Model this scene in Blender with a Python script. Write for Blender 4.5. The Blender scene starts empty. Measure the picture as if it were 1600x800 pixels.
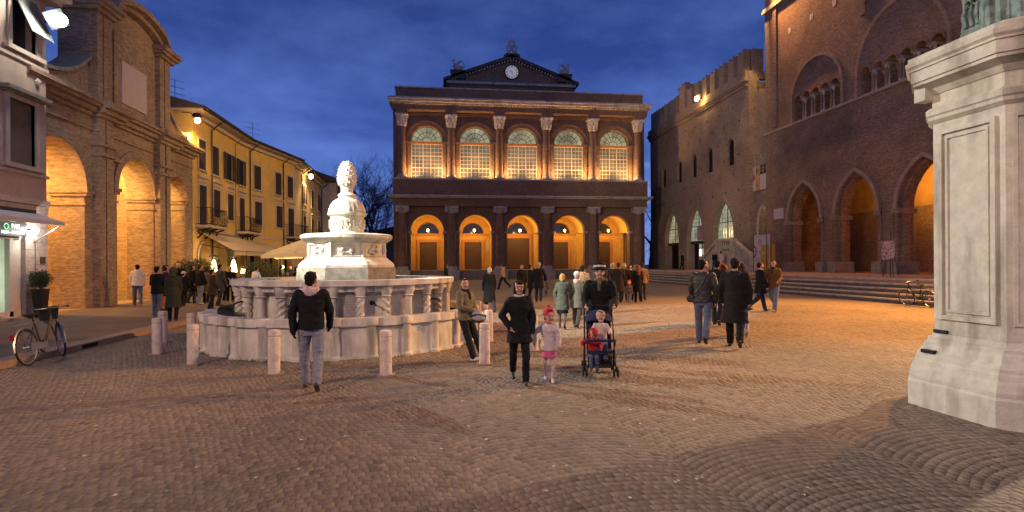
import bpy, bmesh, math, random
import numpy as np
from mathutils import Vector, Matrix
from mathutils.geometry import delaunay_2d_cdt
random.seed(7); rng = np.random.default_rng(7)
SC = bpy.context.scene
COL = SC.collection
# ------------------------------------------------------------------ camera
F = 870.0; HX, HY = 800.0, 411.0; CAMZ = 1.8
TH = math.atan(0.132); RO = 0.006
fwd = Vector((math.sin(TH), math.cos(TH), 0)); rgt = Vector((math.cos(TH), -math.sin(TH), 0)); up = Vector((0, 0, 1))
R_ = rgt * math.cos(RO) - up * math.sin(RO); U_ = up * math.cos(RO) + rgt * math.sin(RO)
EYE = Vector((0, 0, CAMZ))
cam = bpy.data.cameras.new("camera"); co = bpy.data.objects.new("camera", cam); COL.objects.link(co)
m = Matrix((R_, U_, -fwd)).transposed().to_4x4(); m.translation = EYE; co.matrix_world = m
cam.sensor_width = 36; cam.lens = 36 * F / 1600; cam.shift_y = (HY - 400) / 1600; cam.clip_end = 2000; cam.clip_start = .1
SC.camera = co
SC.view_settings.view_transform = 'Standard'; SC.view_settings.look = 'None'
SC.view_settings.exposure = 0; SC.view_settings.gamma = 1
# ------------------------------------------------------------------ dusk sky
W = bpy.data.worlds.new("World"); SC.world = W; W.use_nodes = True
nt = W.node_tree; nt.nodes.clear()
def N(t, **k):
    n = nt.nodes.new(t)
    for a, b in k.items(): setattr(n, a, b)
    return n
def L(a, b): nt.links.new(a, b)
def sky():
    tc = N('ShaderNodeTexCoord'); sp = N('ShaderNodeSeparateXYZ'); L(tc.outputs['Generated'], sp.inputs[0])
    rp = N('ShaderNodeValToRGB'); L(sp.outputs['Z'], rp.inputs[0])
    e = rp.color_ramp.elements
    e[0].position = 0.0; e[0].color = (.082, .15, .45, 1)
    e[1].position = .5; e[1].color = (.019, .039, .165, 1)
    q = e.new(.12); q.color = (.052, .108, .39, 1)
    q = e.new(.28); q.color = (.034, .072, .285, 1)
    mp = N('ShaderNodeMapping'); mp.inputs['Scale'].default_value = (1.4, 1.4, 3.0); L(tc.outputs['Generated'], mp.inputs[0])
    n1 = N('ShaderNodeTexNoise'); n1.inputs['Scale'].default_value = 2.7; n1.inputs['Detail'].default_value = 9; n1.inputs['Roughness'].default_value = .6
    n1.inputs['Distortion'].default_value = .1
    L(mp.outputs[0], n1.inputs[0])
    cr = N('ShaderNodeValToRGB'); L(n1.outputs[0], cr.inputs[0])
    cr.color_ramp.elements[0].position = .36; cr.color_ramp.elements[0].color = (.66, .69, .76, 1)
    cr.color_ramp.elements[1].position = .68; cr.color_ramp.elements[1].color = (1.85, 1.62, 1.28, 1)
    mx = N('ShaderNodeMixRGB', blend_type='MULTIPLY'); mx.inputs[0].default_value = 1
    L(rp.outputs[0], mx.inputs[1]); L(cr.outputs[0], mx.inputs[2])
    # pale streaks of cloud low over the horizon
    mp2 = N('ShaderNodeMapping'); mp2.inputs['Scale'].default_value = (1.2, 1.2, 11); L(tc.outputs['Generated'], mp2.inputs[0])
    n2 = N('ShaderNodeTexNoise'); n2.inputs['Scale'].default_value = 2.3; n2.inputs['Detail'].default_value = 5; L(mp2.outputs[0], n2.inputs[0])
    c2 = N('ShaderNodeValToRGB'); L(n2.outputs[0], c2.inputs[0])
    c2.color_ramp.elements[0].position = .54; c2.color_ramp.elements[0].color = (0, 0, 0, 1)
    c2.color_ramp.elements[1].position = .70; c2.color_ramp.elements[1].color = (1, 1, 1, 1)
    c3 = N('ShaderNodeValToRGB'); L(sp.outputs['Z'], c3.inputs[0]); g = c3.color_ramp.elements
    g[0].position = .07; g[0].color = (0, 0, 0, 1); g[1].position = .24; g[1].color = (0, 0, 0, 1)
    q = g.new(.13); q.color = (1, 1, 1, 1)
    mm = N('ShaderNodeMath', operation='MULTIPLY'); L(c2.outputs[0], mm.inputs[0]); L(c3.outputs[0], mm.inputs[1])
    m3 = N('ShaderNodeMixRGB'); L(mm.outputs[0], m3.inputs[0]); L(mx.outputs[0], m3.inputs[1]); m3.inputs[2].default_value = (.24, .30, .60, 1)
    bg = N('ShaderNodeBackground'); L(m3.outputs[0], bg.inputs[0]); bg.inputs[1].default_value = 1.4
    out = N('ShaderNodeOutputWorld'); L(bg.outputs[0], out.inputs[0])
sky()
# ------------------------------------------------------------------ pixels -> places
def ray(px, py): return fwd + R_ * ((px - HX) / F) + U_ * ((HY - py) / F)
def on(px, py, ax, c):
    d = ray(px, py); t = (c - EYE[ax]) / d[ax]; return EYE + d * t
def gnd(px, py, z=0.0): return on(px, py, 2, z)
class Fr:
    def __init__(s, o, S, n): s.o = Vector(o); s.S = Vector(S).normalized(); s.n = Vector(n).normalized()
    def pt(s, a, z, d=0): v = s.o + s.S * a + s.n * d; return (v.x, v.y, v.z + z)
    def sz(s, px, py, d=0):
        r = ray(px, py); o = s.o + s.n * d
        t = (o - EYE).dot(s.n) / r.dot(s.n); p = EYE + r * t - o; return p.dot(s.S), p.z
    def s_(s, px, d=0): return s.sz(px, 411, d)[0]
    def z_(s, px, py, d=0): return s.sz(px, py, d)[1]
# ------------------------------------------------------------------ mesh builder
class MB:
    def __init__(s): s.v = []; s.f = []
    def add(s, vs, fs):
        b = len(s.v); s.v += [tuple(v) for v in vs]; s.f += [tuple(i + b for i in f) for f in fs]; return s
    def hexa(s, p):   # 8 points: bottom ring 0-3, top ring 4-7
        return s.add(p, [(3, 2, 1, 0), (4, 5, 6, 7), (0, 1, 5, 4), (1, 2, 6, 5), (2, 3, 7, 6), (3, 0, 4, 7)])
    def box(s, x0, x1, y0, y1, z0, z1):
        return s.hexa([(x0, y0, z0), (x1, y0, z0), (x1, y1, z0), (x0, y1, z0), (x0, y0, z1), (x1, y0, z1), (x1, y1, z1), (x0, y1, z1)])
    def fbox(s, fr, a0, a1, z0, z1, d0, d1):
        return s.hexa([fr.pt(a, z, d) for z in (z0, z1) for a, d in ((a0, d0), (a1, d0), (a1, d1), (a0, d1))])
    def prism(s, fr, pts, d0, d1):   # convex-ish polygon in (a,z) extruded along d
        n = len(pts); vs = [fr.pt(a, z, d0) for a, z in pts] + [fr.pt(a, z, d1) for a, z in pts]
        return s.add(vs, [tuple(range(n))[::-1], tuple(range(n, 2 * n))] + [(i, (i + 1) % n, n + (i + 1) % n, n + i) for i in range(n)])
    def plate(s, fr, outer, holes, d0, d1):
        pts = []; ed = []; 
        loops = [outer] + holes
        for lp in loops:
            b = len(pts); pts += [Vector(p) for p in lp]; n = len(lp); ed += [(b + i, b + (i + 1) % n) for i in range(n)]
        vs, es, fs, ov, oe, of = delaunay_2d_cdt(pts, ed, [], 0, 1e-5)
        def ins(p, lp):
            c = False; j = len(lp) - 1
            for i in range(len(lp)):
                if (lp[i][1] > p[1]) != (lp[j][1] > p[1]) and p[0] < (lp[j][0] - lp[i][0]) * (p[1] - lp[i][1]) / (lp[j][1] - lp[i][1]) + lp[i][0]: c = not c
                j = i
            return c
        keep = []
        for f in fs:
            c = (sum(vs[i][0] for i in f) / len(f), sum(vs[i][1] for i in f) / len(f))
            if ins(c, outer) and not any(ins(c, h) for h in holes): keep.append(tuple(f))
        n = len(vs)
        s.add([fr.pt(v[0], v[1], d1) for v in vs] + [fr.pt(v[0], v[1], d0) for v in vs], keep + [tuple(i + n for i in f[::-1]) for f in keep])
        for lp in loops:
            k = len(lp); s.add([fr.pt(a, z, d) for d in (d0, d1) for a, z in lp], [(i, (i + 1) % k, k + (i + 1) % k, k + i) for i in range(k)])
        return s
    def band(s, fr, pin, pout, d0, d1, closed=False):   # strip between two equal-length polylines, extruded
        n = len(pin); vs = [fr.pt(a, z, d) for d in (d0, d1) for lp in (pin, pout) for a, z in lp]
        fs = []
        for i in range(n - 1 + closed):
            j = (i + 1) % n
            fs += [(i, j, n + j, n + i), (2 * n + i, 2 * n + j, 3 * n + j, 3 * n + i), (i, j, 2 * n + j, 2 * n + i), (n + i, n + j, 3 * n + j, 3 * n + i)]
        if not closed: fs += [(0, n, 3 * n, 2 * n), (n - 1, 2 * n - 1, 4 * n - 1, 3 * n - 1)]
        return s.add(vs, fs)
    def lathe(s, c, prof, n=16, a0=0, a1=2 * math.pi, sx=1, sy=1):
        full = abs(a1 - a0 - 2 * math.pi) < 1e-6; k = n if full else n + 1; vs = []
        for r, z in prof:
            for i in range(k):
                a = a0 + (a1 - a0) * i / n; vs.append((c[0] + r * sx * math.cos(a), c[1] + r * sy * math.sin(a), c[2] + z))
        fs = []
        for j in range(len(prof) - 1):
            for i in range(n):
                q = (i + 1) % k; fs.append((j * k + i, j * k + q, (j + 1) * k + q, (j + 1) * k + i))
        if full: fs += [tuple(range(k))[::-1], tuple(range((len(prof) - 1) * k, len(prof) * k))]
        return s.add(vs, fs)
    def tube(s, pts, r, n=6, r1=None):
        pts = [Vector(p) for p in pts]; vs = []; k = len(pts); prev = None
        for i, p in enumerate(pts):
            t = (pts[min(i + 1, k - 1)] - pts[max(i - 1, 0)]).normalized()
            if prev is None: a = t.orthogonal().normalized()
            else:
                a = prev - t * prev.dot(t); a = a.normalized() if a.length > 1e-4 else t.orthogonal().normalized()
            prev = a; b = t.cross(a)
            rr = r if r1 is None else r + (r1 - r) * i / (k - 1)
            if isinstance(r, (list, tuple)): rr = r[i]
            for j in range(n):
                w = 2 * math.pi * j / n; vs.append(p + a * (rr * math.cos(w)) + b * (rr * math.sin(w)))
        fs = [(i * n + j, i * n + (j + 1) % n, (i + 1) * n + (j + 1) % n, (i + 1) * n + j) for i in range(k - 1) for j in range(n)]
        fs += [tuple(range(n))[::-1], tuple(range((k - 1) * n, k * n))]
        return s.add(vs, fs)
    def ring(s, c, R, r, ax, n=24, m=6):   # torus, ax = axis vector
        ax = Vector(ax).normalized(); a = ax.orthogonal().normalized(); b = ax.cross(a); c = Vector(c); vs = []
        for i in range(n):
            w = 2 * math.pi * i / n; d = a * math.cos(w) + b * math.sin(w)
            for j in range(m):
                q = 2 * math.pi * j / m; vs.append(c + d * (R + r * math.cos(q)) + ax * (r * math.sin(q)))
        return s.add(vs, [(i * m + j, i * m + (j + 1) % m, ((i + 1) % n) * m + (j + 1) % m, ((i + 1) % n) * m + j) for i in range(n) for j in range(m)])
    def ball(s, c, rx, ry=None, rz=None, n=12, m=8):
        ry = ry or rx; rz = rz or rx
        return s.lathe((c[0], c[1], c[2]), [(max(math.sin(math.pi * j / m), .02) * rx, -math.cos(math.pi * j / m) * rz) for j in range(m + 1)], n, sy=ry / rx)
def rootloc(o):
    v = Vector((0, 0, 0))
    while o is not None: v += o.location; o = o.parent
    return v
def mesh(name, mb, mat, loc, smooth=False, recalc=True):
    me = bpy.data.meshes.new(name); l = loc
    me.from_pydata([(v[0] - l[0], v[1] - l[1], v[2] - l[2]) for v in mb.v], [], mb.f)
    if recalc:
        bm = bmesh.new(); bm.from_mesh(me); bmesh.ops.recalc_face_normals(bm, faces=bm.faces); bm.to_mesh(me); bm.free()
    if smooth: me.polygons.foreach_set('use_smooth', [True] * len(me.polygons)); me.set_sharp_from_angle(angle=math.radians(38))
    if mat: me.materials.append(mat)
    return me
def part(name, mb, mat, parent=None, smooth=False, label=None, kind=None, loc=(0, 0, 0)):
    base = rootloc(parent) if parent else Vector(loc)
    o = bpy.data.objects.new(name, mesh(name, mb, mat, base, smooth)); COL.objects.link(o)
    if parent: o.parent = parent
    else: o.location = loc
    if label: o['label'] = label
    if kind: o['kind'] = kind
    return o
def tag(o, label, cat, group=None):
    o['label'] = label; o['category'] = cat
    if group: o['group'] = group
    return o
def thing(name, label, cat, loc=(0, 0, 0), group=None):
    o = bpy.data.objects.new(name, None); COL.objects.link(o); o.location = loc; o.empty_display_size = .2; return tag(o, label, cat, group)
def one(name, mb, mat, label, cat, loc=(0, 0, 0), group=None, smooth=False):
    return tag(part(name, mb, mat, None, smooth, loc=loc), label, cat, group)
def struct(name, mb, mat, parent=None, smooth=False):
    o = part(name, mb, mat, parent, smooth)
    if parent is None: o['kind'] = 'structure'
    return o
def copy_tree(o, parent=None):
    c = o.copy(); COL.objects.link(c); c.parent = parent
    for ch in list(o.children): copy_tree(ch, c)
    return c
# ------------------------------------------------------------------ outlines
def arch(a0, a1, zb, zs, kind='round', n=14, rise=None):
    c = (a0 + a1) / 2; r = abs(a1 - a0) / 2; s = 1 if a1 > a0 else -1
    if kind == 'round': top = [(c - s * r * math.cos(math.pi * i / n), zs + (rise or r) * math.sin(math.pi * i / n)) for i in range(n + 1)]
    else:
        rise = rise or 1.5 * r; R = (r * r + rise * rise) / (2 * r); top = []; A = math.atan2(rise, R - r); h = n // 2
        for i in range(h + 1): w = A * i / h; top.append((c - s * r + s * (R - R * math.cos(w)), zs + R * math.sin(w)))
        top += [(2 * c - p[0], p[1]) for p in top[:-1][::-1]]
    return ([(a0, zb)] if zb is not None and zb < zs else []) + top + ([(a1, zb)] if zb is not None and zb < zs else [])
def offs(a0, a1, zb, zs, w, kind='round', n=14, rise=None):
    """inner and outer outline of an arch moulding of width w"""
    r = abs(a1 - a0) / 2; sg = 1 if a1 > a0 else -1
    rise = rise or (r if kind == 'round' else 1.5 * r)
    return arch(a0, a1, zb, zs, kind, n, rise), arch(a0 - sg * w, a1 + sg * w, zb, zs, kind, n, rise + w * (1 if kind == 'round' else 1.15))
# ------------------------------------------------------------------ materials
MATS = {}
def newmat(name):
    m = bpy.data.materials.new(name); m.use_nodes = True; MATS[name] = m
    b = m.node_tree.nodes['Principled BSDF']; return m, m.node_tree, b
def mat(name, col, rough=.8, var=.25, scale=6, bump=.3, metal=0, stain=None, streak=False, coord='pos', spec=.3, fine=40, bdist=.01):
    if name in MATS: return MATS[name]
    m, t, b = newmat(name); n = t.nodes; l = t.links
    if coord == 'pos': g = n.new('ShaderNodeNewGeometry'); P = g.outputs['Position']
    else: g = n.new('ShaderNodeTexCoord'); P = g.outputs['Object']
    no = n.new('ShaderNodeTexNoise'); no.inputs['Scale'].default_value = scale; no.inputs['Detail'].default_value = 8; no.inputs['Roughness'].default_value = .65
    l.new(P, no.inputs['Vector'])
    mx = n.new('ShaderNodeMixRGB'); mx.inputs[1].default_value = (*[c * (1 - var) for c in col], 1); mx.inputs[2].default_value = (*[min(1, c * (1 + var)) for c in col], 1)
    r = n.new('ShaderNodeValToRGB'); r.color_ramp.elements[0].position = .3; r.color_ramp.elements[1].position = .7
    l.new(no.outputs[0], r.inputs[0]); l.new(r.outputs[0], mx.inputs[0]); out = mx.outputs[0]
    if stain:
        s2 = n.new('ShaderNodeTexNoise'); s2.inputs['Scale'].default_value = stain[1]; s2.inputs['Detail'].default_value = 6
        if streak:
            mp = n.new('ShaderNodeMapping'); mp.inputs['Scale'].default_value = (1, 1, .18); l.new(P, mp.inputs[0]); l.new(mp.outputs[0], s2.inputs['Vector'])
        else: l.new(P, s2.inputs['Vector'])
        r2 = n.new('ShaderNodeValToRGB'); r2.color_ramp.elements[0].position = .48; r2.color_ramp.elements[1].position = .68
        l.new(s2.outputs[0], r2.inputs[0])
        k = n.new('ShaderNodeMath'); k.operation = 'MULTIPLY'; k.inputs[1].default_value = stain[2]; l.new(r2.outputs[0], k.inputs[0])
        m2 = n.new('ShaderNodeMixRGB'); m2.inputs[2].default_value = (*stain[0], 1); l.new(k.outputs[0], m2.inputs[0]); l.new(out, m2.inputs[1]); out = m2.outputs[0]
    l.new(out, b.inputs['Base Color']); b.inputs['Roughness'].default_value = rough; b.inputs['Metallic'].default_value = metal
    b.inputs['Specular IOR Level'].default_value = spec
    if bump:
        f = n.new('ShaderNodeTexNoise'); f.inputs['Scale'].default_value = fine; f.inputs['Detail'].default_value = 4; l.new(P, f.inputs['Vector'])
        bp = n.new('ShaderNodeBump'); bp.inputs['Strength'].default_value = bump; bp.inputs['Distance'].default_value = bdist; l.new(f.outputs[0], bp.inputs['Height']); l.new(bp.outputs[0], b.inputs['Normal'])
    return m
def brick(name, c1, c2, mortar, w=.27, h=.072, dirt=(.05, .04, .035), dirtk=.5, big=.35):
    m, t, b = newmat(name); n = t.nodes; l = t.links
    g = n.new('ShaderNodeNewGeometry'); sp = n.new('ShaderNodeSeparateXYZ'); l.new(g.outputs['Position'], sp.inputs[0])
    ad = n.new('ShaderNodeMath'); l.new(sp.outputs[0], ad.inputs[0]); l.new(sp.outputs[1], ad.inputs[1])
    cb = n.new('ShaderNodeCombineXYZ'); l.new(ad.outputs[0], cb.inputs[0]); l.new(sp.outputs[2], cb.inputs[1])
    bt = n.new('ShaderNodeTexBrick'); l.new(cb.outputs[0], bt.inputs['Vector']); bt.inputs['Scale'].default_value = 1
    bt.inputs['Brick Width'].default_value = w; bt.inputs['Row Height'].default_value = h; bt.inputs['Mortar Size'].default_value = .006; bt.inputs['Mortar Smooth'].default_value = .3
    bt.inputs['Color1'].default_value = (*c1, 1); bt.inputs['Color2'].default_value = (*c2, 1); bt.inputs['Mortar'].default_value = (*mortar, 1); bt.inputs['Bias'].default_value = -.1
    n1 = n.new('ShaderNodeTexNoise'); n1.inputs['Scale'].default_value = big; n1.inputs['Detail'].default_value = 9; n1.inputs['Roughness'].default_value = .62; l.new(g.outputs['Position'], n1.inputs['Vector'])
    r = n.new('ShaderNodeValToRGB'); r.color_ramp.elements[0].position = .42; r.color_ramp.elements[1].position = .7; l.new(n1.outputs[0], r.inputs[0])
    k = n.new('ShaderNodeMath'); k.operation = 'MULTIPLY'; k.inputs[1].default_value = dirtk; l.new(r.outputs[0], k.inputs[0])
    mx = n.new('ShaderNodeMixRGB'); l.new(k.outputs[0], mx.inputs[0]); l.new(bt.outputs[0], mx.inputs[1]); mx.inputs[2].default_value = (*dirt, 1)
    n2 = n.new('ShaderNodeTexNoise'); n2.inputs['Scale'].default_value = 5; n2.inputs['Detail'].default_value = 8; mp = n.new('ShaderNodeMapping'); mp.inputs['Scale'].default_value = (1, 1, 2.6)
    l.new(g.outputs['Position'], mp.inputs[0]); l.new(mp.outputs[0], n2.inputs['Vector'])
    r2 = n.new('ShaderNodeValToRGB'); r2.color_ramp.elements[0].position = .3; r2.color_ramp.elements[0].color = (.62, .62, .62, 1); r2.color_ramp.elements[1].position = .72; r2.color_ramp.elements[1].color = (1.25, 1.2, 1.15, 1)
    l.new(n2.outputs[0], r2.inputs[0])
    m2 = n.new('ShaderNodeMixRGB'); m2.blend_type = 'MULTIPLY'; m2.inputs[0].default_value = 1; l.new(mx.outputs[0], m2.inputs[1]); l.new(r2.outputs[0], m2.inputs[2])
    l.new(m2.outputs[0], b.inputs['Base Color']); b.inputs['Roughness'].default_value = .9; b.inputs['Specular IOR Level'].default_value = .2
    bp = n.new('ShaderNodeBump'); bp.inputs['Strength'].default_value = .9; bp.inputs['Distance'].default_value = .02
    sm = n.new('ShaderNodeMath'); l.new(n2.outputs[0], sm.inputs[0]); mm = n.new('ShaderNodeMath'); mm.operation = 'MULTIPLY'; mm.inputs[1].default_value = -.7
    l.new(bt.outputs['Fac'], mm.inputs[0]); l.new(mm.outputs[0], sm.inputs[1]); l.new(sm.outputs[0], bp.inputs['Height']); l.new(bp.outputs[0], b.inputs['Normal'])
    return m
def glow(name, col, s, base=(.8, .8, .8)):
    if name in MATS: return MATS[name]
    m, t, b = newmat(name); b.inputs['Base Color'].default_value = (*base, 1); b.inputs['Emission Color'].default_value = (*col, 1); b.inputs['Emission Strength'].default_value = s; return m
def simple(name, col, rough=.5, metal=0, spec=.4): return mat(name, col, rough, .18, 8, .15, metal, coord='obj', spec=spec)
def canvas_mat():
    m = mat('cream_canvas', (.76, .60, .34), .9, .08, 2, .15); t = m.node_tree; b = t.nodes['Principled BSDF']; tr = t.nodes.new('ShaderNodeBsdfTranslucent'); tr.inputs[0].default_value = (.7, .56, .38, 1); mx = t.nodes.new('ShaderNodeMixShader'); mx.inputs[0].default_value = .22
    t.links.new(b.outputs[0], mx.inputs[1]); t.links.new(tr.outputs[0], mx.inputs[2]); t.links.new(mx.outputs[0], t.nodes['Material Output'].inputs[0]); return m
M = dict(
    brickA=brick('old_brick', (.46, .33, .22), (.36, .24, .155), (.40, .33, .25), dirtk=.4),
    brickT=brick('theatre_brick', (.29, .185, .13), (.22, .135, .095), (.27, .21, .16), dirtk=.35),
    brickP=brick('palace_brick', (.43, .335, .25), (.33, .245, .175), (.39, .33, .25), dirtk=.45),
    brickR=brick('red_palace_brick', (.38, .27, .185), (.27, .175, .115), (.34, .28, .20), dirtk=.5),
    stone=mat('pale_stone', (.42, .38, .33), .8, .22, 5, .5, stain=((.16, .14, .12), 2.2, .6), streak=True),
    marble=mat('white_marble', (.61, .575, .50), .6, .2, 4, .5, stain=((.20, .18, .15), 3.2, .8), streak=True),
    marble2=mat('weathered_white_marble', (.58, .56, .46), .7, .16, 7, .6, stain=((.19, .17, .12), 3.4, .72), streak=True),
    greystone=mat('mossy_grey_stone', (.27, .25, .20), .9, .3, 9, .9, stain=((.12, .12, .08), 5, .5)),
    istone=mat('bollard_stone', (.60, .50, .44), .75, .14, 12, .5, stain=((.3, .22, .18), 9, .4)),
    yellow=mat('ochre_plaster', (.68, .44, .12), .9, .14, 1.2, .35, stain=((.50, .34, .14), 1.1, .55), streak=True),
    cream=mat('cream_plaster', (.50, .40, .27), .9, .14, 1.5, .3, stain=((.33, .26, .18), 1.2, .5), streak=True),
    trim=mat('plaster_trim', (.52, .43, .34), .85, .12, 4, .3),
    pinkpl=mat('pinkish_plaster', (.50, .385, .29), .9, .12, 1.4, .35, stain=((.31, .23, .17), 1.6, .5), streak=True),
    white=mat('greyish_white_wall', (.44, .42, .42), .9, .1, 2, .2),
    trav=mat('travertine_slab', (.52, .43, .37), .6, .2, 3, .4, stain=((.34, .26, .2), 7, .5)),
    porch=mat('porch_ochre_paint', (.55, .32, .085), .9, .1, 2.5, .2, stain=((.36, .18, .05), 1.5, .45)),
    porchd=mat('porch_russet_paint', (.40, .18, .055), .9, .12, 2.5, .2),
    shutter=mat('dark_shutter_paint', (.045, .035, .03), .6, .3, 8, .3), wood=mat('dark_oak', (.075, .04, .022), .6, .35, 9, .5),
    iron=mat('black_iron', (.025, .025, .027), .5, .3, 12, .3, metal=.6), pipe=mat('copper_downpipe', (.07, .05, .045), .5, .3, 9, .2, metal=.4),
    tile=mat('roof_tiles_dark', (.10, .07, .055), .9, .35, 9, .8), lead=mat('lead_flashing', (.08, .085, .09), .7, .25, 4, .3),
    bronze=mat('verdigris_bronze', (.17, .24, .205), .55, .4, 9, .8, metal=.25, stain=((.035, .05, .045), 7, .8)),
    kerb=mat('kerb_stone', (.30, .215, .165), .85, .22, 6, .6), walk=mat('pavement_asphalt', (.17, .13, .10), .9, .16, 3, .8, stain=((.11, .085, .065), .8, .6), fine=70),
    terra=mat('terrace_brick_floor', (.34, .20, .14), .85, .2, 3, .4), stepm=mat('worn_shaded_step_stone', (.12, .10, .09), .8, .3, 4, .6, stain=((.06, .05, .045), 3, .55)),
    canvas=canvas_mat(), canvasw=mat('white_canvas', (.60, .60, .58), .8, .08, 2, .1),
    steel=mat('brushed_steel', (.4, .4, .42), .35, .1, 9, .1, metal=.9), black=mat('black_plastic', (.02, .02, .022), .5, .2, 9, .1),
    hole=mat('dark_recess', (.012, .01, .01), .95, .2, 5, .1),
)
def glass(name, col=(.02, .025, .03), rough=.08, em=None, es=0):
    m, t, b = newmat(name); b.inputs['Base Color'].default_value = (*col, 1); b.inputs['Roughness'].default_value = rough; b.inputs['Specular IOR Level'].default_value = .7
    if em:
        g = t.nodes.new('ShaderNodeNewGeometry'); no = t.nodes.new('ShaderNodeTexNoise'); no.inputs['Scale'].default_value = .55; no.inputs['Detail'].default_value = 4
        t.links.new(g.outputs['Position'], no.inputs['Vector']); r = t.nodes.new('ShaderNodeValToRGB'); r.color_ramp.elements[0].position = .35; r.color_ramp.elements[1].position = .68
        r.color_ramp.elements[0].color = (*[c * .45 for c in em], 1); r.color_ramp.elements[1].color = (*[c * 1.35 for c in em], 1)
        t.links.new(no.outputs[0], r.inputs[0]); t.links.new(r.outputs[0], b.inputs['Emission Color']); b.inputs['Emission Strength'].default_value = es
    return m
GL = dict(dark=glass('dark_window_glass'), foyer=glass('lit_foyer_glass', (.05, .05, .04), .2, (.27, .25, .14), .5), lun=glass('lunette_glass', (.05, .05, .04), .2, (.46, .42, .24), .8),
          palace=glass('lit_palace_glass', (.05, .05, .05), .2, (.45, .46, .33), .75), shop=glass('lit_shop_glass', (.1, .12, .1), .2, (.42, .50, .34), .95), door=glass('bright_doorway_glass', (.1, .1, .1), .3, (1, .95, .75), 1.6))
# ------------------------------------------------------------------ lamps
SOD = (1, .58, .17); SODL = (1, .62, .30); WHT = (1, .97, .88)
def light(kind, loc, e, col, parent=None, r=.08, aim=None, size=60, blend=.5):
    d = bpy.data.lights.new('lamp_light', kind); d.energy = e; d.color = col; d.shadow_soft_size = r
    if kind == 'SPOT': d.spot_size = math.radians(size); d.spot_blend = blend
    o = bpy.data.objects.new('lamp_light', d); COL.objects.link(o)
    loc = Vector(loc); o.location = loc
    if aim is not None: o.rotation_euler = (Vector(aim) - loc).to_track_quat('-Z', 'Y').to_euler()
    if parent: o.parent = parent; o.location = loc - rootloc(parent)
    return o
def floodlamp(name, label, pos, wall, aim, lens, col, e, size=95, blend=.6, group=None, es=60, r=.12, rad=.14):
    """a floodlight: bracket arm from the wall, hood and glowing lens facing its aim"""
    pos = Vector(pos); wall = Vector(wall); aim = Vector(aim); d = (aim - pos).normalized()
    t = thing(name, label, 'floodlight', pos, group)
    b = MB(); b.tube([wall, (wall + pos) / 2 + Vector((0, 0, .12)), pos], .025); part('bracket', b, M['iron'], t)
    a = d.orthogonal().normalized(); c = d.cross(a); h = MB(); ring = lambda k, s: [pos + d * k + (a * x + c * y) * s for x, y in ((-1, -1), (1, -1), (1, 1), (-1, 1))]
    h.hexa(ring(-.22, rad * .6) + ring(-.02, rad)); part('hood', h, M['iron'], t)
    h = MB(); h.lathe((0, 0, 0), [(.01, -rad), (rad * .7, -rad * .7), (rad, 0), (rad * .7, rad * .7), (.01, rad)], 10)
    h.v = [tuple(Vector(v) * .8 + pos + d * (rad * .9)) for v in h.v]; part('lens', h, lens, t, True)
    light('SPOT', pos + d * (rad * 1.9 + .05), e, col, t, r, aim, size, blend); return t
LF = Fr((-13.7, 0, 0), (0, 1, 0), (1, 0, 0)); RF = Fr((27, 0, 0), (0, 1, 0), (-1, 0, 0)); TF = Fr((0, 61, 0), (1, 0, 0), (0, -1, 0))
def hang_lantern(pos, top, label, e, group, r=.13, col=SOD):
    t = thing('hanging_lantern', label, 'lantern', pos, group); b = MB()
    b.tube([(pos[0], pos[1], pos[2] + r), (pos[0], pos[1], top)], .012, 4); part('chain', b, M['iron'], t)
    b = MB(); b.lathe(pos, [(.03, r * 1.9), (r * .9, r * 1.1), (r * 1.1, r), (r * 1.1, r * .9)], 10); part('cap', b, M['iron'], t)
    b = MB(); b.lathe(pos, [(.03, -r * 1.2), (r * .7, -r), (r, 0), (r * .9, r * .9)], 10); part('globe', b, glow('sodium_globe', (1, .62, .22), 16), t, True)
    light('POINT', (pos[0], pos[1], pos[2] - r * 2.2), e, col, t, .12); return t
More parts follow.
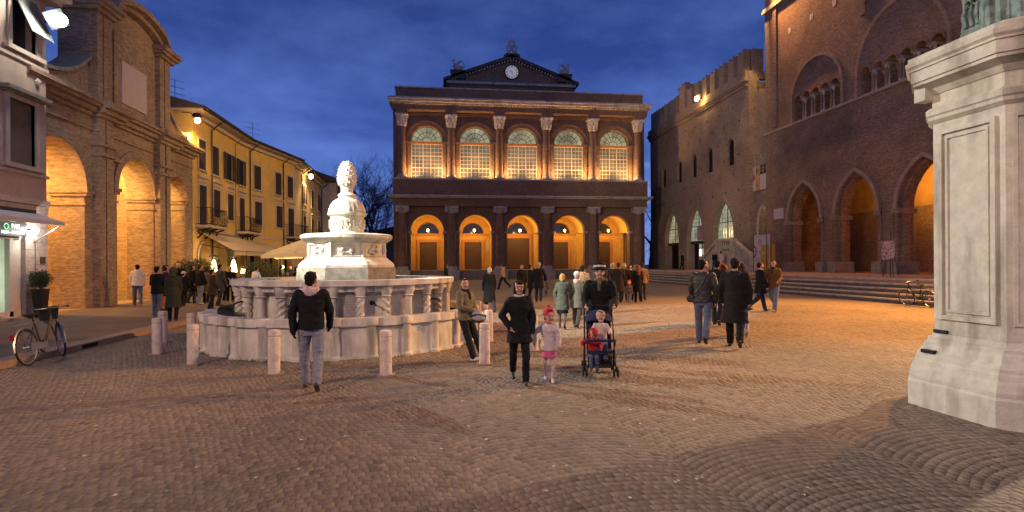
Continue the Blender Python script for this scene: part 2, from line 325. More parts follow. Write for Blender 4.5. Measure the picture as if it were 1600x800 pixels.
# ================================================================== the theatre
def theatre():
    fr = TF; root = thing('theatre', 'brick theatre with two storeys of columns, round arches and a clock in its pediment', 'theatre', (9.3, 61, 0))
    B = M['brickT']; S = M['stone']; X = [-3.8 + 5.24 * i for i in range(6)]; C = [x + 2.62 for x in X[:5]]
    L0, L1 = -4.75, 23.35
    # ---- ground storey
    b = MB(); holes = [arch(c - 1.78, c + 1.78, -.1, 5.34) for c in C]
    b.plate(fr, [(L0, 0), (L1, 0), (L1, 8.0), (L0, 8.0)], [[(a, max(z, .02)) for a, z in h] for h in holes], -.8, 0); part('arcade_wall', b, B, root)
    b = MB(); b.fbox(fr, L0, L1, .0, 16, -24, -5.6); b.fbox(fr, L0, L1, 16.001, 19, -24, -1.9); part('rear_block', b, B, root)
    b = MB(); b.fbox(fr, L0 + .004, L0 + .5, 0, 8, -5.6, -.8); b.fbox(fr, L1 - .5, L1 - .004, 0, 8, -5.6, -.8); part('side_wall', b, B, root)
    b = MB(); b.fbox(fr, L0 + .5, L1 - .5, .9, 1.05, -5.0, -.85); b.fbox(fr, L0 - .3, L1 + .3, 0, .9, -5.0, -.804); part('porch_floor', b, M['greystone'], root)
    bw = MB(); bw.fbox(fr, L0 + .5, L1 - .5, 1.05, 8, -5.5, -5.0); part('porch_wall', bw, M['porch'], root)
    for i, c in enumerate(C):
        v = MB(); i1, o1 = offs(c - 2.0, c + 2.0, None, 5.3, .35); v.band(fr, i1, o1, -4.99, -.81); part('vault', v, M['porch'], root)
        for s in (-1, 1): part('porch_pier', MB().fbox(fr, c + s * 2.0, c + s * 2.61, 1.05, 8, -.82 - .3, -.81), M['porch'], root); part('porch_pilaster', MB().fbox(fr, c + s * 2.0, c + s * 2.615, 1.05, 5.3, -4.99, -4.6), M['porch'], root)
        v = MB()
        v.fbox(fr, c - 1.99, c + 1.99, 5.05, 5.3, -4.998, -4.85); part('impost_band', v, M['porchd'], root)
        # door
        w = 1.0 if i != 2 else 1.5; h = 4.3 if i != 2 else 4.75
        d = MB(); d.fbox(fr, c - w - .32, c - w, 1.05, h + .32, -4.997, -4.8); d.fbox(fr, c + w, c + w + .32, 1.05, h + .32, -4.997, -4.8); d.fbox(fr, c - w, c + w, h, h + .32, -4.997, -4.8)
        dr = MB(); dr.fbox(fr, c - w, c + w, 1.06, h, -4.996, -4.92); do = part('door', dr, M['wood'], root); part('door_frame', d, M['porchd'], do)
        lf = MB()
        for s in (-1, 1):
            for q in range(4): z0 = 1.2 + q * (h - 1.3) / 4; lf.fbox(fr, c + s * .08, c + s * (w - .1), z0, z0 + (h - 1.3) / 4 - .14, -4.92, -4.89)
        part('door_panels', lf, M['wood'], do)
        if i in (1, 2):
            p = MB(); p.fbox(fr, c + 1.62, c + 1.95, 3.2, 4.7, -4.996, -4.95); part('notice_board', p, M['cream'], root)
        # lunette
        lu = MB(); lu.prism(fr, arch(c - 1.15, c + 1.15, None, 5.32), -4.996, -4.94); lo = part('lunette_window', lu, GL['dark'], root)
        i1, o1 = offs(c - 1.15, c + 1.15, None, 5.32, .1); lb = MB(); lb.band(fr, i1, o1, -4.996, -4.9)
        for k in (1, 2, 3): a = math.pi * k / 4; lb.tube([fr.pt(c, 5.34, -4.93), fr.pt(c + 1.13 * math.cos(a), 5.34 + 1.13 * math.sin(a), -4.93)], .02, 4)
        part('lunette_frame', lb, M['wood'], lo)
        # imposts and archivolt of the outer arch
        for s in (-1, 1):
            v = MB(); v.fbox(fr, c + s * 1.62, c + s * 2.1, 5.08, 5.34, -.83, .12); part('impost', v, S, root)
    # ---- giant half columns of both storeys
    def column(x, z0, z1, r, order, d=.42):
        b = MB(); p = fr.pt(x, 0, d); pr = []
        for k in range(9): q = k / 8; pr.append((r * (1 - .14 * q * q), z0 + .35 + (z1 - z0 - (1.3 if order == 'c' else .75) - .35) * q))
        b.lathe(p, pr, 18); cl = part('column', b, B if order == 'i' else B, root, True)
        b = MB(); b.lathe(p, [(r * 1.28, z0), (r * 1.28, z0 + .12), (r * 1.12, z0 + .16), (r * 1.2, z0 + .24), (r * 1.02, z0 + .35)], 18)
        b.fbox(fr, x - r * 1.38, x + r * 1.38, z0 - .12, z0 - .002, d - r * 1.38, d + r * 1.38); part('base', b, S, cl, True)
        b = MB(); zt = z1
        if order == 'i':
            b.fbox(fr, x - r * 1.5, x + r * 1.5, zt - .22, zt, d - r * 1.3, d + r * 1.35); b.lathe((p[0], p[1], zt - .75), [(r * .88, 0), (r * .95, .2), (r * 1.2, .34), (r * 1.2, .5)], 18)
            for s in (-1, 1):
                for dd in (1,):
                    q = fr.pt(x + s * r * 1.12, zt - .43, d + r * .75); b.tube([(q[0], q[1] - .16, q[2]), (q[0], q[1] + 1.2 * r, q[2])], .24, 10)
                    b.tube([(q[0], q[1] - .24, q[2]), (q[0], q[1] - .15, q[2])], .11, 8)
        else:
            b.fbox(fr, x - r * 1.55, x + r * 1.55, zt - .14, zt, d - r * 1.4, d + r * 1.5)
            b.lathe((p[0], p[1], zt - 1.3), [(r * .9, 0), (r * 1.0, .04), (r * .9, .1), (r * .95, .7), (r * 1.3, 1.16)], 16)
            for row, (zz, rr, hh, nn) in enumerate(((.1, .98, .42, 8), (.42, 1.05, .42, 8), (.8, 1.2, .34, 8))):
                for k in range(nn):
                    a = 2 * math.pi * (k + .5 * (row % 2)) / nn; ca, sa = math.cos(a), math.sin(a); R = r * rr
                    b.tube([(p[0] + R * ca, p[1] + R * sa, zt - 1.3 + zz), (p[0] + (R + .05) * ca, p[1] + (R + .05) * sa, zt - 1.3 + zz + hh * .7), (p[0] + (R + .16) * ca, p[1] + (R + .16) * sa, zt - 1.3 + zz + hh), (p[0] + (R + .18) * ca, p[1] + (R + .18) * sa, zt - 1.3 + zz + hh - .09)], [.1, .09, .07, .03], 5)
        part('capital', b, S if order == 'i' else M['marble'], cl, True)
    for x in X:
        b = MB(); b.fbox(fr, x - .78, x + .78, 0, .85, .002, 1.05); b.fbox(fr, x - .84, x + .84, .85, 1.0, .002, 1.1); part('pedestal', b, S, root)
        column(x, 1.12, 7.96, .48, 'i')
    # ---- entablature and balcony parapet
    b = MB(); b.fbox(fr, L0, L1, 7.962, 8.35, -.8, .85); b.fbox(fr, L0 + .0, L1, 8.352, 8.8, -.8, .8); part('architrave', b, B, root)
    b = MB(); b.fbox(fr, L0 - .35, L1 + .35, 8.802, 8.95, -.8, 1.25); b.fbox(fr, L0 - .5, L1 + .5, 8.952, 9.1, -.8, 1.45); part('cornice', b, S, root)
    b = MB(); b.fbox(fr, L0, L1, 9.102, 10.75, .55, .95)
    for i in range(5): b.fbox(fr, X[i] + .85, X[i + 1] - .85, 9.5, 10.5, .953, 1.0)
    part('parapet', b, B, root)
    b = MB(); b.fbox(fr, L0 - .05, L1 + .05, 10.752, 10.9, -1.3, 1.05); part('parapet_coping', b, S, root)
    b = MB(); b.fbox(fr, L0, L1, 9.102, 10.75, -1.3, .55); part('loggia_base', b, B, root)
    # ---- upper storey
    b = MB(); b.plate(fr, [(L0, 10.902), (L1, 10.902), (L1, 18.2), (L0, 18.2)], [arch(c - 1.68, c + 1.68, 10.92, 15.05, n=20) for c in C], -.55, 0); part('upper_wall', b, B, root)
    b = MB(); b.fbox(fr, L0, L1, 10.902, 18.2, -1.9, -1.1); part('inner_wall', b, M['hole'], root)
    for i, c in enumerate(C):
        g = MB(); g.prism(fr, arch(c - 1.68, c + 1.68, 10.91, 14.78, n=4)[:0] or [(c - 1.68, 10.91), (c + 1.68, 10.91), (c + 1.68, 14.8), (c - 1.68, 14.8)], -.42, -.40); w = part('window', g, GL['foyer'], root)
        g = MB(); g.prism(fr, arch(c - 1.68, c + 1.68, None, 15.05, n=20), -.42, -.40); part('fanlight', g, GL['lun'], w)
        g = MB(); gl = 14.8
        for k in range(9):
            x = c - 1.65 + 3.3 * k / 8; t = .05 if k in (0, 3, 5, 8) else .022; g.fbox(fr, x - t, x + t, 10.92, gl, -.4, -.4 + t + .03)
        for k in range(10):
            z = 10.95 + (gl - 10.95) * k / 9; t = .045 if k in (0, 3, 6, 9) else .02; g.fbox(fr, c - 1.68, c + 1.68, z - t, z + t, -.402, -.39 + t + .03)
        part('glazing_bars', g, mat('cream_bars', (.50, .43, .32), .7, .08, 5, .1), w)
        g = MB(); g.fbox(fr, c - 1.68, c + 1.68, 14.8, 15.05, -.45, -.15); part('transom', g, M['porchd'], w)
        g = MB(); z0 = 15.05
        for k in range(9): a = math.pi * k / 8; g.tube([fr.pt(c + .5 * math.cos(a), z0 + .5 * math.sin(a), -.38), fr.pt(c + 1.66 * math.cos(a), z0 + 1.66 * math.sin(a), -.38)], .035, 4)
        for R in (.5, 1.05, 1.63): g.tube([fr.pt(c + R * math.cos(math.pi * k / 16), z0 + R * math.sin(math.pi * k / 16), -.38) for k in range(17)], .035, 4)
        part('fanlight_bars', g, M['shutter'], w)
        i1, o1 = offs(c - 1.68, c + 1.68, None, 15.05, .5, n=20); g = MB(); g.band(fr, i1, o1, .002, .12); i2, o2 = offs(c - 2.1, c + 2.1, None, 15.05, .14, n=20); g.band(fr, i2, o2, .002, .2); part('archivolt', g, B, root)
        for s in (-1, 1):
            g = MB(); g.fbox(fr, c + s * 1.69, c + s * 2.16, 10.902, 14.85, .002, .14); g.fbox(fr, c + s * 1.64, c + s * 2.22, 14.852, 15.06, .002, .24); part('pilaster', g, B, root)
    for x in X:
        b = MB(); b.fbox(fr, x - .55, x + .55, 10.902, 17.7, .001, .14); part('column_backing', b, B, root); column(x, 11.03, 17.75, .42, 'c', .5)
    b = MB(); b.fbox(fr, L0, L1, 17.752, 18.1, -.6, .15)
    for x in X: b.fbox(fr, x - .62, x + .62, 17.753, 18.2, .15, 1.1)
    b.fbox(fr, L0, L1, 18.202, 18.75, -.6, .98); part('frieze', b, B, root)
    b = MB()
    k = L0
    while k < L1: b.fbox(fr, k, k + .16, 18.752, 18.95, .98, 1.3); k += .32
    b.fbox(fr, L0, L1, 18.752, 18.95, -.6, .98); o = part('dentils', b, S, root); o['kind'] = 'stuff'
    b = MB(); b.fbox(fr, L0 - .3, L1 + .25, 18.952, 19.2, -2, 1.5); b.fbox(fr, L0 - .42, L1 + .35, 19.202, 19.4, -2, 1.65); part('upper_cornice', b, S, root)
    b = MB(); b.fbox(fr, L0 + .3, L1 - .3, 19.402, 20.65, -1.4, .4); part('attic_wall', b, B, root)
    b = MB(); b.fbox(fr, L0 + .2, L1 - .2, 20.652, 20.8, -1.5, .55); part('attic_coping', b, S, root)
    b = MB(); b.fbox(fr, L0 + .3, L1 - .3, 19.0, 19.9, -24, -1.9); part('rear_roof', b, M['tile'], root)
    # ---- set back pediment with clock
    d = -9.0; c = 9.35; hw = 7.85; before = set(root.children)
    b = MB(); b.fbox(fr, c - hw, c + hw, 19.0, 25.0, d - 12, d); part('pediment_block', b, B, root)
    for k in (-1, 0, 1):
        g = MB(); g.prism(fr, arch(c + k * 4.9 - .9, c + k * 4.9 + .9, 22.0, 22.9), d + .002, d + .05); part('blind_arch', g, M['hole'], root)
    b = MB(); b.fbox(fr, c - hw - .35, c + hw + .35, 25.002, 25.3, d - 12, d + .5)
    o = part('pediment_cornice', b, S, root)
    b = MB(); b.prism(fr, [(c - hw - .2, 25.302), (c + hw + .2, 25.302), (c, 28.35)], d - 11.8, d + .06); part('tympanum', b, B, root)
    b = MB()
    for s in (-1, 1): b.prism(fr, [(c + s * (hw + .75), 25.304), (c + s * (hw + .75), 25.62), (c, 28.85), (c, 28.42)], d - 12, d + .6)
    part('raking_cornice', b, M['tile'], root)
    b = MB()
    for s in (-1, 1):
        for k in range(22): q = (k + .5) / 22; a = c + s * (hw + .2) * (1 - q); z = 25.36 + 3.02 * q; b.fbox(fr, a - .09, a + .09, z - .22, z - .02, d + .1, d + .5)
    part('raking_dentils', b, S, root).__setitem__('kind', 'stuff')
    # clock
    cb = MB(); P = fr.pt(c, 26.75, d + .14)
    ck = MB(); ck.prism(fr, [(c + .84 * math.cos(2 * math.pi * k / 36), 26.75 + .84 * math.sin(2 * math.pi * k / 36)) for k in range(36)], d + .07, d + .16)
    clk = part('clock', ck, glow('clock_face', (.85, .86, .78), .2, (.75, .75, .7)), root)
    cr = MB(); cr.ring(fr.pt(c, 26.75, d + .14), 0.89, .08, (0, 1, 0), 36); part('clock_rim', cr, M['iron'], clk)
    nm = ['XII', 'I', 'II', 'III', 'IIII', 'V', 'VI', 'VII', 'VIII', 'IX', 'X', 'XI']; nb = MB()
    for k, s in enumerate(nm):
        a = math.radians(90 - 30 * k); ca, sa = math.cos(a), math.sin(a)
        wd = {'I': .05, 'V': .11, 'X': .12}; tot = sum(wd[ch] for ch in s); x = -tot / 2
        def put(p0, p1, t=.016):
            q = [fr.pt(c + (.66 + yy) * ca + xx * sa, 26.75 + (.66 + yy) * sa - xx * ca, d + .17) for xx, yy in (p0, p1)]; nb.tube(q, t, 4)
        for ch in s:
            w = wd[ch]
            if ch == 'I': put((x + w / 2, -.09), (x + w / 2, .09), .02)
            if ch == 'V': put((x + .01, .09), (x + w / 2, -.09), .018); put((x + w / 2, -.09), (x + w - .01, .09), .013)
            if ch == 'X': put((x + .01, .09), (x + w - .01, -.09), .02); put((x + .01, -.09), (x + w - .01, .09), .013)
            x += w
    part('numerals', nb, M['black'], clk)
    hb = MB()
    for deg, ln, t in ((90 - (6 * 50), .62, .03), (90 - 30 * 5.83, .4, .045)):
        a = math.radians(deg); hb.tube([fr.pt(c - .12 * math.cos(a), 26.75 - .12 * math.sin(a), d + .19), fr.pt(c + ln * math.cos(a), 26.75 + ln * math.sin(a), d + .19)], t, 4, t * .5)
    part('clock_hands', hb, M['black'], clk)
    # acroteria: lyre on top, griffins at the corners
    b = MB(); b.fbox(fr, c - 1.0, c + 1.0, 28.5, 28.85, d - .4, d + .6); b.fbox(fr, c - .75, c + .75, 28.85, 29.0, d - .4, d + .5); part('acroterion_base', b, M['tile'], root)
    ly = MB(); z0 = 29.0; P = lambda x, z, dd=0: fr.pt(c + x, z0 + z, d + .1 + dd)
    ly.fbox(fr, c - .62, c + .62, z0, z0 + .25, d - .1, d + .3)
    for s in (-1, 1):
        ly.tube([P(s * .1, .3), P(s * .55, .45), P(s * .62, .9), P(s * .38, 1.35), P(s * .36, 1.75), P(s * .5, 2.15)], [.12, .13, .12, .1, .08, .05], 6)
        ly.tube([P(s * .15, .7), P(s * .35, .95), P(s * .2, 1.2)], .09, 6); ly.ball(P(s * .5, .35), .16)
    for k in (-.18, 0, .18): ly.tube([P(k, .5), P(k, 1.95 if k else 2.15)], .035, 5)
    ly.tube([P(-.42, 1.62), P(.42, 1.62)], .06, 6); ly.ball(P(0, .5), .25); ly.ball(P(0, 1.0), .16)
    part('lyre', ly, M['stone'], root, True)
    for s in (-1, 1):
        gx = c + s * 6.75; b = MB(); b.fbox(fr, gx - .9, gx + .9, 25.6, 26.5, d - .4, d + .6); b.fbox(fr, gx - 1.0, gx + 1.0, 26.5, 26.62, d - .5, d + .7); part('acroterion_base', b, M['tile'], root)
        G = lambda x, z: fr.pt(gx + s * x, 26.62 + z, d + .1); g = MB()
        g.ball(G(-.05, .42), .55, .25, .34); g.ball(G(.38, .62), .3, .2, .34); g.tube([G(.4, .7), G(.55, 1.05), G(.5, 1.3)], [.2, .15, .12], 7); g.ball(G(.56, 1.33), .17, .13, .14); g.tube([G(.66, 1.33), G(.82, 1.22)], [.07, .03], 5)
        g.tube([G(.35, .5), G(.5, .2), G(.62, .02)], .08, 5); g.tube([G(-.4, .3), G(-.3, .05), G(0, .03)], .12, 5)
        g.tube([G(.2, .8), G(-.1, 1.2), G(-.5, 1.35)], [.16, .2, .04], 6); g.tube([G(-.5, .4), G(-.75, .6), G(-.6, .95), G(-.7, 1.15)], [.08, .06, .05, .05], 5)
        part('griffin_statue', g, M['stone'], root, True)
    for o in set(root.children) - before: o.location.z -= .78
    # lanterns in the porch, uplights along the loggia
    for i, c in enumerate(C):
        hang_lantern(fr.pt(c, 5.55, -2.3), 7.2, 'glowing lantern hanging in the %s arch of the theatre porch' % ['leftmost', 'second', 'middle', 'fourth', 'rightmost'][i], 340, 'lanterns hanging in the theatre porch')
    k = 0
    for i in range(5):
        for s in (-1, 1):
            x = C[i] + s * 1.25; k += 1
            t = thing('uplight', 'small warm uplight on the theatre loggia at the %s side of the %s tall window' % ('left' if s < 0 else 'right', ['first', 'second', 'third', 'fourth', 'fifth'][i]), 'uplight', fr.pt(x, 10.9, .62), 'uplights on the theatre loggia')
            b = MB(); b.fbox(fr, x - .1, x + .1, 10.905, 10.98, .82, .98); part('housing', b, M['iron'], t)
            b = MB(); b.fbox(fr, x - .08, x + .08, 10.982, 10.99, .84, .96); part('lens', b, glow('uplight_lens', (1, .6, .25), 4), t)
            light('SPOT', fr.pt(x, 11.02, .9), 1000, (1, .52, .19), t, .06, fr.pt(x + s * .75, 14.4, 0), 165, .9)
    for i, x in enumerate((X[0] + 1, C[1], C[2], C[3], X[5] - 1)): pass
theatre()
# ================================================================== right side palaces
def window_slit(root, fr, s0, s1, z0, z1, kind='round', depth=.35, lit=None):
    pass
def podesta():
    fr = RF; t = thing('battlemented_palace', 'brick palace with swallowtail battlements, slit windows and three tall pointed arches', 'palace', (27, 57, 1))
    B = M['brickP']; s1 = 45.9; s2 = 68.4; zc = 17.2
    ar = [(47.9, 52.1), (53.8, 58.0), (59.7, 63.9)]
    slits = []
    for px, w, yt, yb in ((1037.7, 24, 262, 294), (1061.9, 22, 251, 283), (1084.4, 24, 240, 275), (1109, 30, 227.2, 266), (1141.6, 36, 212.6, 254.7)):
        s, zt = fr.sz(px, yt); _, zb = fr.sz(px, yb); slits.append((s - .62, s + .62, 10.3, 12.35))
    holes = [arch(a + .2, b - .2, 1.02, 4.3, 'p', 16, 3.4) for a, b in ar] + [arch(a, b, 10.75, 12.6, n=10) for a, b, zb, zt in slits]
    b = MB(); b.plate(fr, [(s1, 0), (s2, 0), (s2, zc), (s1, zc)], holes, -.9, 0); part('wall', b, B, t)
    b = MB(); b.fbox(fr, s1, s1 + .5, 0, zc + .5, -8, -.9); b.fbox(fr, s2 - .5, s2, 0, zc + .5, -8, -.9); b.fbox(fr, s1 + .5, s2 - .5, 0, zc, -8, -3.2); b.fbox(fr, s1 + .5, s2 - .5, zc - .4, zc, -3.2, -.9); part('end_walls', b, B, t)
    for a, c, zb, zt in slits:
        g = MB(); g.prism(fr, arch(a, c, 10.75, 12.6, n=10), -.3, -.25); w = part('window', g, M['hole'], t); i1, o1 = offs(a, c, 10.75, 12.6, .14, n=10); g = MB(); g.band(fr, i1, o1, .002, .03); part('window_surround', g, B, w)
    for i, (a, c) in enumerate(ar):
        i1, o1 = offs(a + .2, c - .2, 1.02, 4.3, .3, 'p', 16, 3.4); g = MB(); g.band(fr, i1, o1, .002, .1); part('archivolt', g, B, t)
        m_ = (a + c) / 2; g = MB(); lit = GL['palace'] if i != 2 else GL['lun']
        g.prism(fr, arch(a + .22, c - .22, 4.0, 4.3, 'p', 16, 3.38), -.50, -.44); w = part('lit_window', g, lit, t)
        g = MB()
        for k in range(-3, 4): g.tube([fr.pt(m_ + k * .5, 4.0, -.41), fr.pt(m_ + k * .5, 7.6 - abs(k) * .5 - .3 * (abs(k) == 3), -.41)], .05 if k == 0 else .018, 4)
        for k in range(9): z = 4.0 + k * .4; h = 1.88 * (1 - max(0, (z - 4.3) / 3.45) ** 1.6); g.tube([fr.pt(m_ - h, z, -.41), fr.pt(m_ + h, z, -.41)], .05 if k in (0, 4) else .018, 4)
        part('window_bars', g, M['iron'], w)
        g = MB(); g.fbox(fr, a + .2, c - .2, 3.75, 3.99, -.6, -.3); part('lintel', g, M['wood'], t)
        if i == 1:
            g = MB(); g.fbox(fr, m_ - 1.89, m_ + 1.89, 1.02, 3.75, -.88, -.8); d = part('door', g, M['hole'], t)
            g = MB(); g.fbox(fr, m_ - .75, m_ + .75, 1.03, 3.2, -.8, -.77); part('bright_doorway', g, GL['door'], d); g = MB(); g.fbox(fr, m_ - .75, m_ + .75, 3.3, 3.7, -.8, -.77); part('transom_light', g, GL['palace'], d)
            g = MB(); [g.fbox(fr, m_ + x - .04, m_ + x + .04, 1.03, 3.74, -.77, -.7) for x in (-.78, 0, .78)]; part('door_bars', g, M['iron'], d)
        else:
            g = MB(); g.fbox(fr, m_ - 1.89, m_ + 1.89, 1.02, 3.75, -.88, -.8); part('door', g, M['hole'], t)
    # moulded cornice with little corbels, parapet, merlons
    b = MB(); b.fbox(fr, s1 - .15, s2 + .15, zc + .002, zc + .22, -1, .16); b.fbox(fr, s1 - .25, s2 + .25, zc + .45, zc + .75, -1, .35); part('cornice', b, B, t)
    b = MB(); k = s1 - .1
    while k < s2: b.fbox(fr, k, k + .14, zc + .222, zc + .448, -.5, .3); k += .3
    part('corbel_table', b, B, t).__setitem__('kind', 'stuff')
    b = MB(); b.fbox(fr, s1 - .2, s2 + .2, zc + .752, zc + 1.35, -.45, .22); b.fbox(fr, s1 - .05, s1 + .45, zc + .752, zc + 1.35, -8, -.46); part('parapet', b, B, t)
    per = 1.72; n = 13; z0 = zc + 1.352; z1 = zc + 3.4
    proto = None
    for i in range(n):
        s = s1 + .15 + i * per
        if i == 7: continue
        b = MB(); b.prism(fr, [(s, z0), (s + .92, z0), (s + .92, z1), (s + .69, z1 - .14), (s + .46, z1 - .36), (s + .23, z1 - .14), (s, z1)], -.42, .2)
        mr = part('merlon', b, B, t); b = MB(); b.fbox(fr, s - .04, s + 1.09, z1 + .002, z1 + .06, -.44, .24)
    for i in range(4):
        s = i * 1.72; b = MB(); b.box(27.55 + s, 28.55 + s, s1 - .05, s1 + .4, z0, z1); part('merlon', b, B, t)
    s = s1 + .15 + 7 * per; b = MB(); b.fbox(fr, s - .3, s + 1.2, z0, zc + 3.9, -.9, .25); b.fbox(fr, s - .38, s + 1.28, zc + 3.9, zc + 4.05, -1, .33); b.fbox(fr, s + .1, s + .35, zc + 4.05, zc + 4.4, -.6, 0); b.fbox(fr, s + .6, s + .85, zc + 4.05, zc + 4.4, -.6, 0); part('chimney_turret', b, B, t)
    b = MB(); b.fbox(fr, s1, s2, zc, zc + .05, -8, -1); part('roof', b, M['tile'], t)
    # putlog holes
    b = MB(); 
    for r in range(8):
        for k in range(9):
            s = s1 + 1.3 + k * 2.5 + (r % 2) * 1.2 + random.uniform(-.25, .25); z = 5.2 + r * 1.55 + random.uniform(-.15, .15)
            if s > s2 - .6: continue
            if z < 8.2 and any(a - .6 < s < c + .6 for a, c in ar): continue
            if any(a - .35 < s < c + .35 and 10.4 < z < 13.6 for a, c, _, _ in slits): continue
            b.fbox(fr, s - .07, s + .07, z - .09, z + .09, .001, .008)
    part('putlog_holes', b, M['hole'], t).__setitem__('kind', 'stuff')
    # corner pier and connecting wall with small pointed door
    b = MB(); b.box(27.002, 27.8, s1 - .35, s1 - .002, 0, zc + 1); part('corner_pier', b, B, t)
    # staircase
    st = thing('stone_staircase', 'small double stone staircase with balustrades climbing to the largest pointed window', 'staircase', (24.9, 46, 1))
    fs = Fr((25.0, 0, 0), (0, 1, 0), (-1, 0, 0)); S = M['greystone']; S2 = M['stone']
    b = MB(); b.fbox(fs, 44.9, 47.5, 1.02, 2.6, -1.9, 0); part('landing', b, S2, st)
    b = MB(); b.fbox(fs, 44.8, 47.6, 2.602, 2.72, -1.95, .06); part('landing_slab', b, S2, st)
    for k in range(9):
        z = 2.6 - (k + 1) * .175; y = 44.9 - (k + 1) * .33
        b = MB(); b.fbox(fs, y, y + .33, 1.02, z, -1.9, -.25); part('step', b, S2, st)
        y = 47.5 + k * .33; b = MB(); b.fbox(fs, y, y + .33, 1.02, z, -1.9, -.25); part('step', b, S2, st)
    for s, ya in ((-1, 44.9), (1, 47.5)):
        yb = ya + s * 3.1; b = MB(); b.prism(fs, [(ya, 1.02), (ya, 2.65), (yb, 1.05), (yb, 1.02)], -.24, 0); part('stringer', b, S2, st)
        b = MB(); b.prism(fs, [(ya, 3.62), (ya, 3.82), (yb, 2.22), (yb, 2.02)], -.3, .08); part('handrail', b, S2, st)
        for k in range(8): q = (k + .6) / 8.4; y = ya + (yb - ya) * q; zz = 2.65 - 1.6 * q; b = MB(); b.lathe(fs.pt(y, zz - .03, -.12), [(.07, 0), (.05, .1), (.09, .35), (.05, .75), (.07, .98)], 6); part('baluster', b, S2, st)
        b = MB(); b.fbox(fs, yb - .2, yb + .2, 1.02, 2.35, -.32, .1); part('newel_post', b, S2, st)
    b = MB(); b.fbox(fs, 44.7, 45.1, 2.722, 3.85, -.3, .1); b.fbox(fs, 47.3, 47.7, 2.722, 3.85, -.3, .1); part('newel_post', b, S2, st)
    b = MB(); b.fbox(fs, 45.1, 47.3, 3.62, 3.82, -.3, .08); part('handrail', b, S2, st)
    for k in range(7): b = MB(); b.lathe(fs.pt(45.3 + k * .31, 2.72, -.12), [(.07, 0), (.05, .1), (.09, .35), (.05, .7), (.07, .9)], 6); part('baluster', b, S2, st)
podesta()
def connecting():
    fr = Fr((27.55, 0, 0), (0, 1, 0), (-1, 0, 0)); t = thing('connecting_wall', 'recessed brick wall with a narrow pointed doorway between the two brick palaces', 'wall', (27.6, 44.6, 1))
    a0, a1 = 43.12, 45.5
    do = arch(43.75, 45.05, 3.2, 5.2, 'p', 12, 1.3)
    b = MB(); b.plate(fr, [(a0, 0), (a1 + .38, 0), (a1 + .38, 16.5), (a0, 16.5)], [do], -.6, 0); part('wall', b, M['brickP'], t)
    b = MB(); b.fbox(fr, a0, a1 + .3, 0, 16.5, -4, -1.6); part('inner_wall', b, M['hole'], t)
    i1, o1 = offs(43.75, 45.05, 3.2, 5.2, .2, 'p', 12, 1.3); b = MB(); b.band(fr, i1, o1, .002, .1); part('door_surround', b, M['stone'], t)
    b = MB(); b.fbox(fr, 43.6, 43.75, 3.2, 6.3, -1.5, -.61); part('lit_jamb', b, M['yellow'], t)
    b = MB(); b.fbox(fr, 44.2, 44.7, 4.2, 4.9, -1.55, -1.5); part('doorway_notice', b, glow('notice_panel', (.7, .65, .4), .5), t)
    b = MB()
    for k in range(5): b.tube([fr.pt(43.6 + k * .45, 8.9, .08), fr.pt(43.6 + k * .45, 11.1 - (k % 2) * .5, .1)], .13, 6)
    part('pipes', b, M['greystone'], t, True)
    light('POINT', fr.pt(44.0, 6.2, -.9), 14, SODL, t, .05)
connecting()
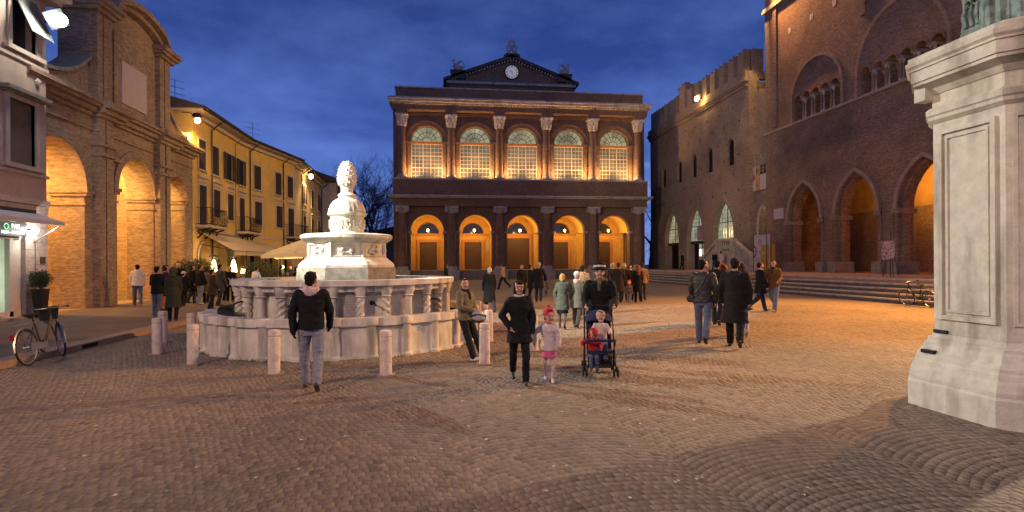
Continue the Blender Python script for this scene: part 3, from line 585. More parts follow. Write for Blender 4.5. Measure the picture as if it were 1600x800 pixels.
def arengo():
    fr = RF; t = thing('great_brick_palace', 'huge brick palace with a portico of pointed arches and rows of small arched windows', 'palace', (27, 33, 1))
    B = M['brickR']; s1, s2, H = 12, 43.1, 27
    zs = 12.2
    cen = [38.3 - 5.2 * k for k in range(5)]
    holes = [arch(c - 1.85, c + 1.85, 1.02, 4.9, 'p', 18, 2.75) for c in cen if c > 14]
    GA = [fr.sz(x, 150)[0] for x in (1247.5, 1261, 1275.4, 1290.7, 1306)]; GB = [fr.sz(x, 90)[0] for x in (1353.4, 1373.2, 1393.6, 1418, 1440.8, 1466.7)]
    def spaced(G): n = len(G); d = (G[0] - G[-1]) / (n - 1); return [G[0] - d * k for k in range(n)], d
    GA, dA = spaced(GA); GB, dB = spaced(GB); print('arengo', GA, GB)
    zA = fr.z_(1275, 136.6) ; zB = fr.z_(1393.6, 86); print('zA', zA, zB)
    for G, d, zt in ((GA, dA, zA), (GB, dB, zB)):
        r = d * .40
        for s in G: holes.append(arch(s - r, s + r, zs + .2, zt - r, n=8))
    b = MB(); b.plate(fr, [(s1, 0), (s2, 0), (s2, H), (s1, H)], holes, -1.1, 0); part('wall', b, B, t)
    b = MB(); b.fbox(fr, s1, s1 + .6, 0, H, -14, -1.1); b.fbox(fr, s2 - .6, s2, 0, H, -14, -1.1); b.fbox(fr, s1 + .6, s2 - .6, 9.2, H, -14, -3.4); part('body', b, B, t)
    b = MB(); b.fbox(fr, s1 + .6, s2 - .6, 8.6, 9.1, -7, -1.1); part('portico_ceiling', b, M['porch'], t)
    # portico back wall with doorways
    dh = [arch(c - 1.1 - 1.2, c + 1.1 - 1.2, 1.02, 4.2, n=12) for c in cen[:4]]
    b = MB(); b.plate(fr, [(s1 + .6, 0), (s2 - .6, 0), (s2 - .6, 5.7), (s1 + .6, 5.7)], dh, -7.4, -6.99); part('portico_lower_wall', b, B, t)
    b = MB(); b.fbox(fr, s1 + .6, s2 - .6, 5.702, 8.6, -7.4, -7); part('portico_upper_wall', b, mat('portico_plaster', (.48, .30, .13), .9, .15, 1.5, .4, stain=((.3, .18, .08), .8, .5)), t)
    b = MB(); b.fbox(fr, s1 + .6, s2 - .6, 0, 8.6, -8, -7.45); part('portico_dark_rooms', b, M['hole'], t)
    for c in cen[:4]:
        i1, o1 = offs(c - 2.3, c - .1, 1.02, 4.2, .2, n=12); b = MB(); b.band(fr, i1, o1, -6.999, -6.88); d = part('doorway_surround', b, M['stone'], t)
    # arch mouldings, imposts, pier bases
    for c in cen[:4]:
        i1, o1 = offs(c - 1.85, c + 1.85, None, 4.9, .22, 'p', 18, 2.75); b = MB(); b.band(fr, i1, o1, .002, .12); part('archivolt', b, mat('arch_trim_stone', (.34, .28, .21), .85, .2, 5, .5), t)
        i1, o1 = offs(c - 2.1, c + 2.1, 1.5, 4.9, .1, 'p', 18, 3.05); b = MB(); b.band(fr, i1, o1, .002, .06); part('hood_mould', b, B, t)
        i2, o2 = offs(c - 1.65, c + 1.65, 1.02, 4.9, .195, 'p', 18, 2.53); b = MB(); b.band(fr, i2, o2, -.7, -.3); part('arch_rib', b, B, t)
        for s in (-1, 1):
            b = MB(); b.fbox(fr, c + s * 1.62, c + s * 2.2, 4.62, 4.9, -1.12, .14); part('impost', b, M['brickP'], t)
            b = MB(); b.fbox(fr, c + s * 1.6, c + s * 2.35, 1.02, 1.75, -1.2, .25); part('pier_base', b, M['greystone'], t)
    # string course and window arcades
    b = MB(); b.fbox(fr, s1, s2 + .1, zs, zs + .18, .002, .16); part('string_course', b, mat('arch_trim_stone', (.34, .28, .21), .85, .2, 5, .5), t)
    b = MB(); b.fbox(fr, s1, s2 + .15, 22.3, 22.55, .002, .2); part('upper_string_course', b, M['stone'], t)
    b = MB(); b.fbox(fr, s1, s2 + .15, 22.552, 22.7, .002, .12); part('upper_band', b, M['stone'], t)
    for G, d, zt in ((GA, dA, zA), (GB, dB, zB)):
        r = d * .40; zsp = zt - r
        for k, s in enumerate(G):
            i1, o1 = offs(s - r, s + r, None, zsp, d * .1, n=8); b = MB(); b.band(fr, i1, o1, .002, .1); part('small_archivolt', b, B, t)
            g = MB(); g.prism(fr, arch(s - r, s + r, zs + .2, zsp, n=8), -1.08, -1.0); part('window', g, GL['dark'], t)
            if k < len(G) - 1:
                c = s - d / 2
                for dd in (-.16, -.75):
                    b = MB(); p = fr.pt(c, 0, dd); b.lathe(p, [(.17, zs + .2), (.17, zs + .34), (.125, zs + .42), (.11, zsp - .3), (.14, zsp - .26), (.2, zsp - .02)], 8); part('colonnette', b, M['marble'], t, True)
                b = MB(); b.fbox(fr, c - .2, c + .2, zsp - .02, zsp + .13, -.95, .04); part('capital_block', b, M['stone'], t)
        c0 = (G[0] + G[-1]) / 2; hw = (G[0] - G[-1]) / 2 + d * .6
        i1, o1 = offs(c0 - hw, c0 + hw, zs + .2, zsp - .1, .22, n=26, rise=hw * (1.02 if d < 1.0 else 1.1)); b = MB(); b.band(fr, i1, o1, .002, .14); part('relieving_arch', b, M['brickP'], t)
    # pilaster strips, plaque, patches
    for px in (1214, 1352):
        s = fr.s_(px); b = MB(); b.fbox(fr, s - .22, s + .22, zs + .4 if px < 1300 else 17.5, 22.3, .002, .12); part('lesene', b, B, t)
    b = MB()
    for px, py, w, h in ((1234, 48, .34, .42), (1268, 26, .34, .42), (1304, 4, .34, .42)):
        s, z = fr.sz(px, py); b.fbox(fr, s - w / 2, s + w / 2, z - h / 2, z + h / 2, .002, .02)
    part('pale_stone_insets', b, M['marble'], t)
    s, z = fr.sz(1217.5, 334); b = MB(); b.fbox(fr, s - .62, s + .62, z - .42, z + .42, .02, .07); pl = part('plaque', b, mat('marble_plaque', (.5, .42, .46), .5, .06, 6, .1), t)
    b = MB(); k = s1
    b.fbox(fr, s1, s2, H, H + .3, -1, .3); part('top_cornice', b, M['stone'], t)
    for i, c in enumerate(cen[:3]):
        hang_lantern(fr.pt(c - .3, 8.2, -2.3), 8.6, 'dim lantern hanging in the brick palace portico behind %s pointed arch' % ['the leftmost', 'the middle', 'the rightmost visible'][i], [.5, 6, 6][i], 'lanterns of the brick palace portico', col=(1, .42, .08)); light('SPOT', fr.pt(c - .3, 7.9, -2.5), [160, 1900, 2400][i], (1, .45, .08), bpy.data.objects['hanging_lantern' if i < 0 else [o.name for o in COL.objects if o.name.startswith('hanging_lantern')][-1]], .1, fr.pt(c - .8, 8.4, -6.9), 130, .7)
arengo()
# ================================================================== left: near bar building
def letters(fr, text, s0, z0, h, d, mat_, parent, name='lettering', sp=.75, bold=1):
    cv = bpy.data.curves.new(name, 'FONT'); cv.body = text; cv.size = h * 1.4; cv.extrude = .004; cv.space_character = .95 + .1 * (bold > 1); cv.offset = .004 * bold
    tmp = bpy.data.objects.new(name, cv); COL.objects.link(tmp); dg = bpy.context.evaluated_depsgraph_get(); me = bpy.data.meshes.new_from_object(tmp.evaluated_get(dg)); bpy.data.objects.remove(tmp)
    me.materials.clear(); me.materials.append(mat_); base = rootloc(parent)
    for v in me.vertices:
        p = fr.pt(s0 + v.co.x, z0 + v.co.y, d + v.co.z + .004); v.co = Vector(p) - base
    o = bpy.data.objects.new(name, me); COL.objects.link(o); o.parent = parent; return o
def bar_building():
    t = thing('cafe_building', 'pinkish plastered corner building with a bar and travertine cladding at street level', 'building', (-13.3, 18, 0.12))
    fr = Fr((-13.3, 0, 0), (0, 1, 0), (1, 0, 0)); Rr = 21.0; Lr = 9.0; P = M['pinkpl']
    wins = []
    holesz = [(19.42, 20.5, 8.75, 10.5), (19.3, 20.45, 5.05, 7.1), (16.6, 17.7, 8.75, 10.5), (16.5, 17.7, 5.05, 7.1)]
    b = MB(); b.plate(fr, [(Lr, 3.9), (Rr, 3.9), (Rr, 11.0), (Lr, 11.0)], [[(a, c), (e, c), (e, d), (a, d)] for a, e, c, d in holesz], -.35, 0); part('upper_wall', b, P, t)
    b = MB(); b.box(-18, -13.66, Lr, Rr, 3.9, 11); part('body', b, P, t)
    b = MB(); b.box(-18, -13.32, Rr - .25, Rr, .12, 3.9); part('side_wall', b, M['trav'], t)
    for i, (a, e, c, d) in enumerate(holesz):
        g = MB(); g.fbox(fr, a, e, c, d, -.33, -.3); w = part('window', g, GL['dark'] if i % 2 == 0 else M['hole'], t)
        g = MB()
        for x0, x1, z0, z1 in ((a - .16, a, c - .1, d + .14), (e, e + .16, c - .1, d + .14), (a, e, d, d + .14)): g.fbox(fr, x0, x1, z0, z1, -.1, .06)
        part('window_frame', g, M['trim'], w)
        g = MB(); g.fbox(fr, a - .3, e + .3, c - .14, c, -.2, .16); part('sill', g, M['trim'], w)
        if i % 2:
            g = MB(); n = 34
            for k in range(n): z = c + (d - c) * k / n; g.fbox(fr, a + .01, e - .01, z + .004, z + (d - c) / n - .006, -.12, -.09)
            part('roller_shutter', g, mat('taupe_shutter', (.19, .145, .105), .7, .15, 5, .2), w)
            g = MB(); g.fbox(fr, a - .4, e + .4, 7.3, 7.42, .002, .3); g.fbox(fr, a - .3, e + .3, 7.24, 7.3, .002, .18); part('hood', g, M['greystone'], w)
        else:
            g = MB()
            for k in range(24):
                q = k / 24; z = d - 1.5 * (q) * .82; dd = .05 + q * .52; g.fbox(fr, a + .06, e - .06, z - .05, z, dd, dd + .02)
            for x in (a + .02, (a + e) / 2, e - .08): g.tube([fr.pt(x + .03, d, .05), fr.pt(x + .03, d - 1.27, .6)], .022, 4)
            part('tilted_shutter', g, mat('green_grey_shutter', (.16, .17, .15), .7, .2, 6, .2), w)
    for z in (8.5, 4.86):
        b = MB(); b.fbox(fr, Lr, Rr + .04, z - .1, z, .002, .07); part('string_course', b, M['trim'], t)
    b = MB(); b.box(-18.2, -12.75, Lr, Rr + .5, 11.002, 11.2); b.box(-18.2, -12.95, Lr, Rr + .3, 10.8, 11.0); part('eaves', b, M['trim'], t)
    # ground floor
    b = MB(); b.fbox(fr, Lr, Rr + .03, 3.82, 4.0, -.3, .1); b.fbox(fr, Lr, Rr + .03, 3.6, 3.8, -.3, .04); part('fascia', b, M['trav'], t)
    z = .12; k = 0
    while z < 3.58:
        h = .24; b = MB(); off = .0
        b.fbox(fr, 19.98, 20.52 if k % 2 else 20.35, z + .004, z + h, -.25, .02); part('travertine_slab', b, M['trav'], t)
        b = MB(); b.fbox(fr, (20.52 if k % 2 else 20.35) + .006, Rr + .02, z + .004, z + h, -.25, .02 + .002 * (k % 2)); part('travertine_slab', b, M['trav'], t); z += h + .006; k += 1
    b = MB(); b.fbox(fr, Lr, Rr, .12, 3.6, -.5, -.26); part('ground_floor_backing', b, M['pinkpl'], t)
    dz = 2.66
    g = MB(); g.fbox(fr, 15, 19.5, .35, dz, -.24, -.2); w = part('shop_window', g, GL['shop'], t)
    g = MB(); fm = mat('white_shop_frame', (.6, .55, .5), .5, .1, 6, .1)
    for x0, x1, z0, z1 in ((19.4, 19.55, .2, dz), (17.4, 17.5, .2, dz), (15, 19.55, .16, .36), (15, 19.9, dz, dz + .12)): g.fbox(fr, x0, x1, z0, z1, -.22, -.05)
    part('frame', g, fm, w); g = MB(); g.fbox(fr, 19.55, 19.97, .14, dz, -.24, -.12); part('door_reveal', g, fm, t)
    g = MB(); g.fbox(fr, 15, 20, .121, .17, -.2, .25); part('threshold', g, M['kerb'], t)
    # sign
    s = MB(); s.fbox(fr, 14.8, 19.85, 2.74, 3.18, .0, .14); sg = part('bar_sign', s, M['black'], t)
    ww = glow('sign_letters', (.9, .95, .9), 1.2); letters(fr, 'BAR', 19.2, 2.99, .13, .142, ww, sg, bold=2); letters(fr, 'PIZZA - COCKTAIL', 18.78, 2.81, .085, .142, ww, sg)
    g = MB(); g.ring(fr.pt(18.98, 3.03, .15), .085, .012, (1, 0, 0), 16, 5); part('sign_ring', g, glow('green_neon', (.1, .9, .25), 1.5), sg)
    b = MB(); b.fbox(fr, 20.62, 20.85, 1.88, 2.1, .022, .05); part('intercom', b, M['pipe'], t); b = MB(); b.fbox(fr, 20.74, 20.88, 1.35, 1.6, .022, .028); part('paper_notice', b, M['canvasw'], t)
    b = MB(); b.lathe(fr.pt(20.55, 7.95, .02), [(.09, -.1), (.12, 0), (.05, .12)], 8); part('wall_fitting', b, M['trim'], t)
    # awning
    a = thing('shop_awning', 'white sloping awning over the lit bar sign', 'awning', (-13.2, 18, 3.4)); y0, y1 = 14.5, 20.35
    p = lambda y, d, z: (-13.3 + d, y, z)
    b = MB(); b.add([p(y0, .06, 3.56), p(y1, .06, 3.56), p(y1, .95, 3.24), p(y0, .95, 3.24), p(y0, .06, 3.54), p(y1, .06, 3.54), p(y1, .95, 3.22), p(y0, .95, 3.22)], [(0, 1, 2, 3), (4, 5, 6, 7), (0, 1, 5, 4), (1, 2, 6, 5), (2, 3, 7, 6), (3, 0, 4, 7)]); part('cover', b, M['canvasw'], a)
    b = MB(); b.box(-12.37, -12.34, y0, y1, 3.12, 3.25); part('valance', b, M['canvasw'], a)
    b = MB(); b.box(-13.28, -13.1, y0, 20.2, 3.5, 3.62); part('roller_case', b, M['black'], a)
    b = MB(); b.tube([p(y1 - .05, .08, 2.6), p(y1 - .05, .93, 3.2)], .02); b.tube([p(20.38, .05, 2.9), p(20.38, .05, .9)], .015); part('arm', b, M['steel'], a)
    l = thing('sign_lamp', 'bright white lamp glaring at the right end of the bar sign', 'lamp', fr.pt(20.02, 2.98, .3)); b = MB(); b.ball(fr.pt(20.02, 2.98, .3), .085); part('bulb', b, glow('white_lamp', (1, 1, .95), 60), l, True)
    b = MB(); b.tube([fr.pt(20.02, 2.98, .02), fr.pt(20.02, 2.98, .2)], .02); part('arm', b, M['iron'], l); light('POINT', fr.pt(20.02, 2.9, .55), 34, (1, .97, .88), l, .08)
bar_building()
# ================================================================== left: old brick fish-market front
def brick_front():
    fr = LF; t = thing('brick_arcade_building', 'old brick arcade with three arches under a tall curved attic bearing a marble tablet', 'building', (-13.7, 27, .12))
    B = M['brickA']; T = 1.2
    A1 = (20.4, 23.76, 4.78); A2 = (25.97, 29.07, 5.1); A3 = (30.35, 32.5, 5.4)
    b = MB(); hs = []
    for a, e, zs in (A1, A2, A3): hs.append(arch(a, e, .125, zs, n=20))
    b.plate(fr, [(20.1, .12), (33.35, .12), (33.35, 7.75), (20.1, 7.75)], hs, -T, 0); part('wall', b, B, t)
    # entablature
    def mould(s0, s1, zs, name='cornice', m_=B):
        b = MB()
        for z0, z1, d in zs: b.fbox(fr, s0 - d * .0, s1 + d, z0, z1, -T, d)
        return part(name, b, m_, t)
    mould(20.1, 33.35, [(7.752, 7.9, .12), (7.902, 8.1, .28), (8.102, 8.22, .45), (8.222, 8.36, .55)])
    mould(24.1, 25.3, [(7.75, 7.9, .42), (7.902, 8.1, .55), (8.102, 8.36, .75)], 'cornice_break'); mould(28.95, 30.5, [(7.75, 7.9, .42), (7.902, 8.1, .55), (8.102, 8.36, .75)], 'cornice_break')
    # giant pilasters
    for a, e in ((24.25, 24.62), (24.7, 25.2), (29.1, 29.6), (29.75, 30.15)):
        b = MB(); b.fbox(fr, a, e, .13, 7.75, .002, .3); b.fbox(fr, a - .05, e + .05, .125, .95, .3, .36); b.fbox(fr, a - .05, e + .05, 6.2, 6.33, .002, .42); b.fbox(fr, a - .05, e + .05, 6.6, 6.7, .002, .38); part('pilaster', b, B, t)
    # lower band between pilasters, imposts and archivolts
    for a, e in ((20.1, 24.2), (25.25, 29.05), (30.2, 33.35)):
        b = MB(); b.fbox(fr, a, e, 7.2, 7.28, .002, .07); part('string_course', b, B, t)
    b = MB(); b.fbox(fr, 25.25, 26.1, 6.2, 6.35, .002, .18); b.fbox(fr, 28.9, 29.05, 6.2, 6.35, .002, .18); part('string_course', b, B, t)
    for k, (a, e, zs) in enumerate((A1, A2, A3)):
        w = .34; i1, o1 = offs(a, e, None, zs, w, n=20); b = MB(); b.band(fr, i1, o1, .002, .09); part('archivolt', b, B, t)
        for s, x in ((-1, a), (1, e)):
            b = MB(); b.fbox(fr, x - s * .1, x + s * .42, zs - .14, zs, -T - .04, .16); b.fbox(fr, x - s * .06, x + s * .36, zs - .26, zs - .142, -T - .02, .1); b.fbox(fr, x - s * .04, x + s * .32, zs - .62, zs - .55, -T - .02, .06); part('impost', b, B, t)
    # attic
    c = 27.35; b = MB(); top = [(24.2, 8.36), (30.45, 8.36), (30.45, 12.0), (29.5, 12.0)] + [(c + 2.15 * math.cos(math.pi * k / 14), 12.0 + .75 * math.sin(math.pi * k / 14)) for k in range(0, 15)] + [(24.2, 12.0)]
    b.plate(fr, top, [], -T, 0); part('attic', b, B, t)
    for a, e in ((24.25, 24.62), (24.7, 25.2), (29.3, 29.72), (29.8, 30.35)):
        b = MB(); b.fbox(fr, a, e, 8.365, 11.99, .002, .22); b.fbox(fr, a - .04, e + .04, 8.365, 8.6, .22, .3); part('attic_pilaster', b, B, t)
    for a, e in ((24.0, 25.4), (29.2, 30.6)):
        b = MB(); b.fbox(fr, a, e, 12.002, 12.15, -T - .1, .35); b.fbox(fr, a - .1, e + .1, 12.152, 12.3, -T - .2, .5); b.fbox(fr, a - .18, e + .18, 12.302, 12.5, -T - .25, .62); part('attic_cornice', b, B, t)
    ar = [(c + 2.3 * math.cos(math.pi * k / 18), 12.28 + .95 * math.sin(math.pi * k / 18)) for k in range(19)]; ao = [(c + 2.3 * math.cos(math.pi * k / 18), 12.5 + .98 * math.sin(math.pi * k / 18)) for k in range(19)]
    ai = [(x, z - .22) for x, z in ar]
    b = MB(); b.band(fr, ar, ao, -T, .6); b.band(fr, ai, ar, -T, .32); part('curved_pediment', b, B, t)
    b = MB(); b.plate(fr, [(c + 2.25 * math.cos(math.pi * k / 14), 12.0 + 1.1 * math.sin(math.pi * k / 14)) for k in range(15)], [], -T + .1, -.02); part('pediment_fill', b, B, t)
    b = MB(); b.fbox(fr, 26.3, 28.35, 8.9, 10.75, .002, .07); part('marble_tablet', b, mat('pink_tablet', (.50, .40, .37), .6, .08, 6, .15, stain=((.4, .3, .27), 5, .4)), t)
    b = MB(); b.fbox(fr, 25.7, 25.76, 8.6, 11.8, .002, .07); part('panel_edge', b, B, t)
    # volutes at both sides
    def vol(sa, sb, d0, d1):
        pts = [(sa, 8.36), (sb, 8.36)]; n = 12
        cur = [(sa + (sb - sa) * (1 - k / n), 8.36 + .45 + 1.25 * (k / n) ** 2.4) for k in range(n + 1)]
        return pts[:1] + pts[1:] + cur
    b = MB(); b.plate(fr, vol(24.2, 21.2, 0, 0), [], -T + .2, -.1); part('volute', b, B, t)
    b = MB(); b.plate(fr, vol(30.45, 32.75, 0, 0), [], -T + .2, -.1); part('volute', b, B, t)
    for sa, sb in ((24.2, 21.2), (30.45, 32.75)):
        cur = [(sa + (sb - sa) * (1 - k / 12), 8.81 + 1.25 * (k / 12) ** 2.4) for k in range(13)]; b = MB(); b.band(fr, cur, [(x, z + .14) for x, z in cur], -T + .1, .06)
        q = fr.pt(sb, 8.75, -.4); b.tube([(q[0] - .5, q[1], q[2]), (q[0] + .55, q[1], q[2])], .34, 12); part('volute_coping', b, M['greystone'], t)
    # inside: vaulted passage glowing orange
    I = M['yellow']
    b = MB(); b.box(-24, -23.5, 20.1, 33.3, .12, 8); part('passage_back_wall', b, I, t)
    [part('passage_side_wall', MB().box(-23.5, -14.9, y0, y1, .12, 8), B, t) for y0, y1 in ((20.0, 20.4), (33.0, 33.35))]
    b = MB(); b.box(-23.5, -14.95, 20.4, 33.0, 7.3, 7.6); part('passage_ceiling', b, I, t)
    b = MB()
    for y in (23.9, 29.1): b.box(-19.2, -18.2, y, y + 1.2, .12, 7.3)
    part('inner_pier', b, B, t)
    b = MB(); b.box(-23.49, -23.4, 24.6, 26.0, .2, 3.2); b.box(-23.49, -23.4, 30, 31.4, .2, 3.2); part('inner_door', b, M['wood'], t)
    b = MB(); b.box(-17.2, -16.6, 22.2, 22.9, .12, .75); part('stone_block', b, M['greystone'], t)
    for i, (y, x, e) in enumerate(((22.1, -16.2, 1400), (27.5, -16.4, 1600), (31.4, -16.2, 700))):
        hang_lantern((x, y, 6.9), 7.3, 'sodium lantern inside the %s arch of the old brick arcade' % ['left', 'middle', 'right'][i], e, 'lanterns inside the brick arcade')
brick_front()
# ================================================================== left: ochre houses
def house_row():
    # polyline of the fronts (plan), kept as straight frames
    segs = [((-13.7, 33.42), (-13.7, 41.5)), ((-13.7, 41.5), (-12.1, 49.2)), ((-12.1, 49.25), (-12.35, 60.5))]
    frs = [];
    for (x0, y0), (x1, y1) in segs:
        d = Vector((x1 - x0, y1 - y0, 0)); L_ = d.length; d.normalize(); frs.append((Fr((x0, y0, 0), d, (d.y, -d.x, 0)), L_))
    y1t = thing('ochre_townhouse', 'long ochre house with dark shutters, iron balconies and a striped shadowed awning', 'building', (-13.7, 40, .12))
    H = 10.45
    def win(fr, s, z0, z1, w, root, french=False, openp=False, surround=True):
        g = MB(); g.fbox(fr, s - w / 2, s + w / 2, z0, z1, .002, .03); W_ = part('window', g, GL['dark'] if openp else M['shutter'], root)
        g = MB(); q = .1
        for a, e, c, d in ((s - w / 2 - q, s - w / 2, z0, z1 + q), (s + w / 2, s + w / 2 + q, z0, z1 + q), (s - w / 2, s + w / 2, z1, z1 + q)): g.fbox(fr, a, e, c, d, .002, .07)
        part('window_surround', g, M['trim'], W_)
        if not french: g = MB(); g.fbox(fr, s - w / 2 - .18, s + w / 2 + .18, z0 - .1, z0 - .002, .002, .13); part('sill', g, M['trim'], W_)
        for k in (-1, 1):
            g = MB(); n = int((z1 - z0) / .11)
            if openp: a, e = (s + k * w / 2, s + k * (w / 2 + w * .5)); d0, d1 = .075, .11
            else: a, e = (s + k * .01, s + k * w / 2 - k * .01); d0, d1 = .032, .065
            for j in range(n): z = z0 + (z1 - z0) * j / n; g.fbox(fr, a, e, z + .01, z + (z1 - z0) / n - .01, d0, d1 - .012)
            for x in (a, e): g.fbox(fr, x - .025, x + .025, z0, z1, d0, d1)
            part('shutter', g, M['shutter'], W_)
        return W_
    def hood(fr, s, z, w, root):
        g = MB(); g.fbox(fr, s - w / 2 - .2, s + w / 2 + .2, z + .35, z + .47, .002, .2); g.fbox(fr, s - w / 2 - .1, s + w / 2 + .1, z + .12, z + .35, .002, .06); part('hood', g, M['trim'], root)
    def balcony(fr, s, z, w, root, dp=.85):
        g = MB(); g.fbox(fr, s - w / 2, s + w / 2, z - .14, z, .002, dp); bl = part('balcony', g, M['trim'], root)
        g = MB(); P = lambda a, zz, d: fr.pt(a, zz, d); zt = z + 1.0
        for zz in (z + .08, zt): g.tube([P(s - w / 2 + .04, zz, .05), P(s - w / 2 + .04, zz, dp - .05), P(s + w / 2 - .04, zz, dp - .05), P(s + w / 2 - .04, zz, .05)], .022, 4)
        n = int(w / .13)
        for k in range(n + 1): x = s - w / 2 + .04 + (w - .08) * k / n; g.tube([P(x, z, dp - .05), P(x, z + .45, dp + .03), P(x, zt, dp - .05)], .012, 4)
        for k in range(1, 6):
            for sx in (-1, 1): g.tube([P(s + sx * (w / 2 - .04), z, .05 + k * (dp - .1) / 6), P(s + sx * (w / 2 - .04), zt, .05 + k * (dp - .1) / 6)], .012, 4)
        part('railing', g, M['iron'], bl)
        for sx in (-.4, 0, .4): g = MB(); x = s + sx * w; g.tube([P(x, z - .75, .04), P(x, z - .5, .3), P(x, z - .3, .35), P(x, z - .16, dp - .1)], .05, 5); g.ring(P(x, z - .38, .2), .12, .03, fr.S, 12, 4); part('bracket', g, M['iron'], bl)
    # main mass
    for i, ((fr, L_), mt, h) in enumerate(zip(frs, (M['yellow'], M['yellow'], M['cream']), (H, H, 10.3))):
        if i == 2: root = thing('cream_townhouse', 'cream house past the ochre one, its front lit by a wall lamp under the eaves', 'building', (-12.3, 55, .12))
        else: root = y1t
        gh = []
        if i == 0: gh = [arch(s - .75, s + .75, .13, 2.3, n=10) for s in (1.4, 4.1)] + [[(5.5, .13), (7.6, .13), (7.6, 2.9), (5.5, 2.9)]]
        if i == 1: gh = [arch(s - .7, s + .7, .13, 2.4, n=10) for s in (1.5, 4.2, 6.6)]
        b = MB(); b.plate(fr, [(0, .12), (L_, .12), (L_, h), (0, h)], gh, -.4, 0); part('wall', b, mt, root)
        b = MB(); b.fbox(fr, 0, L_ + (.25 if i == 0 else 0), .12, h, -8, -.9 - .01 * i); part('body', b, mt, root)
        [part('end_wall', MB().fbox(fr, q0, q1, .12, h, -.9, -.4), mt, root) for q0, q1 in ((0, .4), (L_ - .4, L_))]
        for k, hp in enumerate(gh):
            g = MB(); aa = min(p[0] for p in hp); ee = max(p[0] for p in hp); zt = max(p[1] for p in hp)
            g.fbox(fr, aa, ee, .13, zt, -.5, -.42); w = part('shop_door', g, glass('ground_floor_glass%d%d' % (i, k), (.04, .04, .03), .2, (.26, .24, .13), .5) if i == 0 else M['hole'], root)
            g = MB(); g.fbox(fr, (aa + ee) / 2 - .04, (aa + ee) / 2 + .04, .13, zt, -.42, -.36); g.fbox(fr, aa, ee, 2.0, 2.1, -.42, -.36); part('door_bars', g, M['shutter'], w)
            if len(hp) > 5:
                i1, o1 = offs(aa, ee, .13, zt - (ee - aa) / 2, .16, n=10); g = MB(); g.band(fr, i1, o1, .002, .07); part('arch_surround', g, M['trim'], root)
        g = MB(); g.fbox(fr, 0, L_, 3.72 + (.0), 3.84, .002, .06); part('string_course', g, M['trim'], root)
        # eaves: cornice, gutter, roof
        g = MB(); g.fbox(fr, -.05, L_ + .05, h - .25, h - .0, .002, .22); g.fbox(fr, -.3 if i == 0 else 0, L_ + .05, h + .002, h + .12, -8.3, .7); part('eaves', g, M['trim'], root)
        g = MB(); g.prism(Fr(fr.pt(-.35 if i == 0 else -.02, 0), fr.n, -fr.S), [(.8, h + .13), (.8, h + .26), (-4.2, h + 1.6), (-8.5, h + .26), (-8.5, h + .13)], 0, -(L_ + .4)); part('roof', g, M['tile'], root)
        g = MB(); g.tube([fr.pt(-.3 if i == 0 else 0, h + .14, .86), fr.pt(L_ + .05, h + .14, .86)], .08, 6); part('gutter', g, M['pipe'], root, True)
    a = frs[0][0]; c = frs[1][0]; e = frs[2][0]; R1 = y1t; R2 = bpy.data.objects['cream_townhouse']
    def sp(fr, px, py=300): return fr.sz(px, py)[0]
    for fr, px, op in ((a, 315, 0), (a, 336, 0), (a, 357.5, 1), (a, 376.5, 1), (c, 401.5, 0), (c, 434, 0), (c, 452.5, 0)):
        s = sp(fr, px); zm = [fr.sz(px, y) for y in ({315: (200, 242), 336: (214, 255), 357.5: (225, 268), 376.5: (237, 277), 401.5: (250.5, 284), 434: (262, 292.5), 452.5: (270.5, 298.5)}[px])]
        win(fr, s, 7.35, 9.1, .95, R1, openp=bool(op))
    for fr, px, fr_ in ((a, 315.5, 1), (a, 337.5, 0), (a, 359, 0), (a, 377, 1), (c, 402.5, 0), (c, 435.5, 0), (c, 453.7, 1)):
        s = sp(fr, px); win(fr, s, 4.1 if fr_ else 4.75, 6.45, 1.0, R1, french=bool(fr_)); hood(fr, s, 6.5, 1.0, R1)
        if fr_: balcony(fr, s + .3, 4.08, 2.6, R1)
    for px in (475, 487.5, 497):
        s = sp(e, px); win(e, s, 7.3, 9.0, .95, R2, openp=(px == 475)); win(e, s, 4.2, 6.2, .95, R2, french=True); hood(e, s, 6.25, .95, R2)
    balcony(e, sp(e, 487.5), 4.1, 2.6, R2)
    g = MB()
    for fr, px in ((a, 329), (a, 352 + 14), (c, 389.5), (c, 441.5)):
        s = sp(fr, px); g.tube([fr.pt(s, .15, .1), fr.pt(s, H - .5, .1), fr.pt(s, H + .05, .7)], .05 if px != 366 else .025, 6)
    part('downpipe', g, M['pipe'], R1, True); g = MB()
    for px in (470, 501): s = sp(e, px); g.tube([e.pt(s, .15, .1), e.pt(s, 9.8, .1), e.pt(s, 10.3, .7)], .055, 6)
    part('downpipe', g, M['pipe'], R2, True)
    for k, (fr, px, z, lab) in enumerate(((a, 340, 11.2, 'thin television aerial on the ochre house roof, the nearer of two'), (c, 441, 11.2, 'thin television aerial on the ochre house roof, the farther one'))):
        s = sp(fr, px, 160); p0 = Vector(fr.pt(s, z, -2.5)); t = thing('aerial', lab, 'aerial', p0, 'television aerials'); g = MB(); g.tube([p0, p0 + Vector((0, 0, 2.2))], .025, 4); part('mast', g, M['steel'], t)
        g = MB()
        for zz, w in ((2.1, .5), (1.7, .9), (1.3, .7)):
            g.tube([p0 + Vector((-.5, -.15, zz + .1)), p0 + Vector((.5, .15, zz - .1))], .015, 4)
            for k2 in range(5): x = -.45 + .22 * k2; q = p0 + Vector((x, x * .3, zz - x * .2)); g.tube([q + Vector((0, -w / 3, 0)), q + Vector((0, w / 3, 0))], .01, 4)
        part('elements', g, M['steel'], t)
    return frs
HR = house_row()
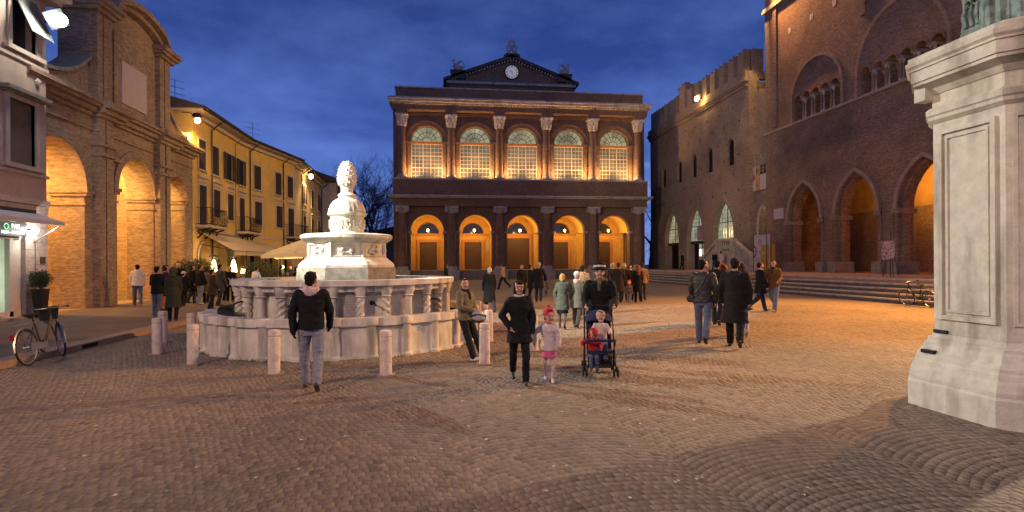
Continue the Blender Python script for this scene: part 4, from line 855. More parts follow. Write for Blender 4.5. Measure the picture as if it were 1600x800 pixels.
def far_left():
    t = thing('pale_house', 'pale grey house with quoins at the end of the left side street', 'building', (-14, 66, 0))
    b = MB(); b.box(-20, -10.9, 62, 72, 0, 10.6); part('wall', b, M['white'], t)
    b = MB()
    for k in range(16): b.box(-10.898, -10.86, 62 - .03, 62.5 + .25 * (k % 2), k * .66, k * .66 + .62); b.box(-11.4 - .25 * (k % 2), -10.9, 61.96, 61.998, k * .66, k * .66 + .62)
    part('quoins', b, M['trim'], t); b = MB(); b.prism(Fr((0, 61.3, 0), (1, 0, 0), (0, -1, 0)), [(-20.5, 10.6), (-10.2, 10.6), (-10.2, 10.8), (-15.4, 12.6), (-20.5, 10.8)], 0, -11); part('roof', b, M['tile'], t)
    b = MB(); b.box(-20, -10.85, 61.95, 61.999, 6.3, 6.5); b.box(-20, -10.85, 61.95, 61.999, 3.3, 3.5); part('string_course', b, M['trim'], t)
    for x, z in ((-13, 7.3), (-13, 4.2)):
        b = MB(); b.box(x - .5, x + .5, 61.93, 61.99, z, z + 1.6); part('window', b, M['shutter'], t)
    t = thing('dark_end_house', 'dark low building closing the street behind the bare trees left of the theatre', 'building', (-6, 96, 0))
    b = MB(); b.box(-14, 3, 92, 100, 0, 6); part('wall', b, mat('far_plaster', (.24, .2, .18), .9), t); b = MB(); b.prism(Fr((0, 91.5, 0), (1, 0, 0), (0, -1, 0)), [(-14.5, 6), (3.5, 6), (3.5, 6.2), (-5.5, 8.2), (-14.5, 6.2)], 0, -9); part('roof', b, M['tile'], t)
    for k in range(5): b = MB(); b.box(-13 + k * 3.1, -12 + k * 3.1, 91.95, 91.99, 3, 4.6); part('window', b, M['shutter'], t)
    t = thing('far_right_house', 'dark building far down the street between the theatre and the battlemented palace', 'building', (30, 100, 0))
    b = MB(); b.box(22, 36, 98, 108, 0, 8); part('wall', b, mat('far_plaster', (.24, .2, .18), .9), t); b = MB(); b.prism(Fr((0, 97.5, 0), (1, 0, 0), (0, -1, 0)), [(21.5, 8), (36.5, 8), (29, 10.5)], 0, -11); part('roof', b, M['tile'], t)
    for k in range(4): b = MB(); b.box(23.2 + k * 3.1, 24.3 + k * 3.1, 97.95, 97.99, 4, 5.8); part('window', b, M['shutter'], t)
far_left()
# ================================================================== ground
def cobble_mat():
    m, t, b = newmat('porphyry_setts'); n = t.nodes; l = t.links
    at = n.new('ShaderNodeAttribute'); at.attribute_name = 'tone'; g = n.new('ShaderNodeNewGeometry')
    no = n.new('ShaderNodeTexNoise'); no.inputs['Scale'].default_value = .35; no.inputs['Detail'].default_value = 7; l.new(g.outputs['Position'], no.inputs['Vector'])
    r = n.new('ShaderNodeValToRGB'); r.color_ramp.elements[0].position = .35; r.color_ramp.elements[0].color = (.165, .14, .105, 1); r.color_ramp.elements[1].position = .68; r.color_ramp.elements[1].color = (.27, .20, .14, 1); l.new(no.outputs[0], r.inputs[0])
    n2 = n.new('ShaderNodeTexNoise'); n2.inputs['Scale'].default_value = 26; n2.inputs['Detail'].default_value = 6; l.new(g.outputs['Position'], n2.inputs['Vector'])
    mm = n.new('ShaderNodeMath'); mm.operation = 'MULTIPLY_ADD'; mm.inputs[1].default_value = .8; mm.inputs[2].default_value = .6; l.new(n2.outputs[0], mm.inputs[0])
    k = n.new('ShaderNodeMath'); k.operation = 'MULTIPLY'; l.new(mm.outputs[0], k.inputs[0]); l.new(at.outputs['Fac'], k.inputs[1])
    vm = n.new('ShaderNodeVectorMath'); vm.operation = 'SCALE'; l.new(r.outputs[0], vm.inputs[0]); l.new(k.outputs[0], vm.inputs['Scale'])
    l.new(vm.outputs[0], b.inputs['Base Color']); b.inputs['Roughness'].default_value = .62; b.inputs['Specular IOR Level'].default_value = .35
    f = n.new('ShaderNodeTexNoise'); f.inputs['Scale'].default_value = 55; f.inputs['Detail'].default_value = 4; l.new(g.outputs['Position'], f.inputs['Vector'])
    bp = n.new('ShaderNodeBump'); bp.inputs['Strength'].default_value = .6; bp.inputs['Distance'].default_value = .01; l.new(f.outputs[0], bp.inputs['Height']); l.new(bp.outputs[0], b.inputs['Normal']); return m
FC = EYE + ray(543, 420) * 13.35; FC.z = 0
PA = gnd(1408, 630); PB = gnd(1568, 669.5); PX = (PA.x + PB.x) / 2; PYm = (PA.y + PB.y) / 2; PH = .93; PC = (PX + PH, PYm)
print('fountain', FC, 'pedestal', PA, PB)
def ground():
    b = MB(); b.box(-260, 260, -40, 400, -1, 0); gm = mat('distant_paving', (.21, .165, .12), .7, .12, 1.2, .9, stain=((.16, .11, .085), .3, .5), fine=13, bdist=.03)
    g = struct('piazza_paving', b, gm)
    # setts in segmental arcs
    Wd, p = 1.9, .094; AH = math.radians(33); R = Wd / 2 / math.sin(AH); nk = 24; rot = math.radians(9); cr, sr = math.cos(rot), math.sin(rot)
    ks = np.arange(-14, 18); js = np.arange(-20, 340); fs = np.arange(nk)
    K, J, Q = np.meshgrid(ks, js, fs, indexing='ij'); K = K.ravel(); J = J.ravel(); Q = Q.ravel()
    off = (K * 0.37 % 1) * p * 3; jit = rng.uniform(-.25, .25, len(K)) * 0 
    def corner(fq, jj):
        ph = (fq / nk - .5) * 2 * AH; x = K * Wd + R * np.sin(ph); y = jj * p + off + R * np.cos(ph) - R; return np.stack([cr * x - sr * y, sr * x + cr * y], 1)
    row = (J * 7919 + K * 104729) % 97 / 97.0 - .5
    sh = row * .8
    def hs(q): v = np.sin(K * 12.9898 + J * 78.233 + q * 37.719) * 43758.5453; return (v - np.floor(v) - .5) * .42
    ea, eb = Q + sh + hs(Q), Q + 1 + sh + hs(Q + 1)
    g1 = .04; c = [corner(ea + g1, J + .035), corner(eb - g1, J + .035), corner(eb - g1, J + .965), corner(ea + g1, J + .965)]
    cen = sum(c) / 4
    t = cen[:, 0] * fwd.x + cen[:, 1] * fwd.y; u = (cen[:, 0] * rgt.x + cen[:, 1] * rgt.y) / np.maximum(t, .1)
    keep = (t > 3.2) & (t < 23) & (abs(u) < 1.0) & (cen[:, 0] > -7.5) & (cen[:, 0] < 18.95) & (abs(Q + sh + .5 - nk / 2) < nk / 2 + .1)
    keep &= np.hypot(cen[:, 0] - FC.x, cen[:, 1] - FC.y) > 3.06
    keep &= ~((abs(cen[:, 0] - PC[0]) < PH + .02) & (abs(cen[:, 1] - PC[1]) < PH + .02))
    c = [q[keep] for q in c]; cen = cen[keep]; t = t[keep]; n = len(cen); jt = lambda s: rng.uniform(-s, s, (n, 2))
    c = [q + jt(.005) for q in c]; top = [cen + (q - cen) * .93 for q in c]
    hz = rng.uniform(.0032, .006, n); V = np.zeros((n, 8, 3)); tilt = rng.uniform(-.0012, .0012, (n, 4))
    for i in range(4): V[:, i, :2] = c[i]; V[:, i, 2] = -.002; V[:, 4 + i, :2] = top[i]; V[:, 4 + i, 2] = hz + tilt[:, i]
    tone = rng.uniform(.80, 1.18, n) * np.where(rng.random(n) < .06, .72, 1)
    order = np.argsort(t); cm = cobble_mat(); M['cobble'] = cm
    u_ = (cen[:, 0] * rgt.x + cen[:, 1] * rgt.y) / t
    vis = order[(t[order] > 3.95) & (abs(u_[order]) < .93)][:300]; rest = np.setdiff1d(np.arange(n), vis)
    fpat = np.array([(4, 5, 6, 7), (0, 1, 5, 4), (1, 2, 6, 5), (2, 3, 7, 6), (3, 0, 4, 7)])
    def mk(name, idx, parent, closed=False):
        fp = np.vstack([fpat, [(3, 2, 1, 0)]]) if closed else fpat; m_ = len(idx); me = bpy.data.meshes.new(name); me.vertices.add(m_ * 8); me.vertices.foreach_set('co', V[idx].reshape(-1))
        f = (fp[None] + (np.arange(m_) * 8)[:, None, None]).reshape(-1); nf = m_ * len(fp)
        me.loops.add(nf * 4); me.loops.foreach_set('vertex_index', f.astype(np.int32)); me.polygons.add(nf); me.polygons.foreach_set('loop_start', np.arange(nf, dtype=np.int32) * 4)
        me.update(calc_edges=True); a = me.attributes.new('tone', 'FLOAT', 'FACE'); a.data.foreach_set('value', np.repeat(tone[idx], len(fp)).astype(np.float32)); me.materials.append(cm)
        o = bpy.data.objects.new(name, me); COL.objects.link(o); o.parent = parent; return o
    mk('sett_paving', rest, g).__setitem__('kind', 'stuff')
    for i in vis: mk('sett', np.array([i]), g, True)
    print('setts', n)
    # pavement on the left with kerb stones
    b = MB(); b.box(-40, -7.92, -20, 61, 0.002, .12); pv = struct('pavement', b, M['walk'])
    y = -6.0; i = 0
    while y < 60:
        ln = 1.1 + .25 * math.sin(i * 2.3); b = MB()
        b.box(-7.918, -7.56 + .004 * (i % 3), y + .006, y + ln - .006, 0.001, .126 + .002 * (i % 2)); part('kerb_stone', b, M['kerb'], pv); y += ln; i += 1
    p0 = on(141, 541, 0, -7.55); b = MB(); b.box(-7.56, -7.548, p0.y - .28, p0.y + .28, .02, .10); part('drain_slot', b, M['hole'], pv)
    q = gnd(115, 536, .12); b = MB(); b.box(q.x - .3, q.x + .3, q.y - .3, q.y + .3, .121, .127); part('manhole_cover', b, M['pipe'], pv)
    # steps and terrace on the right
    b = MB(); b.box(20.402, 40, 4, 61.5, .0, 1.0); te = struct('terrace', b, M['terra'])
    for k in range(5):
        y = 6.0 + .4 * k; i = 0
        while y < 61.4:
            ln = 2.3 + .5 * math.sin(i * 1.7 + k * 2.1); e = min(y + ln, 61.5); b = MB(); b.box(19.02 + .35 * k + .003 * (i % 3), 20.4 if k < 4 else 20.8, y + .005, e - .005, .2 * k + .002, .2 * (k + 1) - .065); st = part('step', b, M['stepm'], te); b = MB(); b.box(18.99 + .35 * k + .004 * (i % 3), 20.4 if k < 4 else 20.8, y + .004, e - .004, .2 * (k + 1) - .064, .2 * (k + 1) + (.004 if k == 4 else 0)); part('tread', b, M['stone'], st); y += ln; i += 1  # shaded risers and lit treads put into the stone colours, dark against pale
    # grass growing at the fountain's foot, scraps on the setts
    b = MB()
    for _ in range(900):
        a = random.uniform(math.pi * .95, math.pi * 1.75); r = 3.08 + abs(random.gauss(0, .07))
        if math.sin(a * 9) + random.uniform(-.8, .8) < .2: continue
        x, y = FC.x + r * math.cos(a), FC.y + r * math.sin(a); h = random.uniform(.02, .07); w = random.uniform(0, 6.28)
        b.add([(x, y, 0), (x + .012 * math.cos(w), y + .012 * math.sin(w), 0), (x + random.uniform(-.03, .03), y + random.uniform(-.03, .03), h)], [(0, 1, 2)])
    o = part('grass_tufts', b, mat('weed_green', (.07, .10, .035), .9, .3, 9), None, kind='stuff'); tag(o, 'thin weeds and grass growing along the foot of the fountain basin', 'grass')
    b = MB()
    for px, py in [(260, 772), (150, 668), (405, 693), (690, 705), (285, 612), (380, 607), (530, 640), (820, 728), (830, 758), (1060, 600), (340, 650), (470, 668), (760, 690), (1250, 600), (1060, 755), (640, 640), (180, 778), (905, 668)] + [(random.uniform(60, 1350), random.uniform(600, 790)) for _ in range(50)]:
        q = gnd(px, py); w = random.uniform(.008, .022); a = random.uniform(0, 3); ca, sa = math.cos(a) * w, math.sin(a) * w; z = .022
        b.add([(q.x - ca, q.y - sa, z), (q.x + sa, q.y - ca, z + .004), (q.x + ca, q.y + sa, z + .003), (q.x - sa, q.y + ca, z + .006)], [(0, 1, 2, 3)])
    o = part('paper_scraps', b, mat('paper_scrap', (.6, .55, .45), .8, .2, 9), None, kind='stuff'); tag(o, 'tiny pale paper scraps scattered over the dark setts', 'litter')
ground()
# ================================================================== fountain
def fountain():
    cx, cy = FC.x, FC.y; t = thing('fountain', 'old white marble fountain with pilastered basins, spiral columns and a pinecone on top', 'fountain', (cx, cy, 0)); A = M['marble']; A2 = M['marble2']
    P = lambda r, a, z: (cx + r * math.cos(a), cy + r * math.sin(a), z)
    def wedge(b, r0, r1, a0, a1, z0, z1, n=1):
        for k in range(n):
            u, v = a0 + (a1 - a0) * k / n, a0 + (a1 - a0) * (k + 1) / n; b.hexa([P(r0, u, z0), P(r1, u, z0), P(r1, v, z0), P(r0, v, z0), P(r0, u, z1), P(r1, u, z1), P(r1, v, z1), P(r0, v, z1)])
        return b
    def curved(b, a0, a1, z0, z1, rin, R, sag, n=5):   # slightly concave panel
        ins = []; out = []
        for k in range(n + 1):
            q = k / n; a = a0 + (a1 - a0) * q; ins.append((rin, a)); out.append((R - sag * math.sin(math.pi * q), a))
        vs = [P(r, a, z) for z in (z0, z1) for lst in (ins, out) for r, a in lst]; m_ = n + 1; fs = []
        for i in range(n): fs += [(i, i + 1, m_ + i + 1, m_ + i), (2 * m_ + i, 2 * m_ + i + 1, 3 * m_ + i + 1, 3 * m_ + i), (i, i + 1, 2 * m_ + i + 1, 2 * m_ + i), (m_ + i, m_ + i + 1, 3 * m_ + i + 1, 3 * m_ + i)]
        fs += [(0, m_, 3 * m_, 2 * m_), (n, m_ + n, 3 * m_ + n, 2 * m_ + n)]; return b.add(vs, fs)
    n = 28; R = 3.08
    for i in range(n):
        a = 2 * math.pi * (i + .35) / n; e = 2 * math.pi / n; w = .10 / R
        b = MB(); curved(b, a + w * .8, a + e - w * .8, .0, .62, R - .26, R - .05, .05 if i % 2 else -.02); part('basin_panel', b, A, t)
        b = MB(); curved(b, a + w * .9, a + e - w * .9, .622, .77, R - .30, R + .015, .05 if i % 2 else -.02); part('coping_stone', b, A, t)
        b = MB(); curved(b, a + w * .8, a + e - w * .8, .002, .07, R - .1, R - .01, .05 if i % 2 else -.02); part('basin_plinth', b, A, t)
        b = MB(); b.lathe(P(R - .07, a, 0), [(.135, 0), (.135, .05), (.105, .08), (.1, .6), (.115, .625)], 10); part('pilaster', b, A, t, True)
        b = MB(); b.lathe(P(R - .08, a, 0), [(.13, .627), (.15, .64), (.15, .765), (.14, .785)], 10); part('pilaster_cap', b, A, t, True)
    b = MB(); b.lathe((cx, cy, 0), [(2.95, .3), (2.1, .5)], 48); part('basin_water', b, mat('dark_water', (.015, .018, .015), .1, .2, 3, .3, spec=.6, fine=9), t)
    # raised basin
    n = 28; R = 2.36
    for i in range(n):
        a = 2 * math.pi * (i + .15) / n; e = 2 * math.pi / n; w = .05 / R
        b = MB(); curved(b, a + w * .1, a + e - w * .1, .3, 1.24, R - .4, R - .10, .04); part('upper_panel', b, A, t); b = MB(); curved(b, a - e / 2 + .002, a + e / 2 - .002, 1.242, 1.36, R - .35, R + .03, -.03, 6); part('frieze_panel', b, A, t)
        b = MB(); curved(b, a + w, a + e - w, .302, .52, R - .138, R + .04, .05); part('upper_plinth', b, A, t)
        b = MB(); q = P(R + .0, a, 0); r0 = .078
        if i % 3:
            vs = []; kz = 34; na = 16
            for k in range(kz + 1):
                z = .62 + .5 * k / kz
                for j in range(na): ang = 2 * math.pi * j / na; rr = r0 + .017 * math.cos(3 * ang - z * (48 if i % 3 == 1 else -48)); vs.append((q[0] + rr * math.cos(ang), q[1] + rr * math.sin(ang), z))
            b.add(vs, [(k * na + j, k * na + (j + 1) % na, (k + 1) * na + (j + 1) % na, (k + 1) * na + j) for k in range(kz) for j in range(na)])
            part('spiral_column', b, A, t, True)
        else: b.lathe(q, [(r0, .62), (r0 * .9, 1.12)], 12); part('column', b, A, t, True)
        b = MB(); b.lathe(q, [(.13, .45), (.13, .53), (.1, .55), (.12, .6), (.09, .62)], 12); part('column_base', b, A, t, True)
        b = MB(); b.lathe(q, [(.085, 1.12), (.115, 1.14), (.085, 1.16), (.12, 1.23), (.13, 1.30), (.15, 1.36)], 12); part('column_capital', b, A, t, True)
        b = MB(); curved(b, a - e / 2, a + e / 2, 1.362, 1.47, R - .42, R + .15, -.02, 6); part('rim_stone', b, A, t)
    b = MB(); b.lathe((cx, cy, 0), [(R + .12, 1.4), (R + .18, 1.43), (R + .16, 1.475)], 60); 
    b = MB(); b.lathe((cx, cy, 0), [(R - .35, 1.28), (.3, 1.36)], 40); part('upper_water', b, MATS['dark_water'], t)
    # spouts and iron bars
    for i in range(n):
        a = 2 * math.pi * (i + .65) / n
        if i % 3 == 1:
            b = MB(); b.lathe(P(R - .16, a, 1.0), [(.02, -.05), (.05, -.03), (.05, .03), (.02, .05)], 8); b.tube([P(R - .16, a, 1.0), P(R + .04, a, 1.02), P(R + .17, a, .97)], .02, 6); part('spout', b, M['iron'], t, True)
        b = MB(); e = 2 * math.pi / n; b.tube([P(R + .07, a - e * .42, .6), P(R + .4, a, .62), P(R + .07, a + e * .42, .6)], .014, 5); part('iron_bar', b, M['iron'], t)
    b = MB(); aa = [math.radians(v) for v in range(165, 236, 3)]
    b.tube([P(2.75, a, .80) for a in aa], .014, 4); b.tube([P(2.75, a, .56) for a in aa], .014, 4)
    for a in [math.radians(v * .9) for v in range(183, 262, 1)]: b.tube([P(2.75, a, .5), P(2.75, a, .86)], .009, 4)
    part('railing', b, M['iron'], t)
    # inscribed tablet on the panel
    d = Vector((552, 0, 0)); r = ray(552, 470); dirv = Vector((r.x, r.y)); best = None
    for k in range(720):
        a = math.pi * 2 * k / 720; q = P(R, a, 1.0)
        if (q[0] * fwd.x + q[1] * fwd.y) < 13.6:
            tt = q[0] * fwd.x + q[1] * fwd.y; px = 800 + F * (q[0] * rgt.x + q[1] * rgt.y) / tt
            if best is None or abs(px - 552) < best[0]: best = (abs(px - 552), a)
    a = best[1]; nrm = Vector((math.cos(a), math.sin(a), 0)); fr = Fr(P(R - .1, a, 0), (-math.sin(a), math.cos(a), 0), nrm)
    b = MB(); b.fbox(fr, -.15, .15, .62, 1.22, -.1, .03); tb = part('inscribed_tablet', b, mat('grey_tablet', (.34, .32, .33), .6, .1, 9, .3), t)
    b = MB(); [b.fbox(fr, -.12 + .01 * (k % 2), .12 - .015 * (k % 3), 1.14 - k * .055, 1.152 - k * .055, .03, .034) for k in range(9)]; part('worn_lines', b, M['greystone'], tb).__setitem__('kind', 'stuff')
    # centre
    def octa(prof, rot=22.5, nn=8): b = MB(); b.lathe((cx, cy, 0), prof, nn, math.radians(rot), math.radians(rot) + 2 * math.pi); return b
    ro = 22.5 + 8
    part('plinth', octa([(1.2, 1.1), (1.2, 1.50), (1.19, 1.72)], ro), M['greystone'], t)
    part('base_moulding', octa([(1.16, 1.722), (1.16, 1.78), (1.08, 1.86), (1.02, 1.9), (.97, 1.95)], ro), A2, t)
    part('die', octa([(.92, 1.95), (.92, 2.30)], ro), A2, t)
    for k in range(8):
        a = math.radians(ro + 45 * k + 22.5); nr = Vector((math.cos(a), math.sin(a), 0)); ap = .92 * math.cos(math.pi / 8); fr = Fr((cx + nr.x * ap, cy + nr.y * ap, 0), (-nr.y, nr.x, 0), nr); b = MB()
        for x0, x1, z0, z1 in ((-.30, .30, 2.24, 2.28), (-.30, .30, 1.97, 2.0), (-.30, -.29, 2.0, 2.24), (.29, .30, 2.0, 2.24)): b.fbox(fr, x0, x1, z0, z1, .001, .025)
        rd = random.Random(k)
        for s in (-1, 1):
            pts = [fr.pt(s * (.04 + .16 * math.sin(j * .8 + k)) * (1 - .05 * j), 2.03 + .025 * j, .02) for j in range(8)]; b.tube(pts, .022, 6)
            b.ball(fr.pt(s * .1, 2.12, .015), .05, .05, .06)
        part('relief_panel', b, A2, t, True)
        b = MB(); a2 = math.radians(ro + 45 * k); b.tube([P(.915, a2, 1.96), P(.915, a2, 2.29)], .045, 6); part('corner_pilaster', b, A2, t)
    b = MB(); b.lathe((cx, cy, 0), [(.9, 2.28), (.94, 2.31), (1.02, 2.36), (1.06, 2.4), (1.06, 2.47), (1.01, 2.50), (.6, 2.49)], 24); part('top_slab', b, A2, t, True)
    b = MB(); b.lathe((cx, cy, 0), [(.44, 2.49), (.44, 2.54), (.385, 2.57), (.385, 2.92), (.41, 2.94), (.455, 2.97), (.455, 3.01), (.41, 3.03)], 24); part('drum', b, A2, t, True)
    b = MB()
    for k in range(14):
        a = 2 * math.pi * k / 14; rr = .39
        for j in range(5): w = j * 1.26 + k; b.ball(P(rr, a + .1 * math.cos(w), 2.74 + .08 * math.sin(w)), .035, .035, .045, 6, 4)
        b.tube([P(rr, a - .16, 2.66), P(rr + .02, a - .1, 2.84), P(rr, a, 2.8)], .02, 5)
    part('relief_frieze', b, A2, t, True)
    vs = []; na = 48; pr = [(.42, 3.03), (.42, 3.07), (.40, 3.14), (.37, 3.21), (.32, 3.28), (.25, 3.34), (.18, 3.37)]
    b = MB()
    for r_, z in pr:
        for j in range(na): ang = 2 * math.pi * j / na; rr = r_ * (1 + .05 * abs(math.cos(12 * ang)) - .02); vs.append((cx + rr * math.cos(ang), cy + rr * math.sin(ang), z))
    b.add(vs, [(k * na + j, k * na + (j + 1) % na, (k + 1) * na + (j + 1) % na, (k + 1) * na + j) for k in range(len(pr) - 1) for j in range(na)]); part('gadrooned_dome', b, A2, t, True)
    b = MB(); b.lathe((cx, cy, 0), [(.22, 3.34), (.2, 3.4), (.22, 3.43), (.2, 3.47), (.145, 3.5), (.14, 3.62), (.17, 3.66)], 20); part('neck', b, A2, t, True)
    b = MB(); b.lathe((cx, cy, 0), [(.13, 3.64), (.21, 3.72), (.225, 3.88), (.19, 4.08), (.11, 4.22), (.02, 4.27)], 16); pc = part('pinecone', b, A2, t, True)
    b = MB(); golden = 2.39996
    for k in range(95):
        q = (k + .5) / 95; z = 3.68 + .57 * q; a = k * golden; rr = float(np.interp(z, [3.64, 3.72, 3.88, 4.08, 4.22, 4.27], [.13, .21, .225, .19, .11, .02])); s = .055 * (1 - .4 * q)
        c0 = Vector(P(rr - .01, a, z)); n_ = Vector((math.cos(a), math.sin(a), .25)).normalized(); tg = Vector((-math.sin(a), math.cos(a), 0)); up_ = n_.cross(tg)
        up_ = -up_ if up_.z < 0 else up_
        b.add([c0 - tg * s, c0 - up_ * s * .9, c0 + tg * s, c0 + up_ * s * .8, c0 + n_ * .035 + up_ * s * .35], [(0, 1, 4), (1, 2, 4), (2, 3, 4), (3, 0, 4), (3, 2, 1, 0)])
    part('scales', b, A2, pc).__setitem__('kind', 'stuff')
    b = MB(); a0_ = math.atan2(-1, .42) ; rr = 2.955; pts = [P(rr, a0_ + .012 * math.sin(k * 2.1) + .004 * k, .60 - .055 * k) for k in range(9)]; b.tube(pts, .006, 4); part('crack', b, M['hole'], t)
fountain()
# ================================================================== bollards around it
def bollards():
    def mk(lab, px, py, h=.74):
        q = gnd(px, py); t = thing('stone_bollard', lab, 'bollard', (q.x, q.y, 0), 'stone bollards around the fountain')
        b = MB(); r = .095; b.lathe((q.x, q.y, 0), [(r, .03), (r * 1.01, .3), (r, h - .13), (r * .96, h - .115)], 18); part('shaft', b, M['istone'], t, True)
        b = MB(); b.lathe((q.x, q.y, 0), [(r * .84, h - .116), (r * .84, h - .10), (r * .98, h - .095), (r * .98, h - .03), (r * .9, h - .008), (r * .6, h)], 18); part('cap', b, M['istone'], t, True)
        b = MB(); b.box(q.x - .13, q.x + .13, q.y - .13, q.y + .13, .001, .032); part('base_plate', b, M['kerb'], t); t.rotation_euler = (random.uniform(-.018, .018), random.uniform(-.018, .018), 0)
    for lab, px, py in (('stone bollard left of the fountain, the nearer of the two standing by the kerb', 246, 554), ('stone bollard just behind another one by the left kerb', 254, 536), ('stone bollard in front of the left end of the fountain basin', 301, 571), ('stone bollard beside the left rim of the fountain, behind a nearer one', 300, 541), ('stone bollard just left of the man in the pink hood', 428, 586), ('stone bollard in front of the middle of the fountain', 603, 588), ('stone bollard beside the leaning man in white sneakers', 757, 570), ('stone bollard between the woman in black and the girl', 834, 549), ('stone bollard right of the fountain, first behind the leaning man', 764, 535), ('stone bollard right of the fountain, second behind the leaning man', 757, 521), ('stone bollard right of the fountain, farthest of those behind the leaning man', 747, 511)):
        mk(lab, px, py)
bollards()
# ================================================================== statue pedestal on the right
def pedestal():
    X0, Y0 = PC; t = thing('statue_pedestal', 'tall white marble pedestal with moulded cornice and stained base at the right edge', 'pedestal', (X0, Y0, 0)); A = M['marble2']
    k0 = .56; dch = (PH + k0) / math.sqrt(2)
    def oct(e): h = PH - e; k = max(.02, math.sqrt(2) * (dch - e) - h); return [(-h, -k), (-k, -h), (k, -h), (h, -k), (h, k), (k, h), (-k, h), (-h, k)]
    def loft(name, prof, m_, bev=0):
        b = MB(); vs = []
        for e, z in prof: vs += [(X0 + x, Y0 + y, z) for x, y in oct(e)]
        n = len(prof); fs = [(j * 8 + i, j * 8 + (i + 1) % 8, (j + 1) * 8 + (i + 1) % 8, (j + 1) * 8 + i) for j in range(n - 1) for i in range(8)] + [tuple(range(8))[::-1], tuple(range((n - 1) * 8, n * 8))]
        b.add(vs, fs); o = part(name, b, m_, t); return o
    o = loft('plinth', [(0, 0), (0, .30), (.015, .33)], A)
    loft('base_moulding', [(.015, .332), (.012, .38), (.03, .46), (.06, .50), (.07, .56), (.085, .58), (.09, .62), (.14, .68), (.17, .76), (.2, .78), (.2, .82), (.24, .84), (.26, .90)], A)
    loft('shaft', [(.27, .902), (.27, 3.5)], A)
    loft('neck_moulding', [(.262, 3.502), (.22, 3.54), (.22, 3.58), (.2, 3.6), (.195, 3.66), (.24, 3.70)], A)
    loft('frieze', [(.262, 3.702), (.262, 3.86)], A)
    loft('cornice', [(.25, 3.862), (.22, 3.9), (.2, 3.93), (.07, 3.98), (.07, 4.02), (.05, 4.022), (.05, 4.16), (.03, 4.165), (.03, 4.19), (0, 4.22), (-.01, 4.27)], A)
    loft('top_slab', [(.02, 4.272), (.02, 4.33)], A); loft('upper_slab', [(.25, 4.332), (.25, 4.42)], A)
    # raised panel frames on the faces
    xs = X0 - (PH - .27); hh = PH - .27; kk = math.sqrt(2) * (dch - .27) - hh
    fr = Fr((xs, Y0, 0), (0, -1, 0), (-1, 0, 0))
    for nm, q, d in (('outer_frame', .0, .035), ('inner_frame', .09, .02)):
        a0, a1, z0, z1 = -kk + .09 + q, kk - .09 - q, 1.08 + q, 3.4 - q; w = .055 if q == 0 else .03; b = MB()
        for x0, x1, y0, y1 in ((a0, a0 + w, z0, z1), (a1 - w, a1, z0, z1), (a0 + w, a1 - w, z0, z0 + w), (a0 + w, a1 - w, z1 - w, z1)): b.fbox(fr, x0, x1, y0, y1, .001, d)
        part(nm, b, A, t)
    n_ = Vector((-1, -1, 0)).normalized(); dd = dch - .27; fr2 = Fr((X0 + n_.x * dd, Y0 + n_.y * dd, 0), (1, -1, 0), n_); hw = (hh - kk) / math.sqrt(2)
    b = MB()
    for x0, x1, y0, y1 in ((-hw + .06, -hw + .1, 1.08, 3.4), (hw - .1, hw - .06, 1.08, 3.4), (-hw + .1, hw - .1, 1.08, 1.12), (-hw + .1, hw - .1, 3.36, 3.4)): b.fbox(fr2, x0, x1, y0, y1, .001, .03)
    part('corner_frame', b, A, t)
    # iron clamps
    for px, py, dd in ((1468, 518, -.08), (1448, 549, -.03)):
        fq = Fr((X0 - PH + (.27 if dd == -.08 else .12), Y0, 0), (0, -1, 0), (-1, 0, 0)); s, z = fq.sz(px, py, .03); b = MB(); b.fbox(fq, s - .09, s + .09, z - .02, z + .02, -.08, .03); part('iron_clamp', b, M['iron'], t)
    # corbel block under the far end of the cornice
    b = MB(); b.box(X0 - PH + .14, X0 - PH + .3, Y0 + kk - .02, Y0 + kk + .14, 3.80, 3.975); part('corbel', b, A, t)
    # bronze base with reliefs and the hem of the seated figure
    s = thing('bronze_statue', 'green bronze statue base with figure reliefs on top of the white pedestal', 'statue', (X0, Y0, 4.42)); Bz = M['bronze']
    b = MB(); vs = []; prof = [(.50, 4.422), (.50, 4.47), (.44, 4.5), (.42, 4.58), (.40, 4.9), (.41, 5.1), (.47, 5.2), (.5, 5.24), (.5, 5.32)]
    for h, z in prof: c = h * .3; vs += [(X0 + x, Y0 + y, z) for x, y in ((-h, -h + c), (-h + c, -h), (h - c, -h), (h, -h + c), (h, h - c), (h - c, h), (-h + c, h), (-h, h - c))]
    n = len(prof); b.add(vs, [(j * 8 + i, j * 8 + (i + 1) % 8, (j + 1) * 8 + (i + 1) % 8, (j + 1) * 8 + i) for j in range(n - 1) for i in range(8)] + [tuple(range((n - 1) * 8, n * 8))]); part('bronze_base', b, Bz, s)
    b = MB(); fq = Fr((X0 - .41, Y0, 0), (0, -1, 0), (-1, 0, 0)); rd = random.Random(3)
    for k in range(7):
        a = -.22 + .075 * k; z = 4.62; b.tube([fq.pt(a, z, .01), fq.pt(a + rd.uniform(-.03, .03), z + .14, .03), fq.pt(a + rd.uniform(-.02, .02), z + .26, .02)], [.03, .038, .02], 6); b.ball(fq.pt(a, z + .31, .02), .026, .026, .032, 7, 5); b.tube([fq.pt(a, z + .22, .02), fq.pt(a + rd.choice((-1, 1)) * .06, z + rd.uniform(.1, .28), .04)], .014, 5)
    part('relief_figures', b, Bz, s, True)
    b = MB(); 
    for k in range(9):
        a = .05 + .07 * k; x = X0 - .47 + .02 * (k % 3); y = Y0 - a
        b.tube([(x + .02, y, 4.44), (x + .0 - .03 * (k % 2), y - .02, 4.8), (x + .1, y, 5.2), (x + .22, y + .05, 5.7)], [.075, .06, .07, .08], 7)
    part('draped_hem', b, Bz, s, True)
